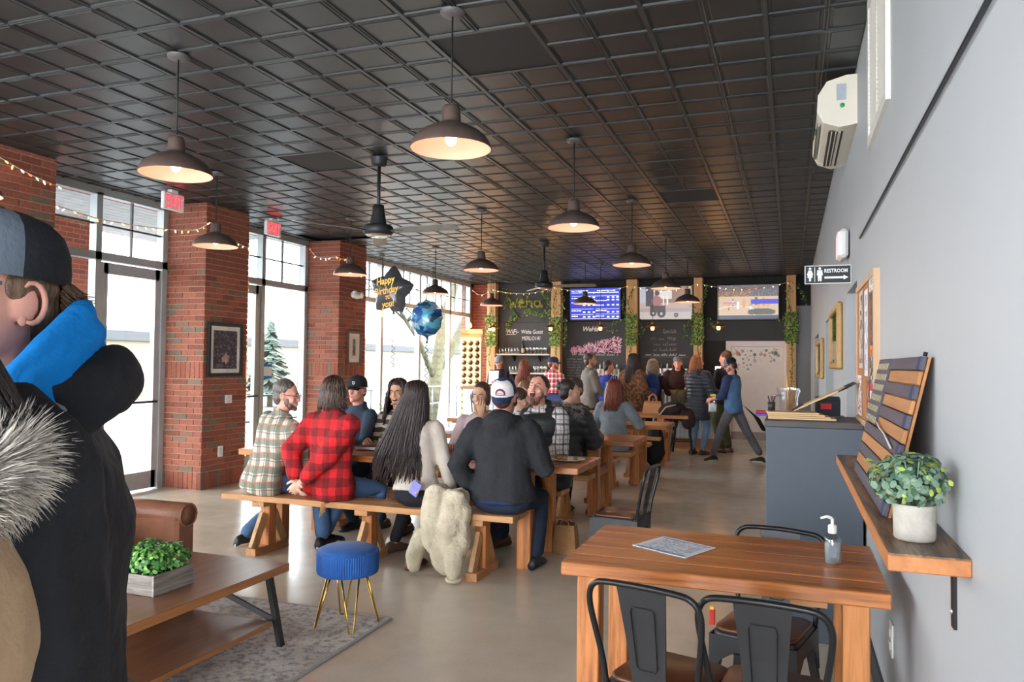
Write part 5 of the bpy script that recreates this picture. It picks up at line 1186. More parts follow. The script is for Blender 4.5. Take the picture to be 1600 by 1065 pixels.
# ---- balloons
m_foil_k = mat('foil_charcoal', rgb(86, 86, 90), .26, .35, .1, 8, .35, 10, bd=.02); t = T('star_balloon', 'charcoal star foil balloon with gold birthday lettering', 'balloon', (-4.42, 8.0, 1.45))
cz = .90; mb = MB(); n_ = 60; rings = []
def starR(a): k = abs(((a/(2*PI)*5) % 1)-.5)*2; return .20+.10*k**1.25
rot_s = math.radians(90-6)
for s_, dz in ((1.0, 0), (.97, .02), (.8, .07), (.5, .105), (.2, .12), (.01, .122)):
    rings.append([(s_*starR(2*PI*j/n_)*math.cos(2*PI*j/n_+rot_s), -dz, cz+s_*starR(2*PI*j/n_)*math.sin(2*PI*j/n_+rot_s)) for j in range(n_)])
mb.loft(rings, False); mb.loft([[(x, -y, z) for x, y, z in r] for r in rings], False); mb.build('foil', m_foil_k, t)
mgl = mat('gold_lettering', rgb(214, 172, 84), .3, .6, em=.05)
for b_, s_, x, z, dy in (('Happy', .115, -.02, .97, -.118), ('Birthday', .115, .0, .855, -.132), ('TO', .06, .02, .79, -.128), ('you!', .115, .02, .70, -.118)): text('lettering', b_, s_, (x, dy, z), frame_rot((1, 0, .16), (-.0, -.04 if z > .9 else .04, 1)), mgl, t, .001, .25, 'CENTER', .8, .002)
MB().tube([(0, 0, cz-.19), (.03, 0, cz-.25), (.03, 0, cz-.28)], [.03, .014, .02], 8).build('neck', m_foil_k, t)
def ribbon(t, x, z0, z1, m):
    q = [(x+.02*math.sin(k*1.5)+.0, .02*math.cos(k*1.5), z0+(z1-z0)*k/40) for k in range(41)]; MB().tube(q, .004, 5).build('ribbon', m, t)
ribbon(t, .03, cz-.28, 0.0, mat('ribbon_grey', rgb(120, 120, 124), .5))
t = T('round_balloon', 'round blue patterned foil balloon beside the star', 'balloon', (-3.98, 8.05, 1.1))
def foil_blue():
    m, nt, b = nt_new('foil_blue'); v = N(nt, 'ShaderNodeTexVoronoi', distance='MANHATTAN'); v.inputs['Scale'].default_value = 13; nt.links.new(coords(nt, (1, .3, 1.5)), v.inputs[0])
    sx = N(nt, 'ShaderNodeSeparateColor'); nt.links.new(v.outputs['Color'], sx.inputs[0])
    nt.links.new(ramp(nt, sx.outputs[0], [(.0, rgb(24, 60, 110)), (.25, rgb(40, 120, 170)), (.45, rgb(110, 190, 206)), (.6, rgb(30, 40, 60)), (.75, rgb(190, 210, 210)), (.9, rgb(40, 90, 160))]), b.inputs['Base Color']); b.inputs['Metallic'].default_value = .25; b.inputs['Roughness'].default_value = .25; return m
mb = MB(); n_ = 48; rings = []
for s_, dz in ((1.0, 0), (.98, .03), (.88, .085), (.65, .125), (.35, .145), (.01, .15)): rings.append([(s_*(.2+.006*math.cos(12*2*PI*j/n_))*math.cos(2*PI*j/n_)*.94, -dz, .92+s_*(.215+.006*math.cos(12*2*PI*j/n_))*math.sin(2*PI*j/n_)) for j in range(n_)])
mb.loft(rings, False); mb.loft([[(x, -y, z) for x, y, z in r] for r in rings], False); mb.build('foil', foil_blue(), t)
ms_ = mat('foil_stripe', rgb(220, 226, 236), .3, .5)
for k in range(8): MB().bar((-.15+.022*k, -.113-.004*k, .80+.01*k-.02), (-.15+.022*k+.01, -.128-.003*k, .89-.005*k), .004, .009).build('stripe', ms_, t)
MB().tube([(0, 0, .72), (.01, 0, .67), (.0, 0, .63)], [.03, .012, .018], 8).build('neck', mat('foil_neck', rgb(90, 96, 110), .3, .7), t); ribbon(t, 0, .63, .0, mat('ribbon_dark', rgb(54, 56, 64), .5))
# ---- potted palm behind the seated group
t = T('potted_palm', 'small palm in front of the windows behind the seated group', 'plant', (-5.55, 10.3, 0)); MB().lathe([(.0, 0), (.12, 0), (.16, .3), (.15, .3), (.0, .26)], 20).build('pot', mat('palm_pot', rgb(150, 140, 126), .7), t); mp_ = mat('palm_green', rgb(150, 172, 90), .6)
for k in range(14):
    a = k*2.4; mb = MB(); q = [Vector((math.cos(a)*.5*u, math.sin(a)*.5*u, .28+.95*u-.35*u*u*(1+(k % 3)*.3))) for u in (0, .3, .6, .85, 1)]
    for p0, p1 in zip(q[:-1], q[1:]):
        for s_ in (-1, 1):
            for u in (0, .33, .66): c = p0.lerp(p1, u); e = Vector((-math.sin(a)*s_*.12, math.cos(a)*s_*.12, -.05)); mb.add([c, c+e+Vector((math.cos(a), math.sin(a), 0))*.05, c+Vector((0, 0, .01))+e*.2], [(0, 1, 2)], False)
    mb.tube(q, [.008, .007, .005, .004, .002], 5); mb.build('frond', mp_, t)
t = T('handbag', 'tan leather handbag standing at the end of the fourth table', 'bag', (-1.98, 11.8, .76)); m_tan = mat('leather_tan', rgb(186, 126, 70), .45, 0, .12, 8)
MB().loft([[(-w, -d, z), (w, -d, z), (w, d, z), (-w, d, z)] for w, d, z in ((.14, .06, 0), (.15, .065, .02), (.13, .05, .17), (.12, .03, .2))], True, False, False).build('body', m_tan, t)
for sg in (-1, 1): MB().tube([(-.06, sg*.04, .18), (-.05, sg*.045, .27), (0, sg*.05, .31), (.05, sg*.045, .27), (.06, sg*.04, .18)], .008, 8).build('handle', m_tan, t)
# ================================================================ PEOPLE
from mathutils import noise as mn
TMP = bpy.data.scenes.new('remesh_workspace')
def remesh(mb, vox, sm=4, wr=0.0, quilt=None, seed=0, wf=9.0):
    old = mb.mesh('tmp'); o = bpy.data.objects.new('tmp', old); TMP.collection.objects.link(o)
    md = o.modifiers.new('r', 'REMESH'); md.mode = 'VOXEL'; md.voxel_size = vox; md.use_smooth_shade = True
    s_ = o.modifiers.new('s', 'SMOOTH'); s_.iterations = sm; s_.factor = .5
    vl = TMP.view_layers[0]; vl.update(); me = bpy.data.meshes.new_from_object(o.evaluated_get(vl.depsgraph))
    bpy.data.objects.remove(o); bpy.data.meshes.remove(old)
    if wr or quilt:
        nn = [v.normal.copy() for v in me.vertices]; out = []
        for v, nv in zip(me.vertices, nn):
            p = v.co; d = 0
            if wr:
                q = Vector((p.x*wf+seed, p.y*wf, p.z*wf*.8)); d += wr*(mn.noise(q)+.6*abs(mn.noise(q*2.1)))
            if quilt: d += quilt[1]*abs(math.sin(PI*p.z/quilt[0]))
            out += list(p+nv*d)
        me.vertices.foreach_set('co', out); me.update()
    for p in me.polygons: p.use_smooth = True
    return me
def join_meshes(me, mb2, mats):
    """append extra geometry (its own material slots) to an evaluated mesh"""
    bm = bmesh.new(); bm.from_mesh(me)
    if mb2.f:
        e = mb2.mesh('extra'); bm.from_mesh(e); bpy.data.meshes.remove(e)
    me.materials.clear()
    for m in mats: me.materials.append(m)
    bm.to_mesh(me); bm.free()
    return me
def ik(a, t, l1, l2, pole):
    a = Vector(a); t = Vector(t); d = t-a; L = min(d.length, (l1+l2)*.998); d.normalize(); t = a+d*L
    x = (l1*l1-l2*l2+L*L)/(2*L); h = math.sqrt(max(0, l1*l1-x*x)); p = Vector(pole); p = p-d*p.dot(d)
    if p.length < 1e-5: p = d.orthogonal()
    return a+d*x+p.normalized()*h, t
def limb(mb, ps, rs, n=10):
    """smooth tapered tube through joints with rounded ends"""
    P = []; R = []
    for i in range(len(ps)-1):
        for u in (0, .33, .66): P.append(Vector(ps[i]).lerp(Vector(ps[i+1]), u)); R.append(rs[i]+(rs[i+1]-rs[i])*u)
    P.append(Vector(ps[-1])); R.append(rs[-1])
    d0 = (P[0]-P[1]).normalized(); d1 = (P[-1]-P[-2]).normalized()
    P = [P[0]+d0*R[0]*.8]+P+[P[-1]+d1*R[-1]*.7]; R = [R[0]*.45]+R+[R[-1]*.5]
    mb.tube(P, R, n)
def hand(mb, w, fd, side, curl=.5, k=1.0, pn=None):
    """palm and five fingers; fd points from wrist to knuckles, pn is the palm normal"""
    fd = Vector(fd).normalized(); pn = Vector(pn) if pn is not None else Vector((0, 0, -1)); pn = pn-fd*pn.dot(fd)
    if pn.length < 1e-4: pn = fd.orthogonal()
    pn.normalize(); sx = fd.cross(pn)*side; w = Vector(w)
    rings = []
    for s_, a, b in ((-.02, .024, .018), (.015, .030, .017), (.05, .040, .016), (.085, .040, .013), (.095, .034, .010)):
        c = w+fd*s_*k; rings.append([c+sx*(a*k*math.cos(q*PI/5))+pn*(b*k*math.sin(q*PI/5)) for q in range(10)])
    mb.loft(rings, True)
    for i, (o, L) in enumerate(((-.030, .070), (-.010, .080), (.011, .075), (.030, .058))):
        p = w+fd*.085*k+sx*o*k; d = fd.copy(); P = [p-fd*.01*k]; c = curl*(.75+.1*i)
        for j in range(3):
            d = (d*math.cos(c)+pn*math.sin(c)).normalized(); P.append(P[-1]+d*L*k*(.45, .32, .25)[j])
            pn2 = (pn-d*pn.dot(d)).normalized() if (pn-d*pn.dot(d)).length > 1e-3 else -fd; 
        mb.tube(P, [.0095*k, .009*k, .0082*k, .006*k], 6)
    p = w+fd*.025*k-sx*.028*k; d = (fd*.6-sx*.75+pn*.35).normalized(); q = p+d*.04*k; d2 = (fd*.9-sx*.2+pn*.45).normalized()
    mb.tube([p-d*.012*k, q, q+d2*.03*k, q+d2*.048*k], [.013*k, .0115*k, .0095*k, .006*k], 6)
SKIN = {'fair': rgb(226, 178, 154), 'tan': rgb(198, 146, 116), 'pink': rgb(222, 160, 140), 'olive': rgb(206, 158, 128)}
def skin(n): return mat('skin_'+n, SKIN[n], .5, 0, .06, 30, .08, 200, .4)
m_eye_w = mat('eye_white', rgb(232, 228, 222), .3, var=0); m_iris = mat('eye_dark', rgb(48, 34, 26), .25, var=0); m_mouth = mat('mouth_dark', rgb(84, 26, 26), .5, var=0); m_teeth = mat('teeth', rgb(236, 230, 220), .35, var=0)
def fab(name, c, var=.14, rough=.88, bp=.5, bs=22, sheen=0): return mat(name, c, rough, 0, var, 7, bp, bs, .25, sheen=sheen, bd=.012)
def hairm(name, c):
    if name in MC: return MC[name]
    m, nt, b = nt_new(name); MC[name] = m; co = coords(nt, (1, 1, .12)); f = noise(nt, co, 110, 3)
    nt.links.new(ramp(nt, f, [(.3, tuple(q*.45 for q in c)), (.7, tuple(min(1, q*1.35) for q in c))]), b.inputs['Base Color']); b.inputs['Roughness'].default_value = .42; bump(nt, b, f, .8, .006); return m
PEOPLE = {}
def person(label, loc, rz, H=1.72, sit=None, lean=0, side=0, fem=False, bw=1.0, hands=None, curl=.5, feet=None, head=(0, 0, 0), sk='fair', top=None, bottom=None, shoes=None, hair=None, cap=None, expr='', vox=.011, pole=None, gvox=.014, vest=None, face=True, hip_off=0.0, palm=None, group=None):
    k = H/1.72; t = T('person', label, 'person', loc, rz, group)
    hip = Vector((0, hip_off, (sit+.10*k) if sit is not None else .905*k))
    u = (Matrix.Rotation(math.radians(-lean), 3, 'X') @ Matrix.Rotation(math.radians(side), 3, 'Y')) @ Vector((0, 0, 1))
    lat = Vector((1, 0, 0)); lat = (lat-u*lat.dot(u)).normalized(); fr = u.cross(lat)
    Sc = hip+u*.50*k; Nb = Sc+u*.035*k; Hc = Nb+(u*.55+Vector((0, .10, .45))).normalized()*.165*k
    sw = (.178 if not fem else .158)*k*(.7+.3*bw); hw = .088*k
    SL_ = Sc-lat*sw-u*.025*k; SR = Sc+lat*sw-u*.025*k; HL = hip-Vector((hw, 0, 0)); HR = hip+Vector((hw, 0, 0))
    if hands is None: hands = ((-.24*k, .06, .80*k), (.24*k, .06, .80*k)) if sit is None else ((-.16, .38, .60), (.16, .38, .60))
    if feet is None: feet = ((-.10, 0, .0), (.10, .02, 0)) if sit is None else ((-.14, .36, 0), (.14, .40, 0))
    pole = pole or ((-.4, -.6, -.75), (.4, -.6, -.75))
    J = {}
    for s_, (S_, hd, po) in {-1: (SL_, hands[0], pole[0]), 1: (SR, hands[1], pole[1])}.items():
        e, w = ik(S_, hd, .295*k, .255*k, po); J[s_] = (S_, e, w)
    G = {}
    for s_, (h_, ft) in {-1: (HL, feet[0]), 1: (HR, feet[1])}.items():
        an = Vector((ft[0], ft[1], ft[2]+.085*k)); kn, an = ik(h_, an, .43*k, .425*k, (s_*.12, 1, .25)); G[s_] = (h_, kn, an)
    b = bw
    st = [(-.10, .135, .10), (0, .168 if not fem else .172, .118), (.12, .150 if not fem else .138, .108), (.25, .150 if not fem else .132, .108), (.37, .172 if not fem else .150, .120 if not fem else .124), (.455, .176 if not fem else .152, .108), (.505, .128, .082), (.545, .064, .062)]
    if sit is not None: st[0] = (-.10, .165, .13); st[1] = (0, .180, .135)
    def torso(mb, sc=1.0, lo=-9, hi=9, add=0.0, n=18):
        rings = []; S2 = [q for q in st if lo <= q[0] <= hi]
        for q0, q1 in zip(st[:-1], st[1:]):
            if q0[0] < lo < q1[0]: f_ = (lo-q0[0])/(q1[0]-q0[0]); S2 = [(lo, q0[1]+(q1[1]-q0[1])*f_, q0[2]+(q1[2]-q0[2])*f_)]+S2
        for s_, w, d in S2:
            c = hip+u*s_*k; W_, D_ = (w*b*k*sc+add), (d*(.5+.5*b)*k*sc+add)
            rings.append([c+lat*(W_*math.cos(2*PI*j/n))+fr*(D_*math.sin(2*PI*j/n)*(1.0 if math.sin(2*PI*j/n) > 0 else .92)) for j in range(n)])
        mb.loft(rings, True)
    # ---- body
    mb = MB(); limb(mb, [Sc-u*.01*k, Nb+u*.02, Hc-u*.04*k], [.056*k, .054*k, .052*k])
    hy, hp, hr = [math.radians(q) for q in head]
    HR_ = Matrix.Rotation(hy, 3, 'Z') @ Matrix.Rotation(hp, 3, 'X') @ Matrix.Rotation(hr, 3, 'Y'); hk = (.96 if fem else 1.0)*k
    def h(x, y, z): return Hc+HR_ @ (Vector((x, y, z))*hk)
    def he(m_, c, d, R=None, n=14, m=9): m_.ell(h(*c), [q*hk for q in d], n, m, HR_ if R is None else HR_ @ R)
    op = .026 if expr == 'laugh' else (.006 if expr == 'talk' else 0)
    he(mb, (0, -.012, .03), (.076, .095, .09)); he(mb, (0, .012, -.03), (.066, .078, .092)); he(mb, (0, .03, -.075-op), (.052, .052, .042)); he(mb, (0, .076, -.098-op*1.2), (.024, .018, .020))
    he(mb, (0, .094, -.012), (.011, .018, .032), Matrix.Rotation(-.25, 3, 'X')); he(mb, (0, .104, -.030), (.016, .014, .012)); he(mb, (0, .076, .026), (.052, .013, .012))
    for s_ in (-1, 1): he(mb, (s_*.04, .064, -.03), (.022, .018, .022)); he(mb, (s_*.073, -.006, -.008), (.007, .018, .028), Matrix.Rotation(s_*.35, 3, 'Z'))
    he(mb, (0, .088, -.062-op*.5), (.024, .009, .011+op*.4))
    me = remesh(mb, vox, 3)
    ex = MB(); ex.sm = True; torso(ex, .84, -9 if sit is None else .02)
    for s_ in (-1, 1): limb(ex, J[s_], [.042*k, .036*k, .026*k]); limb(ex, G[s_], [.066*k, .046*k, .034*k])
    mats = [skin(sk), m_eye_w, m_iris, m_mouth, m_teeth, mat('lip_'+sk, tuple(q*w for q, w in zip(SKIN[sk], (.85, .55, .55))), .45), (hair or {}).get('m') or hairm('hair_brown', rgb(74, 52, 40))]
    if face:
        for s_ in (-1, 1):
            if expr != 'laugh':
                ex.mi = 1; he(ex, (s_*.030, .083, .004), (.0130, .006, .0050), None, 10, 6); ex.mi = 2; he(ex, (s_*.030, .0885, .004), (.0054, .003, .0048), None, 8, 6)
            else: ex.mi = 2; ex.tube([h(s_*.018, .090, .002), h(s_*.030, .0905, .006), h(s_*.042, .085, .001)], .0022, 5)
            ex.mi = 6; ex.tube([h(s_*.016, .0905, .022), h(s_*.032, .0895, .027), h(s_*.047, .079, .021)], [.003, .0038, .0022], 5)
        if expr in ('laugh', 'talk'):
            ex.mi = 3; he(ex, (0, .0915, -.062-op*.5), (.023, .010, .007+op*.85), None, 12, 8); ex.mi = 4; he(ex, (0, .0965, -.058-op*.0), (.017, .005, .005), None, 10, 6)
            ex.mi = 5; ex.tube([h(-.026, .088, -.060), h(0, .099, -.050), h(.026, .088, -.060), h(0, .0965, -.073-op*1.3)], .004, 5, False, True)
        elif expr == 'smile': ex.mi = 4; he(ex, (0, .0935, -.064), (.022, .006, .006), None, 10, 6); ex.mi = 5; ex.tube([h(-.03, .083, -.055), h(0, .098, -.074), h(.03, .083, -.055)], .0035, 5)
        else: ex.mi = 5; he(ex, (0, .0955, -.060), (.020, .004, .004), None, 10, 6); he(ex, (0, .0945, -.068), (.017, .004, .0045), None, 10, 6)
    ex.mi = 0
    for s_ in (-1, 1):
        ex.tube([h(s_*(.080+.004*math.cos(a)), -.010-.0175*math.cos(a), -.006+.029*math.sin(a)) for a in [-1.9+q*.42 for q in range(11)]], [.0028]+[.0042]*9+[.003], 6); ex.ell(h(s_*.0735, -.002, -.031), (.0045*hk, .0065*hk, .009*hk), 8, 6)
    for i, s_ in enumerate((-1, 1)):
        fd = (J[s_][2]-J[s_][1]).normalized()
        hand(ex, J[s_][2]+fd*.01, fd, s_, curl if not isinstance(curl, tuple) else curl[i], k, (palm[i] if palm else (-s_*.8, .3, -.5)))
    join_meshes(me, ex, mats); put('body', me, t)
    # ---- clothes
    top = top or {}
    tm = top.get('m'); pf = top.get('puff', 0)
    def sleeve(mb, s_, a=1.0, to=.93, add=0.0):
        S_, e, w = J[s_]; ps_ = pf*top.get('sp', 1.0); r = [(.064+ps_)*b*a*k+add, (.054+ps_)*b*a*k+add, (.040+ps_*.6)*b*a*k+add]
        if to < .5: limb(mb, [S_, S_.lerp(e, to*2)], [r[0], r[0]*.95])
        else: limb(mb, [S_, e, e.lerp(w, (to-.5)*2)], r)
    if tm:
        mb = MB(); hem = top.get('hem', -.10); torso(mb, 1.05, hem-.001, 9, pf*.7+.006)
        if top.get('skirt') is not None:      # long coat hanging below the hips
            z1 = top['skirt']; rings = []
            for q in range(6):
                z = hip.z+.05*k+(z1-hip.z-.05*k)*q/5; kw = top.get('skw', 1.0); w = ((.19+.02*q/5)*k*b+pf*.5)*kw; d_ = ((.145+.02*q/5)*k+pf*.5)*kw; rings.append([(w*math.cos(2*PI*j/18), d_*math.sin(2*PI*j/18)+hip.y, z) for j in range(18)])
            mb.loft(rings, True)
        so = top.get('sleeve', .93)
        if so and not top.get('sleeve_m'):
            for s_ in (-1, 1): sleeve(mb, s_, 1, so)
        if top.get('hood'):
            c = Nb-fr*.055*k; mb.ell(c+u*.0, (.115*k, .085*k, .07*k), 14, 9); mb.ell(Nb-fr*.10*k-u*.05*k, (.10*k, .06*k, .10*k), 14, 9); mb.tube([Nb+lat*(.105*k*math.cos(a))+fr*(.075*k*math.sin(a)-.0)+u*(.02*math.sin(a)*-1+.01)*k for a in [q*PI/8 for q in range(16)]], .032*k, 8, True, True)
        if top.get('collar'): mb.tube([Nb+lat*(.072*k*math.cos(a))+fr*(.066*k*math.sin(a)+.004)+u*(.02-.018*math.sin(a))*k for a in [q*PI/8 for q in range(16)]], .020*k, 8, True, True)
        me = remesh(mb, gvox, 5, top.get('wr', .007), top.get('quilt'), len(PEOPLE)*3.1); me.materials.append(tm); put(top.get('name', 'jacket'), me, t)
        if top.get('sleeve_m'):
            for s_ in (-1, 1):
                mb = MB(); sleeve(mb, s_, 1.0, so, .002); mb.ell(J[s_][0]-lat*s_*.03*k, (.075*k, .085*k, .075*k), 12, 8); me = remesh(mb, gvox, 4, .006, None, s_); me.materials.append(top['sleeve_m']); put('sleeve', me, t)
    if vest:
        mb = MB(); torso(mb, 1.12, -.11, .52, .016)
        for s_ in (-1, 1): limb(mb, [Nb+lat*s_*.05*k-u*.035*k, J[s_][0]-lat*s_*.035*k+u*.008*k], [.062*k, .068*k])
        mb.tube([Nb+lat*(.075*k*math.cos(a))+fr*(.068*k*math.sin(a)-.012)+u*(.025-.03*math.sin(a))*k for a in [PI*.92+q*PI*1.16/10 for q in range(11)]], .028*k, 8)
        me = remesh(mb, gvox, 5, .005, (.085*k, .007), 2); me.materials.append(vest); put('vest', me, t)
    if bottom:
        mb = MB(); c = hip-Vector((0, .0, .02*k)); mb.ell(c, ((.155 if sit is None else .178)*b*k, (.112 if sit is None else .130)*(.5+.5*b)*k, .115*k if sit is None else .10*k), 18, 10)
        for s_ in (-1, 1):
            h_, kn, an = G[s_]; r0 = (.088 if not fem else .086)*(.6+.4*b)*k; lg = an.lerp(kn, .05)-Vector((0, 0, .0)); limb(mb, [h_, kn, lg], [r0*1.06, (.070 if not fem else .062)*k*(.7+.3*b), (.060 if not fem else .046)*k])
        me = remesh(mb, gvox, 4, .006, None, 5.5); me.materials.append(bottom); put('trousers', me, t)
    if shoes:
        for i, s_ in enumerate((-1, 1)):
            h_, kn, an = G[s_]; d = Vector((kn.x-an.x, kn.y-an.y, 0)); d = Vector((s_*.15, 1, 0)) if d.length < .05 else d.normalized()*.5+Vector((s_*.12, .6, 0)); d.normalize(); x = Vector((d.y, -d.x, 0)); base = Vector((an.x, an.y, feet[i][2])); rings = []
            for s2, w, z in ((-.085, .028, .055), (-.07, .036, .085), (-.02, .040, .10), (.04, .042, .082), (.10, .046, .06), (.15, .040, .045), (.175, .022, .032)):
                c = base+d*s2*k; q = []
                for j in range(12):
                    a = 2*PI*j/12; zz = max(.0, z*k*(.5+.5*math.sin(a))); q.append(c+x*(w*k*math.cos(a)*(1 if math.sin(a) < .3 else .8))+Vector((0, 0, zz)))
                rings.append(q)
            mb = MB(); mb.loft(rings, True)
            if isinstance(shoes, tuple):
                so = MB(); so.loft([[p+Vector((0, 0, -p.z+base.z+z_)) + (p-(base+d*0)).normalized()*0 for p in [base+d*(.045*k)+d*(.135*k*math.cos(2*PI*j/16))+x*(.047*k*math.sin(2*PI*j/16)) for j in range(16)]] for z_ in (0, .022)], True); sh = mb.build('shoe', shoes[0], t); so.build('sole', shoes[1], sh)
            else: mb.build('shoe', shoes, t)
    # ---- hair
    if hair:
        hm = hair['m']; kd = hair.get('kind', 'short'); mb = MB(); v_ = hair.get('vol', 1.0)
        if kd != 'none':
            if not (cap and kd == 'short'): he(mb, (0, -.027, .050), (.083*v_, .094*v_, .086*v_))
            he(mb, (0, -.055 if not cap else -.060, -.012), ((.074 if not cap else .068)*v_, .056*v_ if not cap else .050, .078 if not cap else .070))
            if cap:
                for s_ in (-1, 1): he(mb, (s_*.064, -.018, .020), (.016, .046, .034))
            if kd in ('long', 'bob'): he(mb, (0, -.062, -.06), (.080*v_, .050*v_, .10))
            if kd in ('long', 'curly', 'bob', 'pony'):
                for s_ in (-1, 1): he(mb, (s_*.066, -.015, -.01), (.022*v_, .055, .085))
            me = remesh(mb, min(vox, .009), 3, .004, None, 1.7, 30); me.materials.append(hm); hr_ = put('hair', me, t)
            rr = random.Random(len(PEOPLE)+9)
            if kd in ('long', 'curly', 'bob'):
                Lh = hair.get('len', .35); n_ = hair.get('n', 160); mb = MB(); fl = hair.get('flare', .25); r0 = hair.get('r', .008); sw_ = hair.get('sweep', 0); fa = .55 if kd != 'curly' else .75
                for q in range(n_):
                    a = rr.uniform(-fa, PI+fa); ca, sa = math.cos(a), -math.sin(a); th0 = rr.uniform(.06, 1.1); P = []; L = Lh*rr.uniform(.72, 1.05); ph = rr.uniform(0, 6.28); rs = rr.uniform(.97, 1.06)*v_
                    part = rr.uniform(-.02, .02)
                    for th in (th0, th0+(1.62-th0)*.4, th0+(1.62-th0)*.75, 1.62): P.append(h(.086*rs*math.sin(th)*ca+part*math.cos(th), -.018+.100*rs*math.sin(th)*sa, .042+.096*rs*math.cos(th)))
                    p = P[-1]
                    for s2 in range(1, 8):
                        f_ = s2/7; c = p+HR_ @ (Vector((ca*(.01+fl*.15*f_), sa*(.008+fl*.10*f_), 0))*hk)+Vector((-u.x*L*f_*.8+sw_*f_, -u.y*L*f_*.8-(.035*f_ if hair.get('back') else 0), -L*f_*hk))
                        if kd == 'curly': c += Vector((math.cos(ph+f_*15), math.sin(ph+f_*15), 0))*.011
                        else: c += Vector((math.cos(ph+f_*6), math.sin(ph*2+f_*6), 0))*.006*f_
                        P.append(c)
                    m_ = len(P)-1; mb.tube(P, [r0*(.55+.45*min(1, i/3))*(1-.7*(i/m_)**3) for i in range(m_+1)], 4)
                mb.build('locks', hm, hr_)
            if kd == 'bun': m2 = MB(); m2.ell(h(0, -.10, .06), (.042*hk, .04*hk, .042*hk), 14, 9); m2.build('bun', hm, hr_)
            if hair.get('beard'):
                mb = MB(); he(mb, (0, .030, -.079-op), (.0532, .0535, .041)); he(mb, (0, .0765, -.100-op*1.2), (.0255, .0195, .021))
                for s_ in (-1, 1): he(mb, (s_*.0545, .020, -.048), (.0125, .024, .038)); he(mb, (s_*.046, .042, -.074-op*.7), (.014, .024, .026))
                he(mb, (0, .089, -.047), (.026, .0085, .006)); me = remesh(mb, .006, 2, .002, None, 3, 40); me.materials.append(hair.get('bm', hm)); put('beard', me, t)
    if cap:
        sg = -1 if cap.get('back') else 1; mb = MB(); rings = []; n_ = 32; zt = cap.get('tilt', 0)
        CRm = HR_ @ Matrix.Rotation(math.radians(zt), 3, 'X')
        def hc(x, y, z): return Hc+CRm @ (Vector((x, y, z))*hk)
        prof = ((.0, 1.0), (.025, 1.0), (.05, .97), (.075, .87), (.092, .68), (.102, .42), (.106, .12), (.1065, .02))
        for z, s_ in prof: rings.append([hc(.089*s_*math.cos(2*PI*j/n_), -.008+.106*s_*math.sin(2*PI*j/n_), .028+z) for j in range(n_)])
        vs = [p for r in rings for p in r]
        for i in range(len(rings)-1):
            for j in range(n_):
                a = 2*PI*(j+.5)/n_; fr_ = math.sin(a)*sg; mb.mi = 1 if (fr_ > cap.get('fth', .35) and i < 5+(cap.get('fth', .35) < 0)) else 0
                mb.add([rings[i][j], rings[i][(j+1) % n_], rings[i+1][(j+1) % n_], rings[i+1][j]], [(0, 1, 2, 3)], True)
        mb.mi = 0; mb.ell(hc(0, -.008, .134), (.009*hk, .009*hk, .006*hk), 8, 6)
        bmg = mb.mesh('cap', [cap['m'], cap.get('front', cap['m'])]); b_ = bmesh.new(); b_.from_mesh(bmg); bmesh.ops.remove_doubles(b_, verts=b_.verts, dist=.0005); bmesh.ops.recalc_face_normals(b_, faces=b_.faces); b_.to_mesh(bmg); b_.free(); co = put('cap', bmg, t)
        mb = MB(); rows = []
        for r in range(5):
            f_ = r/4; rows.append([hc((.082-.012*f_*f_)*math.sin(a), sg*((.094*math.cos(a))+f_*(.078*math.cos(a*.8)))-.006, .032-.016*(math.sin(a)**2)-.018*f_*f_) for a in [-1.15+2.3*j/10 for j in range(11)]])
        vs = [p for r in rows for p in r]; off = CRm @ Vector((0, 0, -.005)); m_ = len(vs); vs2 = [p+off for p in vs]; fs = []
        for r in range(4):
            for j in range(10): a0 = r*11+j; fs.append((a0, a0+1, a0+12, a0+11)); fs.append((m_+a0+11, m_+a0+12, m_+a0+1, m_+a0))
        for r in range(4): fs.append((r*11, (r+1)*11, m_+(r+1)*11, m_+r*11)); fs.append((r*11+10, m_+r*11+10, m_+(r+1)*11+10, (r+1)*11+10))
        for j in range(10): fs.append((44+j, 45+j, m_+45+j, m_+44+j))
        mb.add(vs+vs2, fs, True); mb.build('visor', cap.get('visor', cap['m']), co)
        PEOPLE[label+'#cap'] = (co, hc, hk, CRm)
    PEOPLE[label] = dict(t=t, hip=hip, Hc=Hc, h=h, J=J, G=G, u=u, Nb=Nb, Sc=Sc, fr=fr, lat=lat, k=k, HR=HR_, hk=hk)
    return PEOPLE[label]
def fur(name, parent, pts, rad, n, L, mats, seed, drop=.4, wid=.004):
    """soft fur: many thin tapered hairs standing out of a ring of points"""
    rr = random.Random(seed); mb = MB(); P = [Vector(p) for p in pts]
    for q in range(n):
        i = rr.randrange(len(P)-1); c = P[i].lerp(P[i+1], rr.random()); ax = (P[i+1]-P[i]).normalized(); d = Vector((rr.gauss(0, 1), rr.gauss(0, 1), rr.gauss(0, 1))); d = d-ax*d.dot(ax)
        if d.length < .01: continue
        d.normalize(); rt = c+d*rad*rr.uniform(.6, 1.0); l_ = L*rr.uniform(.5, 1.2); tip = rt+(d+ax*rr.gauss(0, .5)+Vector((0, 0, -drop))).normalized()*l_; mid = rt.lerp(tip, .5)+d*l_*.12; s_ = d.cross(ax).normalized()*wid; mb.mi = rr.randrange(len(mats))
        mb.add([rt-s_, rt+s_, mid+s_*.7, mid-s_*.7, tip], [(0, 1, 2, 3), (3, 2, 4)], False)
    o = mb.build(name, mats, parent); o['kind'] = 'stuff'; return o
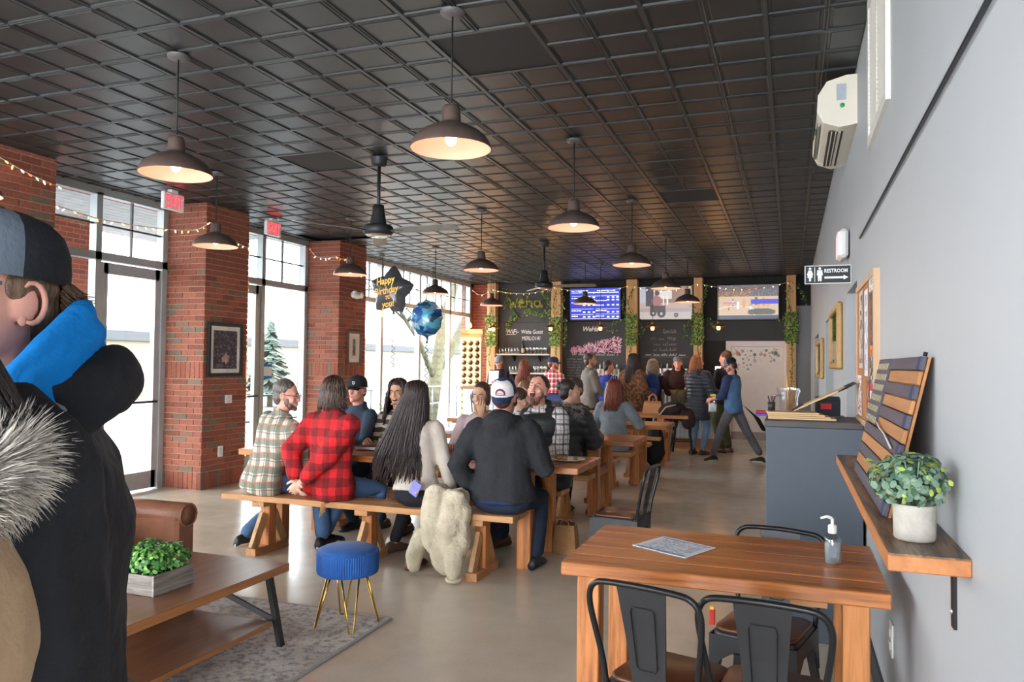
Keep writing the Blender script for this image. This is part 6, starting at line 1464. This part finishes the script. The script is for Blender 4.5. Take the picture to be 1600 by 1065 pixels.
# ================================================================ THE CAST
H_BLK = hairm('hair_black_brown', rgb(54, 42, 40)); H_BRN = hairm('hair_dark_brown', rgb(74, 52, 42)); H_LBR = hairm('hair_light_brown', rgb(128, 96, 66)); H_RED = hairm('hair_auburn', rgb(134, 66, 44)); H_GIN = hairm('hair_ginger', rgb(176, 108, 60)); H_GRY = hairm('hair_grey', rgb(94, 84, 78)); H_BLD = hairm('hair_ash_blond', rgb(150, 128, 104))
denim = fab('denim_blue', rgb(78, 106, 142)); denim_l = fab('denim_light', rgb(122, 158, 192)); denim_d = fab('denim_dark', rgb(38, 46, 62)); blkp = fab('trousers_black', rgb(34, 35, 40)); grayp = fab('trousers_grey', rgb(104, 102, 106)); olive = fab('olive_drab', rgb(84, 84, 62))
sh_b = mat('shoe_black', rgb(32, 33, 36), .5); sole_w = mat('sole_white', rgb(206, 200, 188), .6); sh_br = mat('boot_brown', rgb(92, 62, 48), .5)
cap_k = fab('cap_black', rgb(40, 42, 46)); cap_n = fab('cap_navy', rgb(44, 58, 92)); cap_g = fab('cap_grey', rgb(112, 118, 126)); cap_w = fab('cap_white', rgb(222, 218, 220), .05)
pl_man = plaid('plaid_muted', rgb(206, 196, 178), [('u', .11, .42, 0, rgb(92, 104, 92), .75), ('z', .11, .42, .1, rgb(92, 104, 92), .75), ('u', .11, .10, .62, rgb(176, 98, 70), .7), ('z', .11, .10, .72, rgb(176, 98, 70), .7), ('u', .11, .06, .18, rgb(60, 70, 74), .7), ('z', .11, .06, .28, rgb(60, 70, 74), .7)])
pl_red = plaid('buffalo_red', rgb(214, 34, 40), [('u', .125, .5, .1, rgb(38, 24, 26), .5), ('z', .125, .5, .3, rgb(38, 24, 26), .55)], .95, .6)
pl_rw = plaid('plaid_red_white', rgb(206, 84, 88), [('u', .09, .25, 0, rgb(240, 232, 230), .8), ('z', .09, .25, 0, rgb(240, 232, 230), .8), ('u', .09, .2, .5, rgb(140, 40, 52), .6), ('z', .09, .2, .5, rgb(140, 40, 52), .6)])
pl_bw = plaid('plaid_black_white', rgb(216, 214, 214), [('u', .085, .2, 0, rgb(52, 52, 58), .8), ('z', .085, .2, 0, rgb(52, 52, 58), .8), ('u', .085, .1, .5, rgb(130, 130, 136), .7), ('z', .085, .1, .5, rgb(130, 130, 136), .7)])
strp = plaid('stripe_black_cream', rgb(196, 180, 160), [('z', .075, .5, 0, rgb(40, 36, 38), .95)])
knit_g = fab('knit_grey_blue', rgb(142, 152, 160), .2, .95, 1.0, 120); hood_k = fab('hoodie_black', rgb(44, 45, 48), .12, .9, .6, 30); beige = fab('top_beige', rgb(190, 178, 166)); lilac = fab('top_lilac', rgb(206, 184, 186)); navy_j = fab('jacket_navy_grey', rgb(66, 78, 94)); vest_k = mat('vest_black', rgb(36, 38, 42), .5, 0, .1, 8); puff_k = mat('puffer_black', rgb(44, 46, 52), .42, 0, .1, 8); grey_j = fab('jacket_grey', rgb(122, 116, 110)); pink_s = fab('shirt_pink', rgb(220, 164, 166)); blue_s = fab('shirt_blue', rgb(52, 62, 150)); blk_s = fab('shirt_black', rgb(40, 38, 42))
SB = .45; YN = TY[0]-.22; YF = TY[0]+.95
# --- near bench of the first table, backs to the viewer
A = person('seated man in muted plaid shirt and glasses, turned to the right', (-3.98, YN, 0), math.radians(-22), 1.72, SB, 13, 8, hands=((-.1, .42, .80), (.22, .42, .80)), head=(-48, -6, 0), sk='pink', top=dict(m=pl_man, name='shirt', hem=-.11, collar=1), bottom=denim, shoes=(sh_b, sole_w), hair=dict(m=H_GRY, beard=1, bm=hairm('stubble_grey', rgb(120, 92, 80))), bw=1.16, vox=.008, gvox=.012, feet=((-.22, -.02, 0), (.30, .38, 0)))
g = MB()
for s_ in (-1, 1): g.tube([A['h'](s_*.032+.021*math.cos(a), .101, .003+.017*math.sin(a)) for a in [q*PI/8 for q in range(16)]], .0022, 5, False, True); g.tube([A['h'](s_*.053, .100, .006), A['h'](s_*.073, .05, .006), A['h'](s_*.078, -.02, .008)], .0022, 5)
g.tube([A['h'](-.011, .103, .005), A['h'](.011, .103, .005)], .002, 5); g.build('glasses', mat('glasses_black', rgb(26, 24, 24), .3), A['t'])
person('seated woman in red and black checked fleece with hands clasped behind her back', (-3.36, YN, 0), math.radians(-10), 1.75, SB, 3, 2, True, hands=((-.14, -.20, .60), (-.06, -.22, .60)), pole=((-1, -.3, 0), (1, -.3, 0)), curl=.7, head=(-20, 0, 0), top=dict(m=pl_red, name='fleece', puff=.020, hem=-.10, collar=1, wr=.010), bottom=denim, shoes=(sh_b, sole_w), hair=dict(m=H_BRN, kind='bob', len=.17, n=420, flare=.10, r=.006), bw=1.12, vox=.009, gvox=.012, feet=((-.30, .30, 0), (.22, .25, 0)))
person('seated woman with very long dark hair, beige top and black jeans', (-2.60, YN, 0), math.radians(6), 1.70, SB, 4, -3, True, hands=((-.06, .40, .80), (.26, .10, .50)), head=(8, -3, 0), top=dict(m=beige, name='top', hem=.02), bottom=blkp, shoes=sh_br, hair=dict(m=H_BLK, kind='long', len=.66, n=650, flare=.75, back=1, r=.006, sweep=-.12), bw=1.0, vox=.009, gvox=.012, feet=((-.32, .36, 0), (.0, -.05, 0)))
D = person('seated man in black hoodie with a navy and white cap worn backwards', (-1.92, YN, 0), math.radians(2), 1.76, SB, 2, -1, hands=((-.23, .06, .56), (.20, .30, .80)), pole=((-.7, -.5, -.6), (.5, -.5, -.8)), head=(6, 2, 0), sk='pink', top=dict(m=hood_k, name='hoodie', hood=1, hem=-.02, puff=.008, wr=.013), bottom=denim_d, shoes=sh_b, hair=dict(m=H_BRN), cap=dict(m=cap_n, front=cap_w, visor=cap_n, back=1, tilt=14), bw=1.22, vox=.009, gvox=.012, feet=((-.2, .18, 0), (.16, .30, 0)))
co, hc, hk, CRm = PEOPLE['seated man in black hoodie with a navy and white cap worn backwards#cap']
def cap_back(x, z, o):
    zz = z-.028; s_ = 1.0 if zz < .025 else (1-.03*(zz-.025)/.025 if zz < .05 else .97-.10*(zz-.05)/.025); return hc(x, -.008-.106*s_*math.sqrt(max(.1, 1-(x/(.089*s_))**2))-o, z)
def patch(name, w, z0, z1, o, m):
    mb = MB(); n_ = 9; rows = []
    for j in range(n_):
        z = z0+(z1-z0)*j/(n_-1); f_ = math.sqrt(max(0.02, 1-max(0, (z-z0)/(z1-z0)-.25)**2/.5625)); rows.append([cap_back(w*f_*(i/5-1), z, o) for i in range(11)])
    mb.add([p for r in rows for p in r], [(j*11+i, j*11+i+1, (j+1)*11+i+1, (j+1)*11+i) for j in range(n_-1) for i in range(10)], True); return mb.build(name, m, co)
patch('cap_patch', .036, .044, .092, .0025, mat('patch_maroon', rgb(120, 44, 66), .7)); patch('patch_centre', .024, .050, .078, .0045, mat('patch_white', rgb(226, 220, 216), .7))
o = text('patch_letters', 'RHG', .020, cap_back(0, .055, .0065), (CRm @ Matrix(((1, 0, 0), (0, 0, -1), (0, 1, 0)))).to_euler(), mat('patch_dark', rgb(40, 36, 60), .7), co, .0006, 0, 'CENTER', 1)
mb = MB(); c = D['hip']; mb.ell(c+Vector((0, -.01, -.01)), (.222, .160, .045), 20, 10); me = remesh(mb, .012, 3, .006); me.materials.append(fab('shirt_tail_blue', rgb(40, 50, 84))); put('shirt_tail', me, D['t'])
# --- far bench of the first table, facing the viewer
E_ = person('seated man in dark cap and blue-grey pullover behind the red checked fleece', (-3.78, YF, 0), PI-.35, 1.72, SB, 4, 0, hands=((-.15, .40, .79), (.15, .40, .79)), head=(20, 0, 0), sk='pink', top=dict(m=navy_j, name='pullover', collar=1), bottom=denim_d, shoes=sh_b, hair=dict(m=H_GRY), cap=dict(m=cap_k), vox=.009, feet=((-.15, .18, 0), (.2, .12, 0)))
co, hc, hk, CRm = PEOPLE['seated man in dark cap and blue-grey pullover behind the red checked fleece#cap']
text('cap_letter', 'D', .04, hc(-.012, .099, .052), (CRm @ Matrix(((-1, 0, 0), (0, 0, 1), (0, 1, 0)))).to_euler(), cap_w, co, .002, 0, 'LEFT', 1, .001)
person('seated woman with long curly dark hair and black and cream striped sweater', (-3.36, YF, 0), PI-.05, 1.68, SB, 5, 0, True, hands=((-.20, .26, 1.08), (.12, .36, .80)), curl=.8, head=(10, 0, 4), sk='olive', expr='talk', top=dict(m=strp, name='sweater'), bottom=blkp, shoes=sh_b, hair=dict(m=H_BLK, kind='curly', len=.34, n=320, flare=.36, r=.007, vol=1.04), vox=.007, feet=((-.2, .2, 0), (.1, .12, 0)))
person('seated woman in lilac top laughing with her hand at her mouth', (-2.56, YF, 0), PI+.15, 1.66, SB, 4, 0, True, hands=((-.03, .19, 1.045), (.18, .34, .80)), curl=.35, palm=((0, -1, .3), (0, 0, -1)), head=(-10, -4, 0), sk='olive', expr='smile', top=dict(m=lilac, name='top'), bottom=denim, shoes=sh_b, hair=dict(m=H_BRN, kind='pony'), vox=.007)
Vt = person('seated man laughing with head thrown back, black vest over plaid sleeves', (-1.98, YF, 0), PI-.30, 1.80, SB, 1, 5, hands=((-.10, .30, .78), (.22, .30, .80)), head=(16, 20, -6), sk='pink', expr='laugh', top=dict(m=pl_bw, name='shirt', collar=1, puff=.006), vest=vest_k, bottom=denim_d, shoes=sh_br, hair=dict(m=H_BLK, beard=1, bm=hairm('stubble_dark', rgb(136, 96, 80))), bw=1.2, vox=.0065, gvox=.012)
mb = MB(); p = Vt['Sc']+Vt['fr']*.168-Vt['u']*.09-Vt['lat']*.09
for q in range(3): mb.tube([p+Vt['lat']*(.018+.006*q)*math.cos(a)+Vt['u']*(.018+.006*q)*math.sin(a) for a in (0, .5, 1.0, 1.5)], .0025, 5)
mb.build('vest_emblem', mat('emblem_white', rgb(226, 226, 226), .6), Vt['t'])
# --- second table
YN2, YF2 = TY[1]-.22, TY[1]+.95
person('boy with dark hair and pink shirt sitting between the cap and the laughing man', (-2.60, YN2, 0), math.radians(-58), 1.50, SB, 6, 0, hands=((-.1, .34, .80), (.15, .34, .80)), head=(-15, -10, 0), top=dict(m=pink_s, name='shirt'), bottom=denim, shoes=sh_b, hair=dict(m=H_BRN, vol=1.08), bw=.9, vox=.010)
person('boy with light brown hair and grey hoodie looking down at the second table', (-2.84, YF2, 0), PI-.1, 1.60, SB, 8, 0, head=(0, -12, 0), top=dict(m=fab('hoodie_charcoal', rgb(92, 92, 88)), name='hoodie', hood=1), bottom=denim, shoes=sh_b, hair=dict(m=H_LBR, vol=1.08), bw=.9, vox=.009, hands=((-.15, .38, .80), (.15, .38, .80)))
P_ = person('seated woman with dark bun and black puffer jacket with grey fur hood', (-2.09, YN2, 0), math.radians(-12), 1.70, SB, 4, 4, True, hands=((-.1, .38, .80), (.2, .38, .80)), head=(-45, 0, 0), top=dict(m=puff_k, name='puffer_jacket', puff=.03, quilt=(.075, .010), hem=-.10), bottom=blkp, shoes=sh_b, hair=dict(m=H_BLK, kind='bun', vol=1.02), bw=1.1, vox=.010)
fur('fur_hood', P_['t'], [P_['Nb']+Vector((.16*math.cos(a), -.06+.10*math.sin(a), -.03-.05*math.sin(a))) for a in [q*PI/10 for q in range(21)]], .045, 5200, .042, [mat('fur_grey', rgb(150, 144, 140), .9), mat('fur_dark', rgb(96, 92, 90), .9), mat('fur_pale', rgb(190, 184, 178), .9)], 1, .4, .0018)
person('seated man in olive jacket with hand at his face across the second table', (-2.20, YF2, 0), PI-.75, 1.68, SB, 8, 0, hands=((-.02, .20, 1.10), (.16, .38, .80)), curl=.9, head=(18, -4, 0), sk='tan', top=dict(m=olive, name='jacket'), bottom=denim_d, shoes=sh_b, hair=dict(m=H_BRN), vox=.009)
person('seated woman with auburn hair and grey-blue knit sweater, back to the viewer', (-2.05, TY[2]-.22, 0), math.radians(-5), 1.62, SB, 4, 0, True, hands=((-.2, .32, .80), (.26, .30, .80)), pole=((-.5, -.4, -.8), (.6, -.4, -.7)), head=(-15, -6, 0), top=dict(m=knit_g, name='sweater', puff=.012), bottom=denim, shoes=sh_b, hair=dict(m=H_RED, kind='long', len=.33, n=260, flare=.16, back=1, r=.008), bw=1.1, vox=.010)
# --- standing at the bar
person('bartender in dark top and cap reading a white sheet behind the bar', (-5.82, 15.25, 0), PI+.1, 1.66, hands=((-.06, .30, 1.12), (.10, .30, 1.12)), head=(-20, -12, 0), sk='pink', top=dict(m=blk_s, name='shirt'), bottom=blkp, shoes=sh_b, hair=dict(m=H_GRY), cap=dict(m=cap_g), vox=.012, gvox=.016)
o = MB().box((0, 0, .14), (.21, .003, .28), (-.15, 0, .1)).build('paper_sheet', mat('paper_white', (1, 1, 1)), None, (-5.80, 14.88, 1.08)); tag(o, 'white sheet of paper held up by the bartender on the left', 'paper')
person('woman with long red-brown hair standing at the bar left of the plaid shirt', (-4.60, 13.35, 0), math.radians(-20), 1.57, fem=True, head=(-10, 0, 0), top=dict(m=fab('top_brown', rgb(110, 70, 60)), name='top'), bottom=denim_d, shoes=sh_b, hair=dict(m=H_RED, kind='long', len=.4, n=180, flare=.35, r=.009), vox=.012, gvox=.016)
person('man in red and white plaid shirt and dark cap at the bar', (-4.05, 13.35, 0), math.radians(-25), 1.63, head=(-45, 0, 0), sk='pink', hands=((-.15, .32, 1.02), (.18, .32, 1.02)), top=dict(m=pl_rw, name='shirt', collar=1), bottom=denim, shoes=sh_b, hair=dict(m=H_RED, beard=1), cap=dict(m=cap_n), bw=1.12, vox=.012, gvox=.016)
person('bearded man in open grey jacket standing in profile at the bar', (-3.22, 12.75, 0), math.radians(-55), 1.69, head=(-18, 0, 0), sk='tan', hands=((-.05, .30, 1.0), (.15, .30, .98)), top=dict(m=grey_j, name='jacket', collar=1, skirt=.78, puff=.01), bottom=denim_d, shoes=sh_br, hair=dict(m=H_BRN, beard=1, bm=hairm('stubble_dark', rgb(136, 96, 80))), bw=1.12, vox=.010, gvox=.015)
person('person in bright blue shirt partly hidden behind the grey jacket', (-3.02, 13.3, 0), math.radians(-30), 1.58, head=(-30, -5, 0), sk='tan', top=dict(m=blue_s, name='shirt'), bottom=blkp, shoes=sh_b, hair=dict(m=H_BLK), bw=1.1, vox=.012, gvox=.016)
fu = [mat('leopard_tan', rgb(140, 96, 66), .95), mat('leopard_dark', rgb(66, 44, 36), .95), mat('leopard_pale', rgb(176, 134, 98), .95)]
L_ = person('woman with long dark hair and brown spotted fur coat at the bar', (-2.50, 12.85, 0), math.radians(-30), 1.69, fem=True, head=(40, 0, 0), hands=((-.2, .2, .95), (.2, .25, 1.0)), top=dict(m=mat('fur_coat_spotted', rgb(150, 104, 72), .95, 0, .1, 22, .8, 40, col2=rgb(58, 38, 32)), name='fur_coat', puff=.035, skirt=.62, wr=.012), bottom=blkp, shoes=sh_b, hair=dict(m=H_BLK, kind='long', len=.42, n=180, flare=.2, back=1, r=.009), vox=.012, gvox=.016)
t2 = T('shoulder_bag', 'grey-green canvas shoulder bag on the arm of the woman in the fur coat', 'bag', (-2.78, 12.62, .86)); MB().loft([[(-w, -d, z), (w, -d, z), (w, d, z), (-w, d, z)] for w, d, z in ((.13, .04, 0), (.15, .06, .1), (.12, .03, .36))], True, False, False).build('body', fab('canvas_sage', rgb(134, 150, 142)), t2)
for s_ in (-1, 1): MB().tube([(s_*.08, 0, .34), (.06, .03, .62), (-s_*.02, .02, .36)], .008, 6).build('strap', fab('canvas_sage', (0, 0, 0)), t2)
B_ = person('person with long ash blond hair, pale cap and blue backpack at the bar', (-2.24, 13.35, 0), math.radians(-8), 1.60, head=(-10, 0, 0), hands=((-.1, .32, 1.02), (.2, .32, 1.0)), top=dict(m=fab('shirt_dark_plaid', rgb(58, 40, 42)), name='shirt'), bottom=blkp, shoes=sh_b, hair=dict(m=H_BLD, kind='curly', len=.24, n=150, flare=.15, r=.009), cap=dict(m=fab('cap_sand', rgb(190, 160, 140))), vox=.012, gvox=.016)
t2 = T('backpack', 'navy blue backpack worn by the person with ash blond hair', 'backpack', (-2.22, 13.12, .92)); mb = MB(); mb.ell((0, -.04, .22), (.15, .10, .24), 16, 10); me = remesh(mb, .014, 3, .008); me.materials.append(fab('backpack_navy', rgb(44, 60, 110))); put('main_pouch', me, t2); MB().box((0, -.135, .12), (.2, .05, .18), None, .02).build('front_pocket', fab('backpack_blue', rgb(58, 82, 140)), t2)
for s_ in (-1, 1): MB().tube([(s_*.09, .04, .40), (s_*.13, .10, .44), (s_*.13, .12, .38)], .014, 8).build('strap', fab('backpack_blue', (0, 0, 0)), t2)
S_ = person('smiling bartender in black hoodie and backwards cap leaning on the bar', (-2.02, 15.0, 0), PI, 1.69, None, 14, 0, hands=((-.24, .36, 1.08), (.24, .36, 1.08)), head=(4, 8, 0), sk='pink', expr='smile', top=dict(m=fab('hoodie_dark_brown', rgb(54, 40, 42)), name='hoodie', hood=1, puff=.015), bottom=blkp, shoes=sh_b, hair=dict(m=H_BRN, beard=0), cap=dict(m=cap_g, front=cap_g, visor=cap_g, back=1), bw=1.25, vox=.009, gvox=.015)
person('woman with long ginger hair and long black puffer coat at the bar', (-1.50, 13.45, 0), math.radians(-28), 1.68, fem=True, head=(-40, 0, 0), hands=((-.12, .34, 1.02), (.20, .30, 1.06)), top=dict(m=mat('puffer_slate', rgb(58, 62, 74), .4, 0, .1, 8), name='puffer_coat', puff=.025, skirt=.60, quilt=(.062, .012), hood=1, wr=.004), bottom=denim_l, shoes=sh_br, hair=dict(m=H_GIN, kind='long', len=.32, n=220, flare=.22, back=1, r=.008), bw=1.1, vox=.010, gvox=.012)
person('tall dark haired man in a dark coat at the right end of the bar', (-1.06, 13.92, 0), math.radians(52), 1.76, head=(20, -6, 0), sk='pink', hands=((-.14, .32, 1.06), (.14, .34, 1.02)), top=dict(m=fab('coat_dark', rgb(46, 44, 52)), name='coat', collar=1, skirt=.85), bottom=olive, shoes=sh_br, hair=dict(m=H_BRN, vol=1.04), bw=1.05, vox=.011, gvox=.015)
wk = person('man walking left in grey cap and blue baseball tee with navy sleeves', (-.84, 12.6, 0), math.radians(72), 1.63, None, 4, 0, hands=((-.12, .32, .98), (.10, .34, .98)), head=(14, -18, 0), sk='pink', feet=((-.08, .32, 0), (.08, -.42, .02)), top=dict(m=fab('tee_blue', rgb(92, 126, 166)), name='tee', sleeve=.70, sleeve_m=fab('sleeve_navy', rgb(58, 66, 102)), hem=-.10, puff=.006), bottom=grayp, shoes=(sh_b, sole_w), hair=dict(m=H_BLK, beard=1, bm=hairm('stubble_dark', rgb(136, 96, 80))), cap=dict(m=cap_k, front=cap_g, visor=cap_g), bw=1.14, vox=.009, gvox=.013)
mb = MB()
for q in range(5):
    P = []
    for i in range(5): a_ = math.radians(104+14*q+3*i); P.append(Vector((.222*math.cos(a_), .016+.150*math.sin(a_), 1.14+.045*(i % 2)*(1 if q % 2 else .6)-.01*q)))
    mb.tube(P, .004, 5)
mb.build('shirt_print', mat('print_white', rgb(220, 230, 236), .7), wk['t'])
t2 = T('spray_bottle', 'yellow topped spray bottle in the hands of the walking man', 'bottle', (-1.14, 12.64, .96)); MB().lathe([(.0, -.10), (.035, -.10), (.037, 0), (.015, .04), (.014, .06)], 14).build('bottle', glass_mat('spray_clear', .25, (.9, .93, .93)), t2); MB().box((-.02, 0, .08), (.09, .03, .04), None, .01).build('trigger_head', mat('spray_yellow', rgb(236, 200, 50), .4), t2)
mb = MB(); rr = random.Random(3); g_ = [[Vector((-.06+.03*i, .03*math.sin(i*2.3+j*1.7), -.13+.035*j+.02*rr.random())) for i in range(5)] for j in range(5)]; mb.add([p for r in g_ for p in r], [(j*5+i, j*5+i+1, (j+1)*5+i+1, (j+1)*5+i) for j in range(4) for i in range(4)], True)
t2 = T('cleaning_cloth', 'white cleaning cloth held by the walking man', 'cloth', (-1.16, 12.56, .90)); o = mb.build('cloth', mat('cloth_white', rgb(222, 222, 220), .85), t2); md = o.modifiers.new('t', 'SOLIDIFY'); md.thickness = .012
mb = MB(); mb.loft([[(-.03, -.18, .88), (.02, -.20, .86), (.02, -.14, .90)], [(-.05, -.36, .74), (.05, -.40, .70), (.03, -.30, .74)], [(-.03, -.50, .52), (.05, -.52, .50), (.02, -.44, .52)]], True); mb.build('apron_tail', fab('apron_black', rgb(34, 30, 32)), wk['t'])
# --- coat draped over the near bench, coats at the bar
m_sher = mat('sherpa_cream', rgb(196, 184, 160), .95, 0, .1, 14, .9, 60)
t2 = T('draped_coat', 'cream fleece coat draped over the plank bench with sleeves hanging down', 'coat', (-2.28, 5.02, 0)); mb = MB()
limb(mb, [(-.10, .10, .52), (-.08, -.05, .56), (-.06, -.12, .40), (-.06, -.10, .24)], [.07, .10, .10, .09]); limb(mb, [(.06, .10, .52), (.06, -.05, .54), (.05, -.12, .36), (.03, -.11, .20)], [.07, .10, .10, .07])
limb(mb, [(-.16, -.08, .30), (-.21, -.13, .16), (-.22, -.12, .06)], [.055, .06, .05]); limb(mb, [(-.02, -.12, .25), (.0, -.14, .12), (.03, -.12, .07)], [.07, .06, .05]); limb(mb, [(.10, -.12, .28), (.11, -.16, .12), (.12, -.18, .05)], [.06, .065, .055]); limb(mb, [(.13, -.05, .50), (.14, -.10, .3), (.12, -.1, .15)], [.06, .06, .05])
me = remesh(mb, .010, 5, .014, None, 3, 12); me.materials.append(m_sher); put('coat_body', me, t2)
MB().tube([(.12+.050*math.cos(a), -.18+.045*math.sin(a), .030+.008*math.sin(a)) for a in [q*PI/6 for q in range(12)]], .012, 6, False, True).build('cuff', m_sher, t2)
o = T('smartphone', 'lilac smartphone in the back pocket of the woman in black jeans', 'phone', (-2.53, 4.968, .60)); MB().box((0, 0, 0), (.075, .010, .115), (.25, .55, 0), .006).build('case', mat('phone_lilac', rgb(132, 132, 206), .35), o); MB().cyl((.012, -.008, -.03), .011, .004, 12, None, Euler((PI/2, 0, 0)).to_matrix()).build('charm', mat('charm_gold', rgb(180, 150, 80), .4, .5), o)
t2 = T('draped_coat', 'olive green coat hanging over the back of the bar stool', 'coat', (-1.75, 13.60, .40)); mb = MB(); limb(mb, [(-.12, 0, .60), (-.14, -.06, .35), (-.17, -.08, .05)], [.08, .11, .08]); limb(mb, [(.12, 0, .60), (.12, -.06, .35), (.10, -.08, .12)], [.08, .11, .09]); limb(mb, [(-.12, .02, .60), (.12, .02, .60)], [.09, .09]); limb(mb, [(0, -.05, .55), (0, -.08, .25)], [.10, .10]); me = remesh(mb, .014, 4, .014, None, 8, 11); me.materials.append(olive); put('coat_body', me, t2)
mb = MB()
for c_, d_ in (((-.1, 0, .10), (.20, .16, .13)), ((.12, .04, .07), (.18, .15, .10)), ((.0, -.05, .16), (.16, .13, .10)), ((.22, -.05, .0), (.10, .1, .16))): mb.ell(c_, d_, 14, 9)
t2 = T('coat_pile', 'pile of dark brown coats on the end of the fourth table', 'coats', (-1.66, 11.85, .70)); me = remesh(mb, .016, 3, .02, None, 4, 10); me.materials.append(fab('coat_pile_brown', rgb(56, 44, 44))); put('coats', me, t2); MB().tube([(-.2, -.17, .05), (-.1, -.2, .18), (.05, -.19, .22)], .012, 6).build('strap', fab('strap_tan', rgb(170, 150, 136)), t2)
t2 = T('draped_coat', 'black coat hanging down beside the end of the fourth table', 'coat', (-1.92, 11.50, 0)); mb = MB(); limb(mb, [(0, .05, .60), (0, 0, .35), (.02, 0, .10)], [.07, .11, .12]); limb(mb, [(.08, 0, .5), (.1, 0, .2)], [.07, .08]); me = remesh(mb, .016, 3, .016, None, 6, 10); me.materials.append(fab('coat_black', rgb(34, 33, 36))); put('coat_body', me, t2)
# ================================================================ FOREGROUND PAIR
rzF = math.radians(140)
m_jk = fab('jacket_black', rgb(38, 38, 42), .2, .8, .5, 30); m_blue = fab('hood_blue', rgb(18, 128, 208), .1, .9, .35, 60); m_grey_f = fab('fleece_grey', rgb(112, 116, 126), .15, .9)
Fm = person('man in grey and black cap, blue hood and black jacket at the left edge', (-1.062, .805, 0), rzF, 1.70, None, 2, 0, hands=((-.17, .20, .98), (.17, .24, .98)), head=(40, 2, 0), sk='pink', top=dict(m=m_jk, name='jacket', puff=.045, sp=.7, skw=1.25, hem=-.10, skirt=.80, wr=.012), bottom=denim, shoes=sh_b, hair=dict(m=hairm('hair_mid_brown', rgb(112, 84, 62))), cap=dict(m=cap_k, front=fab('cap_slate', rgb(98, 108, 120)), visor=fab('cap_slate', (0, 0, 0)), tilt=2, fth=.25), bw=1.36, vox=.0045, gvox=.009)
F_, f_t = Fm, Fm['t']; nb, fr_, u_, la = F_['Nb'], F_['fr'], F_['u'], F_['lat']
def ringp(rx, ry, z, zt, off=0.0, n=26): return [nb+la*(rx*math.cos(a))+fr_*(ry*math.sin(a)+off)+u_*(z-zt*math.sin(a)) for a in [2*PI*q/n for q in range(n)]]
mb = MB(); mb.tube(ringp(.082, .096, .035, .11, -.012), .020, 12, True, True); mb.tube(ringp(.090, .104, .004, .11, -.012), .024, 12, True, True); mb.tube(ringp(.098, .110, -.032, .11, -.012), .024, 12, True, True)
me = remesh(mb, .005, 2, .005, None, 2, 18); me.materials.append(m_blue); put('blue_hood', me, f_t)
mb = MB(); mb.tube(ringp(.108, .118, -.050, .105, -.014), .022, 10, True, True); mb.tube(ringp(.116, .124, -.075, .10, -.014), .024, 10, True, True); me = remesh(mb, .007, 4, .004); me.materials.append(m_grey_f); put('fleece_collar', me, f_t)
mb = MB(); mb.tube(ringp(.122, .130, -.072, .095, -.022), .026, 10, True, True); mb.tube([nb+la*(.112*math.cos(a))+fr_*(.125*math.sin(a)-.022)+u_*(.012+.028*-math.sin(a)) for a in [PI*1.12+PI*.76*q/14 for q in range(15)]], [.012+.028*math.sin(PI*q/14) for q in range(15)], 12, True, False, 1.3); me = remesh(mb, .008, 5, .010, None, 4, 12); me.materials.append(m_jk); put('jacket_hood', me, f_t)
MB().tube([nb-la*.150+fr_*.015-u_*.072, nb-la*.148+fr_*.045-u_*.090, nb-la*.138+fr_*.075-u_*.118], .006, 8).build('yellow_zip', mat('zip_yellow', rgb(232, 184, 40), .5), f_t)
# nape hair tufts of the man
mb = MB(); rr = random.Random(5)
for q in range(700):
    a = rr.uniform(.45, PI-.45); z = rr.uniform(-.045, .035); p = F_['h'](.080*math.cos(a), -.018-.098*math.sin(a), z); q2 = F_['h'](.090*math.cos(a), -.03-.112*math.sin(a), z-.012-rr.uniform(0, .018)); q3 = q2+(q2-p)*.4+Vector((rr.uniform(-.008, .008), rr.uniform(-.008, .008), .006)); mb.tube([p, q2, q3], [.002, .0016, .0005], 4)
mb.build('hair_tufts', hairm('hair_mid_brown', (0, 0, 0)), f_t)
m_tan_c = fab('parka_tan', rgb(176, 146, 116), .12, .85, .5, 25)
Fw = person('woman with dark hair and tan parka with fur hood at the bottom left edge', (-.930, .565, 0), math.radians(140), 1.60, None, 2, 0, True, hands=((-.16, .24, .90), (.16, .24, .90)), head=(-8, -4, 0), top=dict(m=m_tan_c, name='parka', puff=.07, sp=.12, skirt=.75, wr=.010, skw=1.2), bottom=blkp, shoes=sh_b, hair=dict(m=hairm('hair_espresso', rgb(40, 30, 29)), kind='long', len=.22, n=1300, flare=.34, back=1, r=.003), bw=1.28, vox=.006, gvox=.009)
nb, fr_, u_, la = Fw['Nb'], Fw['fr'], Fw['u'], Fw['lat']
mb = MB(); mb.ell(nb-fr_*.06-u_*.05, (.11, .06, .075), 18, 12); me = remesh(mb, .009, 4, .006); me.materials.append(m_tan_c); put('hood', me, Fw['t'])
ring = [nb+la*(.150*math.cos(a))+fr_*(.100*math.sin(a)-.030)+u_*(-.012-.05*math.sin(a)) for a in [2*PI*q/30 for q in range(31)]]
fur('fur_trim', Fw['t'], ring, .044, 34000, .032, [mat('fur_silver', rgb(196, 188, 178), .9, var=0), mat('fur_smoke', rgb(140, 132, 124), .9, var=0), mat('fur_cream', rgb(222, 214, 202), .9, var=0)], 7, .3, .0007)
mb = MB(); mb.tube(ring, .045, 10, True, False); mb.build('fur_backing', mat('fur_base', rgb(150, 142, 134), .95), Fw['t'])
bpy.data.scenes.remove(TMP)
